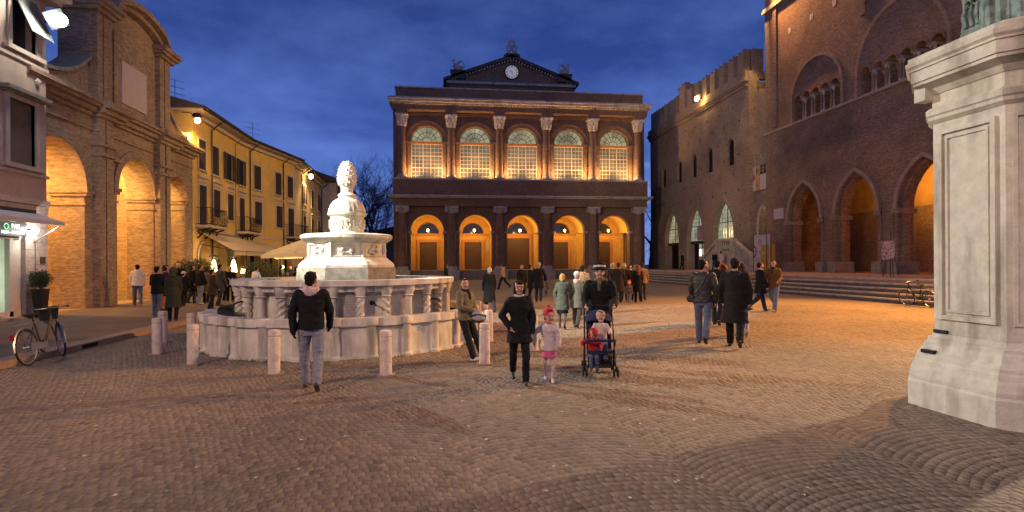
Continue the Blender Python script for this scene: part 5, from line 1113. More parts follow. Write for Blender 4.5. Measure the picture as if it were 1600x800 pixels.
    b = MB(); prof = [(.5, 5.3), (.52, 5.7), (.42, 6.1), (.34, 6.5), (.40, 6.9), (.34, 7.1), (.12, 7.2)]; b.lathe((X0, Y0, 0), prof, 14); b.ball((X0, Y0, 7.4), .17, .17, .22); b.lathe((X0, Y0, 0), [(.15, 7.5), (.17, 7.6), (.12, 7.8), (.03, 7.95)], 10)
    b.tube([(X0 - .3, Y0 - .1, 7.0), (X0 - .7, Y0 - .35, 6.9), (X0 - .95, Y0 - .7, 7.3)], [.15, .12, .08], 8); b.tube([(X0 + .3, Y0, 7.0), (X0 + .5, Y0 - .35, 6.5), (X0 + .3, Y0 - .6, 6.3)], [.15, .12, .08], 8)
    part('robed_figure', b, Bz, s, True)
pedestal()
# ================================================================== bicycles
def bicycle(label, p_rear, p_front, basket=False, steer=0, lean=0, z=0.0, col='pipe'):
    p0 = Vector(p_rear); p1 = Vector(p_front); yaw = math.atan2(p1.y - p0.y, p1.x - p0.x); t = thing('bicycle', label, 'bicycle', (0, 0, 0)); Wb = 1.05; r = .33; sw = math.radians(steer)
    def wheel(x, ang, nm):
        ax = (-math.sin(ang), math.cos(ang), 0); b = MB(); b.ring((x, 0, r), r - .018, .018, ax, 28, 6); w = part(nm, b, M['black'], t, True)
        b = MB(); b.ring((x, 0, r), r - .042, .009, ax, 28, 5)
        for k in range(18):
            a = 2 * math.pi * k / 18; d = (math.cos(a) * math.cos(ang), math.cos(a) * math.sin(ang), math.sin(a)); b.tube([(x, 0, r), (x + d[0] * (r - .05), d[1] * (r - .05), r + d[2] * (r - .05))], .0022, 3)
        b.tube([(x - ax[0] * .05, -ax[1] * .05, r), (x + ax[0] * .05, ax[1] * .05, r)], .02, 8); part('rim', b, M['steel'], w)
        b = MB(); b.tube([(x + math.cos(a) * math.cos(ang) * (r + .02), math.cos(a) * math.sin(ang) * (r + .02), r + math.sin(a) * (r + .02)) for a in [math.radians(v) for v in range(20, 190, 12)]], .02, 5); part('mudguard', b, M['steel'], t, True)
    wheel(0, 0, 'rear_wheel'); wheel(Wb, sw, 'front_wheel')
    b = MB(); hd = Vector((.85, 0, .80)); bb = Vector((.44, 0, .29)); st = Vector((.30, 0, .78)); T = lambda *p, rr=.016: b.tube(p, rr, 7)
    T(st, bb); T(hd, (.62, 0, .42), bb, rr=.018)
    if not basket: T(st + Vector((.02, 0, -.05)), hd + Vector((0, 0, .02)))
    else: T(hd + Vector((-.01, 0, .04)), (.66, 0, .52), (.5, 0, .4), rr=.014)
    for s in (-.05, .05): T((0, s, r), bb, rr=.01); T((0, s, r), st + Vector((-.02, 0, -.1)), rr=.009)
    part('frame', b, M[col], t, True)
    b = MB(); f = Vector((math.cos(sw), math.sin(sw), 0)); sd = Vector((-math.sin(sw), math.cos(sw), 0)); top = hd + Vector((-.03, 0, .18))
    T(hd + Vector((.01, 0, -.08)), top, rr=.017)
    for s in (-.05, .05): T(hd + Vector((.02, 0, -.06)) + sd * s, Vector((Wb, 0, r)) + sd * s, rr=.011)
    part('fork', b, M[col], t, True)
    b = MB(); T(top - f * .22 + sd * .28, top - f * .05 + sd * .2, top + f * .04 + sd * .05, top + f * .04 - sd * .05, top - f * .05 - sd * .2, top - f * .22 - sd * .28, rr=.012); hb = part('handlebar', b, M['steel'], t, True)
    b = MB(); [T(top - f * .22 + sd * s, top - f * .1 + sd * s * .86, rr=.02) for s in (.28, -.28)]; part('grip', b, M['black'], hb)
    b = MB(); b.add([(.17, .09, .9), (.17, -.09, .9), (.45, 0, .89), (.2, 0, .83), (.19, .1, .93), (.19, -.1, .93), (.46, 0, .92)], [(0, 1, 3), (0, 2, 3), (1, 2, 3), (4, 5, 6), (0, 4, 5, 1), (0, 4, 6, 2), (1, 5, 6, 2)]); b.tube([(.3, 0, .78), (.27, 0, .88)], .013); part('saddle', b, M['black'], t)
    b = MB(); b.ring((.44, 0, .29), .09, .008, (0, 1, 0), 16, 4); T((.44, .06, .29), (.44 + .12, .06, .18)); T((.44, -.06, .29), (.32, -.06, .4)); b.box(.52, .62, .05, .13, .165, .185); b.box(.27, .37, -.13, -.05, .39, .41); part('crank', b, M['iron'], t)
    b = MB(); b.box(.0, .5, -.075, -.06, .26, .40); part('chain_guard', b, mat('blue_grey_paint', (.12, .14, .24), .4, .1, 8, .1), t)
    b = MB(); [T((-.25, s, .74), (.25, s, .76), rr=.006) for s in (-.06, 0, .06)]; T((-.2, .06, .74), (0, .06, r), rr=.006); T((-.2, -.06, .74), (0, -.06, r), rr=.006); part('rack', b, M['steel'], t)
    b = MB(); b.box(-.36, -.34, -.03, .03, .5, .6); part('tail_light', b, mat('red_reflector', (.35, .02, .02), .3, .1, 5, 0), t)
    if basket:
        b = MB(); c = hd + f * .24 + Vector((0, 0, .08)); rr = [(.13, .11, -.13), (.19, .16, .13)]
        vs = []
        for lx, ly, z_ in rr:
            for sx, sy in ((-1, -1), (1, -1), (1, 1), (-1, 1)): vs.append(c + f * lx * sx + sd * ly * sy + Vector((0, 0, z_)))
        b.add(vs, [(0, 1, 2, 3), (0, 1, 5, 4), (1, 2, 6, 5), (2, 3, 7, 6), (3, 0, 4, 7)]); part('basket', b, M['black'], t); b = MB(); b.ball(c + f * .12 - Vector((0, 0, .14)), .07, .07, .06); part('headlamp', b, M['steel'], t, True)
    t.location = (p0.x, p0.y, z); t.rotation_euler = (math.radians(lean), 0, yaw); return t
bicycle('bicycle with a front basket leaning over the kerb outside the bar', gnd(46, 573), gnd(95, 559), True, 38, -7, .014)
bicycle('dark bicycle leaning against the terrace steps by the pedestal', (18.62, on(1455, 481, 0, 18.62).y, 0), (18.62, on(1425, 478, 0, 18.62).y, 0), False, 12, -12, 0.0, 'iron')
# ================================================================== cafe terrace on the left
def leafbush(name, label, c, rx, rz, n, group=None, pot=None, col=(.035, .045, .018)):
    t = thing(name, label, 'plant', (c[0], c[1], c[2]), group); m_ = mat('leaf_%d' % int(col[1] * 1000), col, .7, .5, 3, 0)
    b = MB(); rd = random.Random(int(c[1] * 100)); cz = c[2] + (pot[1] if pot else .3) + rz
    for _ in range(n):
        u = rd.uniform(-1, 1); w = rd.uniform(0, 6.283); k = rd.random() ** .4 * (1 + .18 * math.sin(3 * w + 4 * u)); s = math.sqrt(1 - u * u); p = Vector((c[0] + rx * k * s * math.cos(w), c[1] + rx * k * s * math.sin(w), cz + rz * k * u))
        a = Vector((rd.uniform(-1, 1), rd.uniform(-1, 1), rd.uniform(-.2, 1))).normalized(); q = a.orthogonal().normalized(); L_ = rd.uniform(.10, .19) * (1 if rx > .6 else .5); b.add([p, p + a * L_ * .5 + q * L_ * .14, p + a * L_, p + a * L_ * .5 - q * L_ * .14], [(0, 1, 2, 3)])
    o = part('foliage', b, m_, t); o['kind'] = 'stuff'
    b = MB()
    for k in range(7): a = k * .9; b.tube([(c[0], c[1], cz - rz - .1), (c[0] + rx * .3 * math.cos(a), c[1] + rx * .3 * math.sin(a), cz), (c[0] + rx * .7 * math.cos(a), c[1] + rx * .7 * math.sin(a), cz + rz * .5)], [.03 * min(1, rx), .02 * min(1, rx), .006], 5)
    part('stems', b, M['wood'], t)
    if pot:
        r, h = pot[:2]; b = MB(); b.lathe(c, [(r * .62, 0), (r, h - .04), (r * 1.05, h - .03), (r * 1.05, h), (r * .9, h), (r * .9, h - .05)], 20 if len(pot) < 3 else 4, math.pi / 4, math.pi / 4 + 2 * math.pi); part('pot', b, M['black'], t, len(pot) < 3)
    return t
q = gnd(55, 497, .12); leafbush('potted_shrub', 'small round shrub in a tall black pot beside the bar door', (-12.95, q.y + .35, .12), .30, .30, 2200, None, (.24, .92))
leafbush('oleander_bush', 'big dark oleander bush at the corner of the ochre house behind the crowd', tuple(EYE + ray(307, 418) * 30.5)[:2] + (.12,), 1.15, .75, 3000, 'oleander bushes of the cafe', (.5, .5, 4), (.05, .06, .022))
leafbush('oleander_bush', 'dark oleander bush under the awning end, left of the yellow parasol', tuple(EYE + ray(408, 418) * 29)[:2] + (.12,), 1.0, .7, 2600, 'oleander bushes of the cafe', (.5, .5, 4), (.05, .06, .022))
def parasol(label, px, t_, r, zt, ze):
    c = EYE + ray(px, 411) * t_; t = thing('parasol', label, 'parasol', (c.x, c.y, .12), 'cream cafe parasols'); b = MB(); n = 4
    rim = [(c.x + r * math.cos(math.pi / 4 + k * math.pi / 2) * 1.35, c.y + r * math.sin(math.pi / 4 + k * math.pi / 2) * 1.35, ze) for k in range(4)]; mid = []
    for k in range(4):
        a, e = Vector(rim[k]), Vector(rim[(k + 1) % 4]); mid += [a, (a + e) / 2 + Vector((0, 0, .06))]
    vs = [(c.x, c.y, zt)] + [tuple(v) for v in mid] + [(v.x, v.y, v.z - .18) for v in mid]; b.add(vs, [(0, 1 + k, 1 + (k + 1) % 8) for k in range(8)] + [(1 + k, 1 + (k + 1) % 8, 9 + (k + 1) % 8, 9 + k) for k in range(8)])
    part('canopy', b, M['canvas'], t); b = MB(); b.tube([(c.x, c.y, .13), (c.x, c.y, zt + .08)], .03, 8); part('pole', b, M['wood'], t); b = MB(); b.box(c.x - .35, c.x + .35, c.y - .35, c.y + .35, .121, .2); part('foot', b, M['greystone'], t)
    b = MB(); [b.tube([(c.x, c.y, zt - .1), tuple(v)], .014, 4) for v in mid]; part('ribs', b, M['wood'], t)
    return c
pc = parasol('cream parasol glowing yellow behind the left side of the fountain', 474, 26.5, 1.55, 3.0, 2.25); parasol('second cream parasol mostly hidden behind the fountain plinth', 500, 31, 1.6, 2.95, 2.25)
def awning2():
    t = thing('cafe_awning', 'long cream awning with scalloped valance over the cafe front', 'awning', (-13.6, 39, 3.6)); y0, y1 = 34.2, 44.6; xw = -13.62; xf = -11.75; zt, zb = 3.68, 2.62
    b = MB(); n = 30
    for k in range(n):
        a, e = y0 + (y1 - y0) * k / n, y0 + (y1 - y0) * (k + 1) / n; b.add([(xw, a, zt), (xw, e, zt), (xf, e, zb), (xf, a, zb), (xw, a, zt - .02), (xw, e, zt - .02), (xf, e, zb - .02), (xf, a, zb - .02)], [(0, 1, 2, 3), (4, 5, 6, 7)])
    part('cover', b, M['canvas'], t); b = MB(); k = y0
    while k < y1 - .1: b.hexa([(xf - .005, k, zb - .26), (xf + .01, k, zb - .26), (xf + .01, k + .2, zb - .26), (xf - .005, k + .2, zb - .26), (xf - .005, k - .01, zb), (xf + .01, k - .01, zb), (xf + .01, k + .22, zb), (xf - .005, k + .22, zb)]); k += .24
    part('valance', b, M['canvas'], t).__setitem__('kind', 'stuff'); b = MB(); b.tube([(xw, y0, zt + .03), (xw, y1, zt + .03)], .06, 8)
    part('roller', b, M['steel'], t); b = MB(); b.tube([(xf, y0, zb), (xf, y1, zb)], .025, 6); part('front_bar', b, M['steel'], t); b = MB()
    for y in (y0 + .1, y1 - .1): part('arm', MB().tube([(xw, y, 3.0), (xf, y, zb - .02)], .022, 5), M['iron'], t)
    for y in (36.2, 40, 43.6): part('post', MB().tube([(xf, y, zb - .02), (xf, y, .13)], .03, 6), M['iron'], t)
awning2()
def cone_lamp(label, px, t_, e):
    c = EYE + ray(px, 411) * t_; t = thing('cone_lamp', label, 'lamp', (c.x, c.y, .12), 'glowing cone lamps at the cafe'); b = MB(); b.lathe((c.x, c.y, 0), [(.2, 1.35), (.16, 1.7), (.08, 2.05), (.03, 2.1)], 12); part('glowing_shade', b, glow('warm_shade', (1, .68, .28), 7), t, True)
    b = MB(); b.tube([(c.x, c.y, .13), (c.x, c.y, 1.34)], .04, 6); b.lathe((c.x, c.y, 0), [(.25, .125), (.22, .2), (.05, .25)], 12); b.lathe((c.x, c.y, 0), [(.42, 2.28), (.05, 2.42)], 12); b.tube([(c.x, c.y, 2.1), (c.x, c.y, 2.4)], .02, 5); part('stand', b, M['steel'], t)
    light('POINT', (c.x + .3, c.y - .35, 1.9), e, SODL, t, .2)
cone_lamp('glowing cone lamp under the cafe awning, left of the two', 334, 33, 45); cone_lamp('glowing cone lamp under the cafe awning, right of the two', 365, 33.5, 45)
c = EYE + ray(380, 422) * 29; t = thing('table_lamp', 'small lit table lamp on the cafe terrace beside a waiter in a white jacket', 'lamp', (c.x, c.y, 1.1)); b = MB(); b.lathe((c.x, c.y, 0), [(.13, 1.35), (.09, 1.6)], 10); part('shade', b, glow('cream_shade', (1, .75, .4), 5), t, True); light('POINT', (c.x + 3.0, c.y - 2.5, 1.75), 130, (1, .75, .42), t, .1); b = MB(); b.tube([(c.x, c.y, .87), (c.x, c.y, 1.34)], .02, 5); part('stem', b, M['steel'], t)  # point light stands away from the shade, added to make the parasol glow
t = thing('cafe_table', 'small round cafe table carrying the lit table lamp', 'table', (c.x, c.y, .12)); b = MB(); b.lathe((c.x, c.y, 0), [(.35, .83), (.35, .87)], 16); part('table_top', b, M['canvasw'], t); b = MB(); b.tube([(c.x, c.y, .13), (c.x, c.y, .83)], .03, 6); b.lathe((c.x, c.y, 0), [(.22, .122), (.2, .15), (.03, .18)], 12); part('table_leg', b, M['iron'], t)
# ================================================================== banners, posters
def banners():
    fr = Fr((27.5, 0, 0), (0, 1, 0), (-1, 0, 0))
    red = mat('crimson_print', (.35, .03, .07), .7, .1, 9, 0); och = mat('ochre_print', (.50, .31, .05), .7, .1, 9, 0); wh = mat('white_print', (.55, .50, .52), .7, .05, 9, 0); bk = mat('black_print', (.03, .03, .03), .7, .1, 9, 0); gy = mat('grey_print', (.2, .18, .22), .7, .1, 9, 0)
    def board(fr, t, a, e, z0, z1, d):   # a = viewer's left (far) side, e = near side
        # a > e in this frame
        W_ = a - e; H = z1 - z0; R = lambda u0, u1, v0, v1, m_, nm, k: part(nm, MB().fbox(fr, a - W_ * u0, a - W_ * u1, z0 + H * v0, z0 + H * v1, d + .02 + .004 * k, d + .024 + .004 * k), m_, t)
        part('panel', MB().fbox(fr, e, a, z0, z1, d, d + .02), wh, t)
        return R
    # wall banner above the doorway
    a, z1 = fr.sz(1174, 262, .15); e, z0 = fr.sz(1196.5, 296, .15); t = thing('wall_banner', 'white and ochre exhibition banner hung above the narrow pointed doorway', 'banner', fr.pt(a, z0, .15))
    z0 = fr.z_(1174, 300, .15); R = board(fr, t, a, e, z0, z1, .12); R(.30, .62, 0, 1.0, och, 'ochre_field', 0); R(.62, 1, .62, 1, bk, 'dark_field', 0); R(.66, .95, .86, .88, och, 'text_line', 1); R(.66, .9, .76, .78, och, 'text_line', 1)
    def marks(R, fr, a, e, z0, z1, d):
        W_ = a - e; H = z1 - z0; P = lambda u, v: fr.pt(a - W_ * u, z0 + H * v, d); b = MB()
        for u0, v0, u1, v1 in ((.03, .72, .2, .6), (.06, .56, .24, .55), (.05, .38, .2, .5)): b.tube([P(u0, v0), P(u1, v1)], .03 * W_ / 1.2, 4)
        part('red_rays', b, red, t); b = MB()
        b.tube([P(.42 + .09 * math.cos(x), .80 + .07 * math.sin(x)) for x in np.linspace(0, 6.28, 12)], .02, 4); b.tube([P(.38, .28), P(.42, .2), P(.5, .16)], .03, 4); part('emblem', b, bk, t)
        letters_ = Fr(fr.pt(a - W_ * .2, 0, 0), -fr.S, fr.n); return letters_
    lf = marks(R, fr, a, e, z0, z1, .16); letters(lf, 'S', 0, z0 + (z1 - z0) * .5, .26, .145, red, t, bold=2); letters(lf, 'tory', .3, z0 + (z1 - z0) * .5, .2, .145, wh, t)
    for k in range(5): R(.68, .9 - .05 * (k % 2), .1 + .07 * k, .115 + .07 * k, gy, 'small_text_line', 1)
    # standing board on the terrace
    fr2 = Fr((24.2, 0, 0), (0, 1, 0), (-1, 0, 0)); a, z1 = fr2.sz(1178, 368); e, _ = fr2.sz(1203, 368); t = thing('exhibition_board', 'tall standing board with a white panel and an ochre panel behind a strolling couple', 'sign', fr2.pt(a, 1.0)); z0 = 1.06
    R = board(fr2, t, a, e, z0, z1, 0); W_ = a - e; R(.45, .97, 0, .72, och, 'ochre_field', 0); R(.08, .8, .955, .965, gy, 'small_text_line', 1)
    for k in range(7): R(.1, .4 - .06 * (k % 2), .05 + .05 * k, .065 + .05 * k, gy, 'small_text_line', 1)
    lf = marks(R, fr2, a, e, z0, z1, .04); letters(lf, 'S', .35, z0 + (z1 - z0) * .48, .26, .025, red, t, bold=2); letters(lf, 'tory', .62, z0 + (z1 - z0) * .48, .2, .025, wh, t)
    b = MB(); [b.tube([fr2.pt(x, 1.0, .03), fr2.pt(x, z1 + .05, .03)], .035, 5) for x in (a, e + .18 * W_)]; part('post', b, M['iron'], t)
    p = part('side_panel', MB().fbox(fr2, e - .45, e - .02, z0, z0 + (z1 - z0) * .74, -.12, -.10), och, t)
    # easel with poster near the arches
    fr3 = Fr((22.6, 0, 0), (0, 1, 0), (-1, 0, 0)); a, z1 = fr3.sz(1381, 377); e, z0 = fr3.sz(1401, 405); t = thing('easel', 'wooden easel carrying a pink printed poster on top of the steps', 'easel', fr3.pt(a, 1.0)); b = MB()
    c_ = (a + e) / 2; b.tube([fr3.pt(c_ - .1, 1.0, .1), fr3.pt(c_, z1 + .5, -.05)], .025, 5); b.tube([fr3.pt(a - .08, 1.0, .12), fr3.pt(c_ + .05, z1, -.02)], .02, 5); b.tube([fr3.pt(e + .08, 1.0, .12), fr3.pt(c_ - .05, z1, -.02)], .02, 5); b.tube([fr3.pt(c_, 1.0, -.5), fr3.pt(c_, z1, -.06)], .02, 5); part('legs', b, M['wood'], t)
    m_, nt_, bs = newmat('pink_poster_print'); no = nt_.nodes.new('ShaderNodeTexNoise'); no.inputs['Scale'].default_value = 5; no.inputs['Distortion'].default_value = 2.5; g = nt_.nodes.new('ShaderNodeNewGeometry'); nt_.links.new(g.outputs['Position'], no.inputs['Vector']); r = nt_.nodes.new('ShaderNodeValToRGB'); r.color_ramp.elements[0].position = .42; r.color_ramp.elements[0].color = (.16, .06, .07, 1); r.color_ramp.elements[1].position = .55; r.color_ramp.elements[1].color = (.62, .45, .46, 1); nt_.links.new(no.outputs[0], r.inputs[0]); nt_.links.new(r.outputs[0], bs.inputs['Base Color'])
    part('poster', MB().fbox(fr3, e, a, z0, z1, .1, .13), m_, t)
    # picture over the lit palace door
    s, z = RF.sz(1093, 362, .1); t = one('door_banner', MB().fbox(RF, s - 1.2, s + 1.2, 4.1, 5.6, -.3, -.26), m_, 'printed banner hanging over the bright doorway of the battlemented palace', 'banner', RF.pt(s, 4.1, .1))
banners()
# ================================================================== bare trees
def tree(label, c, h, seed, spread=1.0):
    t = thing('bare_tree', label, 'tree', c, 'bare winter trees'); rd = random.Random(seed); b = MB(); tw = MB(); cnt = [0]
    def grow(p, d, L_, r, dep):
        n = 3; pts = [p]; q = p
        for i in range(n): d = (d + Vector((rd.uniform(-1, 1), rd.uniform(-1, 1), rd.uniform(-.3, .6))) * .16).normalized(); q = q + d * L_ / n; pts.append(q)
        (b if dep < 3 else tw).tube(pts, r, 6 if dep < 2 else 3, r * .6)
        if dep >= 7: return
        k = 3 if dep < 5 else rd.choice((2, 3, 3))
        for i in range(k):
            a = d.orthogonal().normalized(); w = rd.uniform(0, 6.28); o = a * math.cos(w) + d.cross(a) * math.sin(w); nd = (d * rd.uniform(.55, 1.0) + o * rd.uniform(.45, .9) * spread + Vector((0, 0, .12))).normalized()
            grow(pts[-1] if i < 2 else pts[-2], nd, L_ * rd.uniform(.62, .86), r * .58, dep + 1)
    grow(Vector(c), Vector((0, 0, 1)), h * .26, h * .018, 0); part('trunk', b, mat('bark', (.085, .075, .07), .9, .3, 5), t); part('twigs', tw, mat('twig_bark', (.10, .09, .095), .9, .2, 5), t)['kind'] = 'stuff'
for lab, px, T_, h, sd in (('bare tree behind the fountain, the largest, left of the theatre', 592, 84, 22, 4), ('bare tree half hidden behind the pinecone of the fountain', 562, 88, 21, 9), ('bare tree close to the left wall of the theatre', 604, 78, 16, 21), ('bare tree in the gap between the theatre and the battlemented palace', 1016, 88, 18, 5)):
    p = EYE + ray(px, 411) * T_; tree(lab, (p.x, p.y, 0), h, sd)
# ================================================================== lamps of the square
PT = tuple
def pix(px, py, t): return EYE + ray(px, py) * t
LW = glow('white_flood_lens', (1, .98, .92), 140); LS = glow('sodium_flood_lens', (1, .60, .22), 55)
p = on(88, 30, 0, -12.4); floodlamp('floodlamp', 'dazzling white floodlight under the eaves of the bar building', p, (-13.3, 20.9, p.z + .15), (PC[0] - 1, PC[1], 2.4), LW, WHT, 13000, 34, .7, rad=.28)
light('SPOT', p + Vector((.3, 0, -.2)), 3400, WHT, bpy.data.objects['floodlamp'], .15, (7.5, 17.5, 0), 66, .8)
floodlamp('floodlamp', 'white floodlight further along the bar building aimed at the top of the fountain', (-12.4, 8.2, 10.2), (-13.3, 8.2, 10.4), (FC.x - .15, FC.y, 3.5), LW, WHT, 34000, 22, .3, rad=.2)
p = on(308, 183, 0, -13.0); floodlamp('floodlamp', 'orange floodlight at the near corner of the ochre house eaves', p, (-13.7, p.y - .2, p.z + .2), (-13.3, p.y + 3, 1), LS, SOD, 900, 150, .8, rad=.2)
p = on(486, 272, 0, -11.55); floodlamp('floodlamp', 'orange floodlight under the eaves of the cream house', p, (-12.3, p.y, p.z + .25), (-12.0, p.y + .4, 1), LS, SOD, 1700, 150, .8, rad=.26)
p = on(1090, 152, 0, 26.2); f3 = floodlamp('floodlamp', 'orange floodlight on the battlements beside the chimney turret', p, (26.8, p.y, p.z - .3), (12, p.y - 12, 0), LS, SOD, 2600, 96, .9, rad=.3); light('POINT', p + Vector((.2, -.3, -.45)), 90, SOD, f3, .1)
# lamps mounted on the fronts outside the frame
floodlamp('floodlamp', 'orange floodlight high on the great palace lighting its upper wall', (26.0, 42.4, 25.6), (27, 42.4, 25.8), (27.4, 31, 15), LS, (1, .44, .13), 11000, 110, .8)
floodlamp('floodlamp', 'orange floodlight on the great palace front aimed at the square', (25.6, 18.5, 13.5), (27, 18.5, 13.7), (11, 18.0, 0), LS, (1, .42, .08), 52000, 66, .9)
floodlamp('floodlamp', 'pale floodlight on the great palace front lighting the paving near the pedestal', (25.6, 13.2, 12.5), (27, 13.2, 12.7), (2.0, 5.0, 0), LW, (1, .74, .46), 19000, 38, .7)
floodlamp('floodlamp', 'orange floodlight high on the great palace aimed at the houses across the square', (25.6, 24, 15), (27, 24, 15.2), (-13, 41, 6), LS, (1, .63, .26), 27000, 58, .8)
floodlamp('floodlamp', 'orange floodlight high behind the camera washing the whole square', (3, -16, 16), (3, -17, 16), (-1, 9, 0), LS, (1, .62, .36), 3900, 84, .9)
floodlamp('floodlamp', 'orange floodlight behind the camera washing the right side palaces', (-13, -6, 12), (-13.7, -6, 12), (22, 34, 6), LS, (1, .64, .38), 11500, 90, .8)

light('SPOT', (26.0, 42.5, 25.2), 5200, SOD, bpy.data.objects['floodlamp.005'], .1, (27.3, 45.7, 12), 34, .6)
floodlamp('floodlamp', 'added warm floodlight, out of view, brightening the front of the battlemented palace', (-12.6, 11.5, 10.4), (-13.3, 11.5, 10.5), (27, 58, 10), LS, (1, .72, .48), 24000, 34, .8)  # unseen lamp added to lift the battlemented palace front
# ================================================================== people
from mathutils import noise as mnoise
def remesh(name, mb, vox, m_, it=3, wr=0.0, wsc=9, seed=0):
    me = bpy.data.meshes.new(name); me.from_pydata([tuple(v) for v in mb.v], [], mb.f)
    bm = bmesh.new(); bm.from_mesh(me); bmesh.ops.recalc_face_normals(bm, faces=bm.faces); bm.to_mesh(me); bm.free()
    o = bpy.data.objects.new(name, me); COL.objects.link(o); r = o.modifiers.new('r', 'REMESH'); r.mode = 'VOXEL'; r.voxel_size = vox
    s = o.modifiers.new('s', 'SMOOTH'); s.factor = .5; s.iterations = it
    dg = bpy.context.evaluated_depsgraph_get(); m2 = bpy.data.meshes.new_from_object(o.evaluated_get(dg)); bpy.data.objects.remove(o); bpy.data.meshes.remove(me)
    if wr:
        n = len(m2.vertices); no = np.zeros(n * 3, dtype=np.float32); m2.vertices.foreach_get('normal', no); no = no.reshape(-1, 3)
        for i, v in enumerate(m2.vertices):
            p = v.co; f = mnoise.noise((p.x * wsc + seed, p.y * wsc, p.z * wsc * 1.6)) + .5 * mnoise.noise((p.x * wsc * 2.3, p.y * wsc * 2.3 + seed, p.z * wsc * 3.5)); v.co = p + Vector(no[i].tolist()) * (f * wr)
    m2.polygons.foreach_set('use_smooth', [True] * len(m2.polygons)); m2.materials.clear(); m2.materials.append(m_); m2.name = name; return m2
def loft(b, rings, n=14):
    """rings: (cx,cy,cz,rx,ry)"""
    vs = []
    for cx, cy, cz, rx, ry in rings: vs += [(cx + rx * math.cos(2 * math.pi * j / n), cy + ry * math.sin(2 * math.pi * j / n), cz) for j in range(n)]
    k = len(rings); b.add(vs, [(i * n + j, i * n + (j + 1) % n, (i + 1) * n + (j + 1) % n, (i + 1) * n + j) for i in range(k - 1) for j in range(n)] + [tuple(range(n))[::-1], tuple(range((k - 1) * n, k * n))])
def limb(b, pts, rad, n=9):
    for i in range(len(pts) - 1): b.tube([pts[i], pts[i + 1]], rad[i], n, rad[i + 1])
    for p, r in zip(pts, rad): b.ball(p, r, r, r, n, 6)
def cloth(col, rough=.85):
    nm = 'cloth_%d_%d_%d_%d' % (*[int(c * 1000) for c in col], int(rough * 100)); return mat(nm, col, rough, .22, 14, .5, coord='obj', spec=.15 if rough > .6 else .5, fine=180, bdist=.003)
SKIN = mat('skin', (.42, .235, .165), .55, .08, 14, .15, coord='obj'); EYEM = mat('eye_dark', (.03, .02, .018), .3, .1, 5, 0); LIP = mat('lip', (.34, .12, .10), .5, .1, 9, 0)
HAIR = dict(black=(.012, .010, .009), brown=(.045, .025, .014), grey=(.30, .29, .28), white=(.55, .53, .50), blonde=(.36, .23, .10), red=(.20, .065, .02), dark=(.02, .014, .01))
def Rx(p, a): c, s = math.cos(a), math.sin(a); return Vector((p[0], p[1] * c - p[2] * s, p[1] * s + p[2] * c))
PEOPLE = 0
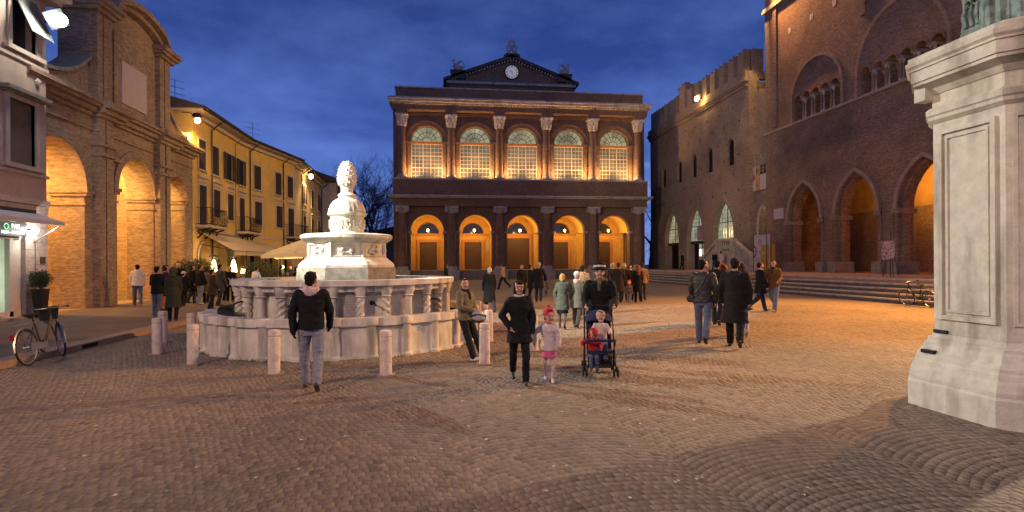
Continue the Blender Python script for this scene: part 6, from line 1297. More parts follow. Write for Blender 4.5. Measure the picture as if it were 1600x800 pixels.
def person(label, px, fy, hy, face, top=(.015, .015, .017), hem=.84, legs=(.02, .02, .025), shoes=(.02, .018, .016), hair='black', style='short', stride=0.0, arms=((5, 8, 12), (5, 8, 12)), lean=0, z0=.014, H=None, female=False, headk=1.0, head=(0, 0),
           hood=None, hat=None, gloves=False, tights=None, skirt=None, near=None, wide=1.0, knees=(6, 14), legsw=None, loc=None, top_mat=None, cuffs=None, collar=None, bulk=1.0, handout=None, t_=None, ground_fix=True, yaw=None, tone2=None, kind='person', group=None, scarf=None, shoulder_strap=False):
    global PEOPLE; PEOPLE += 1; seed = PEOPLE * 3.7
    if loc is None:
        if t_: q = EYE + ray(px, 411) * t_; base = Vector((q.x, q.y, z0)); d = ray(px, hy); zt = CAMZ + d.z * t_; H = H or (zt - z0)
        else:
            base = gnd(px, fy, z0); tt = (base - EYE).dot(fwd); H = H or (CAMZ + ray(px, hy).z * tt - z0)
    else: base = Vector(loc)
    s = H / 1.76; big = (near if near is not None else H * F / max((base - EYE).dot(fwd), 1) > 105)
    vox = (.0095 if big else .0165); view = Vector((base.x, base.y, 0)).normalized(); vy = math.atan2(view.y, view.x)
    yw = (vy - math.radians(face) - math.pi / 2) if yaw is None else yaw     # local +Y looks along heading
    ln = math.radians(-lean)
    def up_(p, k=None):
        p = Vector(p); f = k if k is not None else min(1, max(0, (p.z - .82) / .25)); return Rx(p - Vector((0, 0, .92)), ln * f) + Vector((0, 0, .92))
    hipw = .095 if not female else .09; shw = (.185 if not female else .165) * wide
    # legs
    sw = legsw or (stride, -stride); L_ = []
    for k, sd in enumerate((-1, 1)):
        a = math.radians(sw[k]); kb = math.radians(knees[k] if sw[k] >= 0 else knees[k] + abs(sw[k]) * .9); hp = Vector((sd * hipw, 0, .90)); kn = hp + Vector((sd * .01, math.sin(a) * .42, -math.cos(a) * .42)); an = kn + Vector((0, math.sin(a - kb) * .405, -math.cos(a - kb) * .405)); L_.append([hp, kn, an])
    drop = min(l[2].z for l in L_) - .085 if ground_fix else 0
    for l in L_:
        for i in range(3): l[i] = l[i] - Vector((0, 0, drop))
    dz = Vector((0, 0, -drop))
    # arms
    A_ = []
    for k, sd in enumerate((-1, 1)):
        ar = arms[k]; a, ab, eb = [math.radians(v) for v in ar[:3]]; inw = math.radians(ar[3]) if len(ar) > 3 else 0.06
        sh = Vector((sd * shw, 0, 1.42)); d1 = Vector((sd * math.sin(ab), math.sin(a) * math.cos(ab), -math.cos(a) * math.cos(ab))); el = sh + d1 * .285
        f = a + eb; d2 = Vector((-sd * math.sin(inw) , math.sin(f) * math.cos(inw), -math.cos(f) * math.cos(inw))).normalized(); wr_ = el + d2 * .245; A_.append([sh, el, wr_, d2, sd])
    hc = Vector((0, .02, 1.625))
    def hd(p):   # head local -> body
        p = (Vector(p) - Vector((0, .0, 1.55))) * headk; ya, pi_ = math.radians(head[0]), math.radians(head[1]); p = Rx(p, -pi_); c, s_ = math.cos(-ya), math.sin(-ya); return Vector((p.x * c - p.y * s_, p.x * s_ + p.y * c, p.z)) + Vector((0, .0, 1.55 if headk == 1 else 1.55 + .0))
    def fin(b, kind='u', k=None):   # pose + scale
        b.v = [tuple((up_(v, k) + dz) * s) if kind == 'u' else tuple(Vector(v) * s) for v in b.v]; return b
    def obj(name, me, parent=None):
        o = bpy.data.objects.new(name, me); COL.objects.link(o)
        if parent: o.parent = parent
        return o
    # --- body: one continuous surface
    B = MB(); h = MB(); h.ball(hc + Vector((0, -.005, .015)), .077, .095, .112, 16, 12); h.ball((0, .045, 1.565), .055, .06, .06, 12, 8); h.tube([(0, .105, 1.645), (0, .132, 1.605)], .012, 6, .019); h.ball((0, .128, 1.602), .017, .017, .014, 8, 6)
    h.tube([(-.03, .104, 1.66), (.03, .104, 1.66)], .016, 6)
    for sd in (-1, 1): h.ball((sd * .079, .0, 1.615), .014, .024, .034, 8, 6); h.ball((sd * .035, .088, 1.59), .026, .022, .028, 8, 6)
    h.ball((0, .098, 1.535), .024, .02, .018, 8, 6); h.v = [tuple(hd(v)) for v in h.v]; 
    h.tube([(0, -.01, 1.42), (0, 0, 1.58)], .058 if not female else .048, 10, .05); fin(h, 'u', 1); B.add(h.v, h.f)
    tb = MB(); loft(tb, [(0, 0, .82, .12, .085), (0, 0, .95, .13, .09), (0, 0, 1.15, .115, .08), (0, 0, 1.32, .145, .095), (0, 0, 1.43, .13, .07), (0, -.01, 1.48, .06, .05)]); fin(tb); B.add(tb.v, tb.f)
    lb = MB(); [limb(lb, l, [.068, .046, .032]) for l in L_]; fin(lb, 'l'); B.add(lb.v, lb.f)
    ab_ = MB()
    for sh, el, w, d2, sd in A_:
        limb(ab_, [sh, el, w], [.042, .034, .024])
        if not gloves: hand(ab_, w, d2, sd, big)
    fin(ab_, 'u', 1); B.add(ab_.v, ab_.f)
    root = obj('person', remesh('person', B, vox * s if s < .8 else vox, SKIN, 2)); root.location = base; root.rotation_euler = (0, 0, yw); tag(root, label, 'person' if kind == 'person' else kind, group)
    # --- top garment
    T = MB(); tb = MB(); bw = bulk; zb = hem; sq = abs(math.sin(math.radians(max(abs(sw[0]), abs(sw[1])))))
    rings = [(0, 0, 1.50, .075, .07), (0, 0, 1.465, .12 * wide, .085), (0, 0, 1.42, .19 * wide * bw, .115 * bw), (0, .005, 1.30, .19 * wide * bw, .135 * bw), (0, 0, 1.12, (.165 if not female else .138) * bw, .125 * bw), (0, 0, .98, .178 * bw, .138 * bw)]
    if zb < .95: rings.append((0, 0, .88, .188 * bw, .145 * bw))
    if zb < .8:
        k = (.88 - zb); rings.append((0, 0, zb + k * .5, .19 * bw + k * .04, .14 * bw + k * .22 * (sq + .15))); rings.append((0, 0, zb, .19 * bw + k * .10, .14 * bw + k * .42 * (sq + .15)))
    else: rings.append((0, 0, zb, .185 * bw, .142 * bw))
    loft(tb, rings, 18); fin(tb); T.add(tb.v, tb.f)
    ab_ = MB()
    for sh, el, w, d2, sd in A_: limb(ab_, [sh + Vector((-sd * .02, 0, -.01)), el, w + d2 * .02], [.074 * bw, .060 * bw, .048 * bw], 10)
    fin(ab_, 'u', 1); T.add(ab_.v, ab_.f)
    if collar is not None:
        cb = MB(); cb.ring((0, .005, 1.505), .068, .024, (0, .25, 1), 16, 6); fin(cb, 'u', 1)
        if collar == top: T.add(cb.v, cb.f)
        else: obj('collar', remesh('collar', cb, vox, cloth(collar), 1), root)
    tm = top_mat or cloth(top); obj('coat' if hem < .75 else 'jacket', remesh('jacket', T, vox, tm, 3, .010 if big else .008, 9, seed), root)
    if hood is not None:
        hb = MB()
        if style == 'hood_up': hb.ball((0, -.02, 1.64), .115, .125, .135, 14, 10); hb.ring((0, .055, 1.63), .09, .03, (0, 1, .15), 16, 6); hb.v = [tuple(hd(v)) for v in hb.v]; hb.tube([(0, -.05, 1.45), (0, -.04, 1.58)], .09, 10, .1)
        else: hb.ring((0, -.02, 1.485), .085, .042, (0, -.35, 1), 18, 8); hb.ball((0, -.10, 1.45), .095, .05, .085, 12, 8)
        fin(hb, 'u', 1); obj('hood', remesh('hood', hb, vox, cloth(hood), 2, .010, 14, seed), root)
    # --- trousers or skirt and tights
    if skirt is not None:
        sb = MB(); z1 = skirt[1]; loft(sb, [(0, 0, .98, .15, .12), (0, 0, .85, .175, .14), (0, 0, z1, .19, .17)], 16); fin(sb, 'l'); sb.v = [(v[0], v[1], v[2] - drop * s) for v in sb.v]; obj('skirt', remesh('skirt', sb, vox, cloth(skirt[0]), 2, .008, 10, seed), root)
    lb = MB(); lr = [.100, .078, .068] if tights is None else [.076, .056, .036]
    for l in L_: limb(lb, l, [r * (1.0 if not female or tights else .88) for r in lr], 10)
    if tights is None: loft(lb, [(0, 0, .80 - drop, .15, .105), (0, 0, .90 - drop, .165, .115), (0, 0, 1.0 - drop, .15, .105)], 14)
    fin(lb, 'l'); obj('trousers' if tights is None else 'tights', remesh('trousers', lb, vox, cloth(legs if tights is None else tights), 2, .009 if tights is None else .0, 11, seed), root)
    # --- shoes
    for l, a in zip(L_, sw):
        an = l[2]; sb = MB(); pit = math.radians(-32) if (a < -8 and ground_fix) else (math.radians(12) if a > 12 and ground_fix else 0); 
        if not ground_fix: pit = math.radians(25)
        def F_(y, z): c, s_ = math.cos(pit), math.sin(pit); return (an.x, an.y + y * c - z * s_, an.z + y * s_ + z * c)
        sb.tube([F_(-.045, -.045), F_(.06, -.05), F_(.15, -.056)], [.036, .042, .032], 9); sb.ball(F_(.155, -.056), .036, .045, .026); sb.ball(F_(-.05, -.05), .036, .036, .034); sb.tube([F_(0, .02), F_(.01, -.04)], .042, 8)
        sb.tube([F_(-.05, -.072), F_(.15, -.074)], .013, 6, .012); fin(sb, 'l'); obj('shoe', remesh('shoe', sb, vox * .8, cloth(shoes, .5), 1), root)
    if gloves:
        for sh, el, w, d2, sd in A_: gb = MB(); hand(gb, w, d2, sd, big, .004); fin(gb, 'u', 1); obj('glove', remesh('glove', gb, vox * .8, cloth((.012, .012, .012)), 1), root)
    # --- hair
    hb = MB(); hcol = HAIR[hair]
    if style != 'hood_up' or hat:
        if style in ('short', 'thin', 'long', 'bob'):
            hb.ball((0, -.018, 1.662), .086, .097, .092, 14, 10); hb.ball((0, -.05, 1.60), .07, .055, .07, 12, 8)
            hb.ball((0, .045, 1.722), .06, .045, .028, 10, 6)
            if style == 'bob':
                for sd in (-1, 1): hb.ball((sd * .072, .005, 1.60), .026, .062, .085, 10, 8)
                hb.ball((0, -.06, 1.575), .08, .05, .09, 12, 8); hb.ball((0, .085, 1.70), .062, .02, .028, 10, 6)
            if style == 'long': hb.tube([(0, -.06, 1.6), (0, -.10, 1.45), (0, -.125, 1.28)], [.085, .095, .06], 10); [hb.ball((sd * .07, -.01, 1.58), .028, .05, .11, 10, 8) for sd in (-1, 1)]
        hb.v = [tuple(hd(v)) for v in hb.v]; fin(hb, 'u', 1)
        if hb.v and not (hat and hat[0] in ('beanie',) and style == 'thin'): obj('hair', remesh('hair', hb, vox * .9, mat('hair_' + hair, hcol, .8, .35, 30, .8, coord='obj', spec=.12, fine=220, bdist=.004), 2, .010, 26, seed), root)
    if hat:
        hb = MB(); kd, c1 = hat[0], hat[1]
        if kd == 'beanie': hb.ball((0, -.012, 1.685), .096, .108, .088, 14, 10); hb.ring((0, -.008, 1.66), .088, .02, (0, -.12, 1), 18, 6)
        if kd == 'brim': hb.tube([(0, -.005, 1.69), (0, -.008, 1.775), (0, -.01, 1.80)], [.102, .104, .085], 18); hb.lathe((0, -.005, 1.68), [(.11, -.012), (.155, -.004), (.155, .006), (.1, .012)], 20)
        hb.v = [tuple(hd(v)) for v in hb.v]; fin(hb, 'u', 1); ho = obj('hat', remesh('hat', hb, vox * .9, cloth(c1), 1, .004, 20, seed), root)
        if len(hat) > 2:
            hb = MB()
            if kd == 'brim': hb.tube([hd((0, -.005, 1.712)), hd((0, -.007, 1.752))], .1075, 24)
            else: hb.ball(hd((0, -.02, 1.80)), .045, .045, .04, 10, 8)
            fin(hb, 'u', 1); obj('hat_band' if kd == 'brim' else 'pompom', remesh('band', hb, .008, cloth(hat[2]), 1), ho)
    if scarf is not None:
        cb = MB(); cb.ring((0, .01, 1.50), .07, .03, (0, .2, 1), 16, 6); cb.tube([(0, .08, 1.49), (.01, .125, 1.40), (.015, .14, 1.30)], [.03, .035, .03], 8); fin(cb, 'u', 1); obj('scarf', remesh('scarf', cb, vox, cloth(scarf), 1, .006, 20, seed), root)
    if shoulder_strap:
        cb = MB(); cb.tube([(-.17, 0, 1.50), (-.05, -.15, 1.3), (.10, -.158, 1.08), (.2, -.10, .95)], .014, 6); cb.tube([(-.17, 0, 1.50), (-.05, .15, 1.3), (.10, .158, 1.08), (.2, .05, .95)], .014, 6); fin(cb, 'u', 1)
        cb.v = [(-v[0], v[1], v[2]) for v in cb.v]; sp_ = MB(); sp_.add(cb.v, cb.f); t2 = tag(obj('shoulder_bag', remesh('bag', sp_, .01, cloth((.014, .013, .012), .5), 0)), 'dark shoulder bag slung across the leather jacket of the man in blue jeans', 'bag'); t2.location = base; t2.rotation_euler = (0, 0, yw)
        bb = MB(); bb.tube([(-.235 * s, -.1 * s, .93 * s), (-.235 * s, .08 * s, .93 * s)], .09, 8); o = obj('pouch', remesh('pouch', bb, .012, cloth((.014, .013, .012), .5), 1, .006), t2)
    # --- face details for those seen close
    if big:
        for sd in (-1, 1):
            e = MB(); e.ball(hd((sd * .032, .098, 1.632)), .0145, .009, .008, 8, 6); fin(e, 'u', 1); part('eye', e, EYEM, None); o = bpy.context.scene.collection.objects[-1]
            o.parent = root
            e = MB(); e.tube([hd((sd * .05, .095, 1.653)), hd((sd * .032, .106, 1.659)), hd((sd * .015, .108, 1.655))], .0055, 5); fin(e, 'u', 1); o = part('eyebrow', e, mat('hair_' + hair, hcol, .8, .35, 30, .8, coord='obj'), None); o.parent = root
        e = MB(); e.tube([hd((-.024, .104, 1.568)), hd((0, .115, 1.568)), hd((.024, .104, 1.568))], [.004, .008, .004], 6); fin(e, 'u', 1); o = part('mouth', e, LIP, None, True); o.parent = root
    root['_s'] = s; WR = [Matrix.Rotation(yw, 3, 'Z') @ ((up_(a[2] + a[3] * .1, 1) + dz) * s) + base for a in A_]; del root['_s']
    return root, WR, s
def hand(b, w, d, sd, fine, inf=0.0):
    d = d.normalized(); side = Vector((sd, 0, 0)); side = (side - d * side.dot(d)).normalized(); pn = d.cross(side).normalized()   # palm faces inward: fingers spread front to back
    fw = pn if pn.y > 0 else -pn
    b.tube([w, w + d * .045, w + d * .085], [.024 + inf, .030 + inf, .028 + inf], 8)
    for k, (o_, ln) in enumerate(((.024, .070), (.009, .078), (-.006, .072), (-.021, .056))):
        p0 = w + d * .075 + fw * o_; p1 = p0 + d * ln * .5 - side * .006; p2 = p1 + (d * .8 - side * .6).normalized() * ln * .5; b.tube([p0, p1, p2], [.0105 + inf, .0095 + inf, .008 + inf], 6)
    p0 = w + d * .03 + fw * .024; b.tube([p0, p0 + (d * .6 + fw * .8).normalized() * .035, p0 + (d * .9 + fw * .5 - side * .3).normalized() * .062], [.013 + inf, .011 + inf, .009 + inf], 6)
BL = (.010, .010, .012); JN = (.09, .11, .17); DJ = (.022, .027, .045)
# front row
person('young man seen from behind in a black jacket with pink hood and grey jeans', 487, 607, 422, 6, BL, .90, (.20, .20, .25), (.03, .03, .03), 'black', 'short', 14, ((-14, 12, 14), (12, 12, 18)), hood=(.50, .36, .38), head=(22, 0), gloves=True, bulk=1.08, wide=1.08, knees=(4, 8))
r, Wm, s_ = person('man in an olive jacket and white sneakers leaning against the fountain rim', 728, 561, 431, 128, (.155, .125, .075), .86, (.014, .014, .018), (.62, .60, .58), 'dark', 'short', 0, ((6, 14, 62, 40), (12, 12, 58, 40)), legsw=(26, 20), knees=(2, 0), lean=-2, head=(40, 4), scarf=(.012, .012, .014), bulk=1.12, wide=1.05)
hp = Wm[0] * .5 + Wm[1] * .5
def helmet(c):
    t = thing('motorcycle_helmet', 'silver helmet with dark bands held by the leaning man', 'helmet', c); b = MB(); b.ball(c, .13, .15, .12, 18, 12); part('shell', b, mat('silver_shell', (.42, .42, .44), .25, .1, 5, 0, metal=.3), t, True); b = MB(); b.ring(c, .135, .018, (0, .3, 1), 24, 6); part('band', b, M['black'], t, True); b = MB(); b.ring(c + Vector((0, 0, -.03)), .12, .022, (0, -.4, 1), 24, 6); part('trim_edge', b, M['black'], t, True)
helmet(Vector((Wm[1].x, Wm[1].y, Wm[1].z)) - Vector((-.03, .10, .09)))
r, Ww, _ = person('woman in a black coat and black trousers walking towards the camera with a girl', 812, 601, 436, 178, BL, .72, BL, BL, 'black', 'bob', 18, ((-4, 12, 12), (-6, 26, 40, 30)), female=True, head=(-3, 2), collar=(.45, .42, .40), knees=(22, 6), bulk=1.08)
person('little girl in a red bobble hat, pink and white padded jacket and pink shorts', 858, 597, 490, 184, (.50, .42, .43), .80, (.50, .10, .22), (.60, .55, .52), 'dark', 'short', 5, ((6, 20, 26), (12, 46, 14)), H=1.04, female=True, headk=1.5, tights=(.50, .38, .42), skirt=((.52, .10, .24), .62), hat=('beanie', (.45, .03, .05), (.40, .06, .08)), near=True, bulk=1.18, collar=(.42, .05, .10), head=(-25, 4))
q = gnd(938, 590); SL = Vector((q.x, q.y, 0))
vw = Vector((SL.x, SL.y, 0)).normalized(); syaw = math.atan2(-vw.x, vw.y) + math.pi + .05
mp_ = SL + vw * 1.05
person('man in a black coat and dark hat with a pale band pushing a stroller', 940, 575, 408, 180, BL, .78, BL, BL, 'black', 'short', 0, ((30, 10, 34, 4), (30, 10, 34, 4)), loc=(mp_.x, mp_.y, .014), H=1.74, hat=('brim', (.012, .011, .010), (.50, .46, .44)), collar=(.36, .28, .16), bulk=1.18, wide=1.14, cuffs=True, scarf=(.10, .10, .055), near=True)
def stroller():
    t = thing('stroller', 'dark folding stroller with a navy hood, pushed towards the camera', 'stroller', (0, 0, 0)); I = M['iron']; NV = cloth((.022, .025, .06)); 
    P = lambda x, y, z: (x, y, z)   # local: +y = travel direction (towards camera), origin between front wheels
    for x in (-.24, .24):
        for y, nm in ((0, 'front'), (-.52, 'rear')):
            for dx in (-.028, .028): b = MB(); b.ring((x + dx, y, .085), .068, .017, (1, 0, 0), 18, 6); b.tube([(x + dx - .012, y, .085), (x + dx + .012, y, .085)], .03, 8); part('wheel', b, M['black'], t, True)
        b = MB(); b.tube([(x, 0, .085), (x, -.06, .2), (x * .95, -.62, 1.0), (x * .95, -.72, 1.06)], .014, 6); b.tube([(x, -.52, .085), (x, -.42, .35), (x, -.1, .52)], .013, 6); b.tube([(x * .95, -.72, 1.06), (x * .8, -.76, 1.07)], .02, 7); part('side_frame', b, I, t, True)
    b = MB(); b.tube([(-.24, 0, .15), (.24, 0, .15)], .012, 6); b.tube([(-.24, -.5, .15), (.24, -.5, .15)], .012, 6); b.tube([(-.2, -.74, 1.06), (.2, -.74, 1.06)], .011, 6); part('cross_bars', b, I, t)
    b = MB(); b.hexa([(-.2, .02, .14), (.2, .02, .14), (.2, .14, .2), (-.2, .14, .2), (-.2, .02, .16), (.2, .02, .16), (.2, .14, .22), (-.2, .14, .22)]); part('footrest', b, I, t)
    b = MB(); b.tube([(-.24, -.08, .56), (-.2, .12, .58), (.2, .12, .58), (.24, -.08, .56)], .022, 7); part('front_bar', b, NV, t, True)
    b = MB(); b.hexa([(-.2, -.36, .34), (.2, -.36, .34), (.2, .02, .36), (-.2, .02, .36), (-.2, -.36, .39), (.2, -.36, .39), (.2, .02, .41), (-.2, .02, .41)]); part('seat', b, NV, t)
    b = MB(); b.hexa([(-.2, -.40, .36), (.2, -.40, .36), (.2, -.36, .36), (-.2, -.36, .36), (-.2, -.62, .98), (.2, -.62, .98), (.2, -.57, .98), (-.2, -.57, .98)]); part('backrest', b, NV, t)
    b = MB(); vs = []; n = 8; 
    for k in range(6):
        a = math.radians(100 - 22 * k)
        for j in range(n + 1): w = math.pi * j / n; vs.append((.235 * math.cos(w), -.58 + .30 * math.cos(a) * (.3 + .7 * math.sin(w)) * .8, .80 + .21 * math.sin(w) * max(.25, math.sin(a) if a > 0 else .25)))
    b.add(vs, [(k * (n + 1) + j, k * (n + 1) + j + 1, (k + 1) * (n + 1) + j + 1, (k + 1) * (n + 1) + j) for k in range(5) for j in range(n)])
    for i in range(len(b.f)): pass
    m_ = len(b.v); b.v += [(v[0] * .96, v[1], v[2] - .012) for v in b.v]; b.f += [tuple(i + m_ for i in f[::-1]) for f in b.f]; part('canopy', b, NV, t, True)
    b = MB(); b.hexa([(-.18, -.48, .16), (.18, -.48, .16), (.18, -.1, .16), (-.18, -.1, .16), (-.2, -.5, .3), (.2, -.5, .3), (.2, -.08, .3), (-.2, -.08, .3)]); part('basket', b, M['black'], t)
    t.location = (SL.x, SL.y, .014); t.rotation_euler = (0, 0, syaw)
    return t
stroller()
def onst(x, y, z): v = Matrix.Rotation(syaw, 3, 'Z') @ Vector((x, y, z)); return (SL.x + v.x, SL.y + v.y, z + .014)
person('small child in a beige knitted hat and jeans sitting back in the stroller', 0, 0, 0, 0, (.50, .40, .36), .82, (.07, .09, .16), (.03, .03, .03), 'brown', 'short', 0, ((35, 18, 40), (35, 18, 40)), legsw=(82, 80), knees=(72, 70), loc=onst(-.03, -.30, .05), H=.90, headk=1.55, hat=('beanie', (.36, .26, .18)), near=True, ground_fix=False, yaw=syaw, lean=-12, bulk=1.1)
person('small child in a hooded red coat leaning over the side of the stroller', 0, 0, 0, 0, (.36, .025, .03), .80, (.07, .09, .16), (.04, .03, .03), 'dark', 'hood_up', 0, ((60, 20, 20), (60, 60, 15)), legsw=(80, 84), knees=(70, 64), loc=onst(.10, -.10, -.05), H=.76, headk=1.5, hood=(.33, .025, .03), near=True, ground_fix=False, yaw=syaw, lean=8, bulk=1.15, head=(20, 12))
# middle distance
person('white haired man in a long black overcoat walking away beyond the leaning man', 765, 489, 417, -14, BL, .42, DJ, BL, 'white', 'short', 14, bulk=1.1)
person('man in a tan jacket striding left in front of the theatre', 786, 452, 411, -60, (.36, .20, .10), .84, BL, BL, 'brown', 'short', 22)
person('dark haired man in a black coat behind the walking woman', 815, 470, 413, 150, BL, .45, BL, BL, 'dark', 'short', 4, bulk=1.1)
person('slim person in dark clothes raising a hand to the face behind the woman in black', 829, 466, 414, 60, (.02, .018, .018), .5, BL, BL, 'brown', 'short', 3, ((40, 10, 100), (5, 8, 10)))
person('man in a grey cap and dark coat walking away with a bicycle', 842, 472, 410, 4, BL, .62, DJ, BL, 'grey', 'short', 8, ((5, 8, 10), (20, 18, 20)), hat=('beanie', (.34, .32, .30)), bulk=1.1)
b1 = gnd(853, 458); b2 = gnd(851, 452); bicycle('bicycle pushed away from the camera by the man in a grey cap', gnd(853, 463), gnd(857, 458), False, 0, 0, .014, 'iron')
person('blonde woman in a grey green coat and dark skirt walking away', 879, 513, 427, 6, (.075, .085, .065), .58, BL, BL, 'blonde', 'bob', 10, ((-6, 14, 10), (16, 18, 20)), female=True, tights=(.07, .065, .07), skirt=(BL, .48), bulk=1.08)
person('person in a pale cap and light green parka beside the blonde woman', 902, 512, 424, 20, (.12, .12, .09), .62, (.05, .055, .045), BL, 'grey', 'short', 10, hood=(.42, .31, .22), hat=('beanie', (.48, .46, .44)), bulk=1.14)
person('person in a black cap with a thick tan fur collar partly behind the parka', 911, 492, 415, 20, (.26, .17, .10), .62, (.05, .05, .05), BL, 'black', 'short', 6, hood=(.40, .26, .14), hat=('beanie', BL), bulk=1.14)
person('white haired woman standing behind the man with the banded hat', 957, 470, 411, 150, (.03, .03, .035), .6, BL, BL, 'white', 'bob', 2, female=True, collar=(.5, .47, .45))
person('man in a dark coat seen from behind in the group by the theatre', 967, 474, 410, 8, (.03, .022, .018), .5, BL, BL, 'brown', 'short', 6, bulk=1.1)
person('smiling person in a white cap and dark jacket facing the group', 976, 471, 412, 168, BL, .7, BL, BL, 'dark', 'short', 2, hat=('beanie', (.5, .46, .44)))
person('dark haired woman with a white collar facing the group', 985, 470, 413, 170, BL, .7, BL, BL, 'black', 'bob', 2, female=True, collar=(.55, .5, .48))
person('woman with long red hair and a dark coat seen from behind', 997, 473, 414, -14, BL, .5, BL, BL, 'red', 'long', 6, female=True)
person('man in a tan jacket at the right end of the group', 1004, 470, 411, 0, (.24, .15, .08), .8, (.05, .045, .05), BL, 'brown', 'short', 4, bulk=1.15)
person('toddler in a red hat standing in the middle of the group by the theatre', 983, 475, 440, 175, (.10, .06, .05), .8, (.14, .14, .15), (.3, .28, .26), 'dark', 'short', 2, headk=1.5, hat=('beanie', (.5, .06, .03)), bulk=1.1)
person('dark haired woman walking right in front of the theatre behind the fountain rim', 697, 452, 412, 70, (.03, .035, .02), .6, BL, BL, 'brown', 'bob', 14, female=True)
# right hand group
person('bearded man in a dark leather jacket and blue jeans with a shoulder bag', 1099, 537, 405, 10, (.022, .018, .016), .88, JN, BL, 'black', 'short', 15, ((10, 10, 14), (-8, 14, 14)), head=(40, 0), bulk=1.1, wide=1.08, shoulder_strap=True, H=1.86, top_mat=cloth((.02, .017, .015), .58))
person('dark figure walking just beyond the man in the leather jacket', 1121, 508, 405, 12, (.014, .016, .024), .6, DJ, BL, 'black', 'short', 12, bulk=1.05)
person('red haired woman glancing back between the two men on the right', 1131, 505, 412, 50, (.10, .04, .02), .7, (.03, .025, .02), BL, 'red', 'bob', 6, female=True)
person('tall man in a long black coat seen from behind on the right', 1149, 542, 405, 4, (.014, .013, .012), .48, BL, BL, 'black', 'short', 13, ((6, 14, 14), (-4, 14, 14)), bulk=1.12, wide=1.1, H=1.88)
person('brown haired woman in white trousers hidden behind the long black coat', 1159, 524, 411, 0, (.035, .02, .014), .62, (.60, .58, .56), (.3, .3, .3), 'brown', 'long', 10, female=True)
person('man in a dark jacket and white scarf talking, left of the strolling couple', 1188, 487, 408, 60, BL, .66, DJ, (.12, .14, .18), 'dark', 'short', 20, ((10, 12, 60), (5, 10, 20)), collar=(.6, .55, .5), bulk=1.08)
person('man in a brown leather jacket and blue jeans, right of the strolling couple', 1209, 487, 404, 196, (.13, .07, .025), .82, (.13, .17, .27), (.20, .18, .14), 'brown', 'short', 22, ((14, 12, 50), (20, 10, 30)), scarf=(.05, .03, .02), bulk=1.05)
for i, (lab, px, t_, hy, col, fc) in enumerate((('person in a pale pink coat at the bright palace doorway', 1127, 48, 376, (.5, .38, .34), 40), ('dark silhouette standing inside the bright palace doorway', 1116.5, 50, 376, BL, 150), ('dark figure leaning by the leftmost palace door', 1066, 55, 393, BL, 120))):
    person(lab, px, 0, hy, fc, col, .6, BL, BL, 'dark', 'short', 5, t_=t_, z0=1.0, H=1.72)
# left hand crowd
person('man in a white puffer jacket and jeans walking away beside the brick pier', 215, 479, 413, 0, (.50, .44, .44), .86, JN, (.25, .22, .2), 'black', 'short', 8, z0=.125, bulk=1.2, hood=(.50, .44, .44))
person('man in a black padded jacket and jeans standing with hands in pockets at the kerb', 246, 497, 416, 40, BL, .82, JN, (.12, .1, .09), 'black', 'short', 3, ((12, 16, 40), (12, 16, 40)), z0=.125, bulk=1.15)
person('woman in a long dark green hooded coat seen from behind by the kerb', 271, 502, 418, 8, (.035, .04, .025), .44, BL, BL, 'dark', 'hood_up', 4, z0=.125, hood=(.045, .06, .03), female=True, bulk=1.12)
q = gnd(257, 488, .125); t = thing('shopping_bag', 'bright orange shopping bag between the jeans and the green coat', 'bag', (q.x, q.y, .125)); b = MB(); b.hexa([(q.x - .13, q.y - .05, .3), (q.x + .13, q.y - .05, .3), (q.x + .13, q.y + .05, .3), (q.x - .13, q.y + .05, .3), (q.x - .16, q.y - .08, .68), (q.x + .16, q.y - .08, .68), (q.x + .16, q.y + .08, .68), (q.x - .16, q.y + .08, .68)]); part('bag', b, mat('orange_bag', (.75, .16, .02), .5, .1, 9, .1), t); b = MB(); b.tube([(q.x - .08, q.y, .68), (q.x, q.y, .82), (q.x + .08, q.y, .68)], .008, 4); part('handle', b, M['black'], t)
crowd = [('woman in a striped scarf half hidden behind the green coat', 259, 486, 414, 100, (.03, .03, .04), .6, DJ, 'dark', 'bob'), ('tall dark haired person behind the green coat', 279, 476, 409, 170, BL, .7, BL, 'black', 'short'),
    ('person in a white cap in the crowd by the brick pier', 287, 479, 424, 30, BL, .75, BL, 'dark', 'short'), ('person in black with grey trousers near the oleander', 301, 474, 414, 120, BL, .55, (.08, .085, .1), 'dark', 'bob'),
    ('man in a black jumper and pale jeans in the middle of the crowd', 313, 476, 413, 60, BL, .82, (.16, .18, .24), 'brown', 'short'), ('person in a beige coat behind the man in brown', 323, 474, 417, 20, (.12, .09, .06), .5, BL, 'brown', 'bob'),
    ('man in a dark brown coat, the nearest of the crowd', 332, 483, 421, 70, (.04, .028, .022), .6, BL, 'black', 'short'), ('tall man in a grey coat behind the man in brown', 344, 478, 413, 60, (.05, .045, .045), .62, DJ, 'black', 'short'),
    ('bald man in black standing with folded hands near the lamps', 360, 472, 416, 178, BL, .8, BL, 'grey', 'short'), ('dark figure near the glowing cone lamp', 352, 470, 423, 60, BL, .7, BL, 'red', 'bob')]
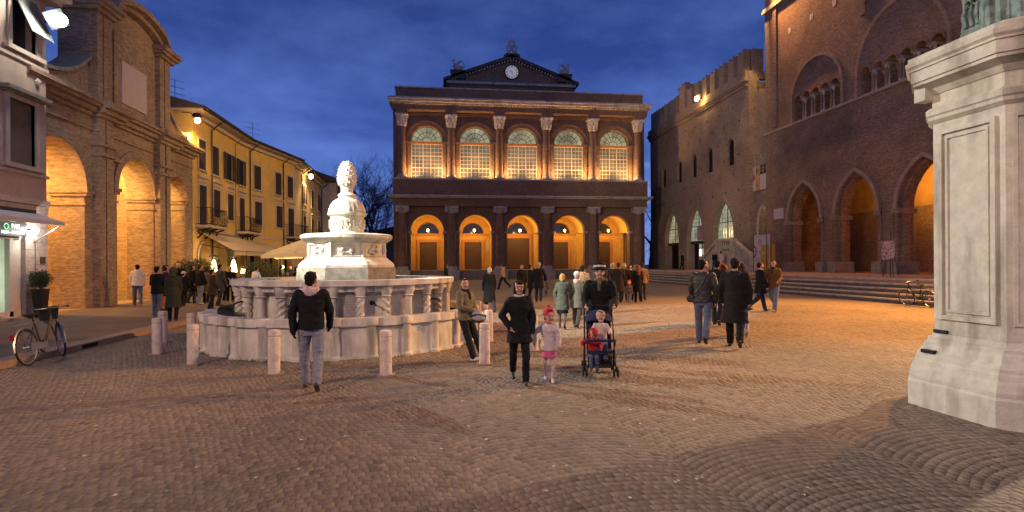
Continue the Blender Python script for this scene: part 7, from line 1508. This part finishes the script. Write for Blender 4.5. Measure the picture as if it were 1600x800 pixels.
for lab, px, fy, hy, fc, col, hm, lg, hr, st in crowd:
    person(lab, px, fy, hy, fc, col, hm, lg, BL if 'pale jeans' not in lab else (.4, .4, .42), hr, st, 4, ((25, 10, 60, 30), (25, 10, 60, 30)) if 'folded' in lab else ((8, 8, 20), (8, 8, 20)), z0=.125, hat=('beanie', (.5, .46, .42)) if 'white cap' in lab else None, bulk=1.08, scarf=(.45, .1, .1) if 'striped' in lab else None)
person('waiter in a white jacket bending beside the lit table lamp', 396, 466, 416, 40, (.6, .58, .56), .85, BL, BL, 'dark', 'short', 4, ((40, 10, 30), (40, 10, 30)), z0=.125, lean=22)
for lab, px, hy, t_, hr, fc in (('woman with loose dark hair seated beyond the fountain at the cafe', 440, 413, 27, 'dark', 100), ('man at the cafe looking left beyond the fountain rim', 455, 414, 28, 'brown', 200), ('person in dark clothes at the cafe just left of the fountain plinth', 463, 417, 26, 'black', 30), ('child with a pale face looking over the fountain rim from the cafe', 449, 424, 24, 'dark', 170)):
    person(lab, px, 0, hy, fc, BL, .6, BL, BL, hr, 'bob', 3, t_=t_, z0=.125, female=True)
print('people', PEOPLE)
# ================================================================== pieces built in one go become parts of their own
def split_loose(o, name):
    me = o.data; n = len(me.vertices); par = list(range(n))
    def find(i):
        while par[i] != i: par[i] = par[par[i]]; i = par[i]
        return i
    for e in me.edges: a, b = find(e.vertices[0]), find(e.vertices[1]); par[a] = b
    groups = {}
    for p in me.polygons: groups.setdefault(find(p.vertices[0]), []).append(p)
    if len(groups) < 2: o.name = name; return
    for g in groups.values():
        idx = sorted({v for p in g for v in p.vertices}); mp = {v: i for i, v in enumerate(idx)}; m2 = bpy.data.meshes.new(name)
        m2.from_pydata([me.vertices[v].co[:] for v in idx], [], [[mp[v] for v in p.vertices] for p in g]); m2.materials.append(me.materials[0]); q = bpy.data.objects.new(name, m2); COL.objects.link(q); q.parent = o.parent
    bpy.data.objects.remove(o)
for o in [o for o in list(COL.objects) if o.type == 'MESH' and o.parent]:
    b = o.name.split('.')[0]
    if b in ('post', 'newel_post', 'downpipe'): split_loose(o, b)
    if b == 'pale_stone_insets': split_loose(o, 'stone_inset')
    if b == 'chimney_turret' and False: pass
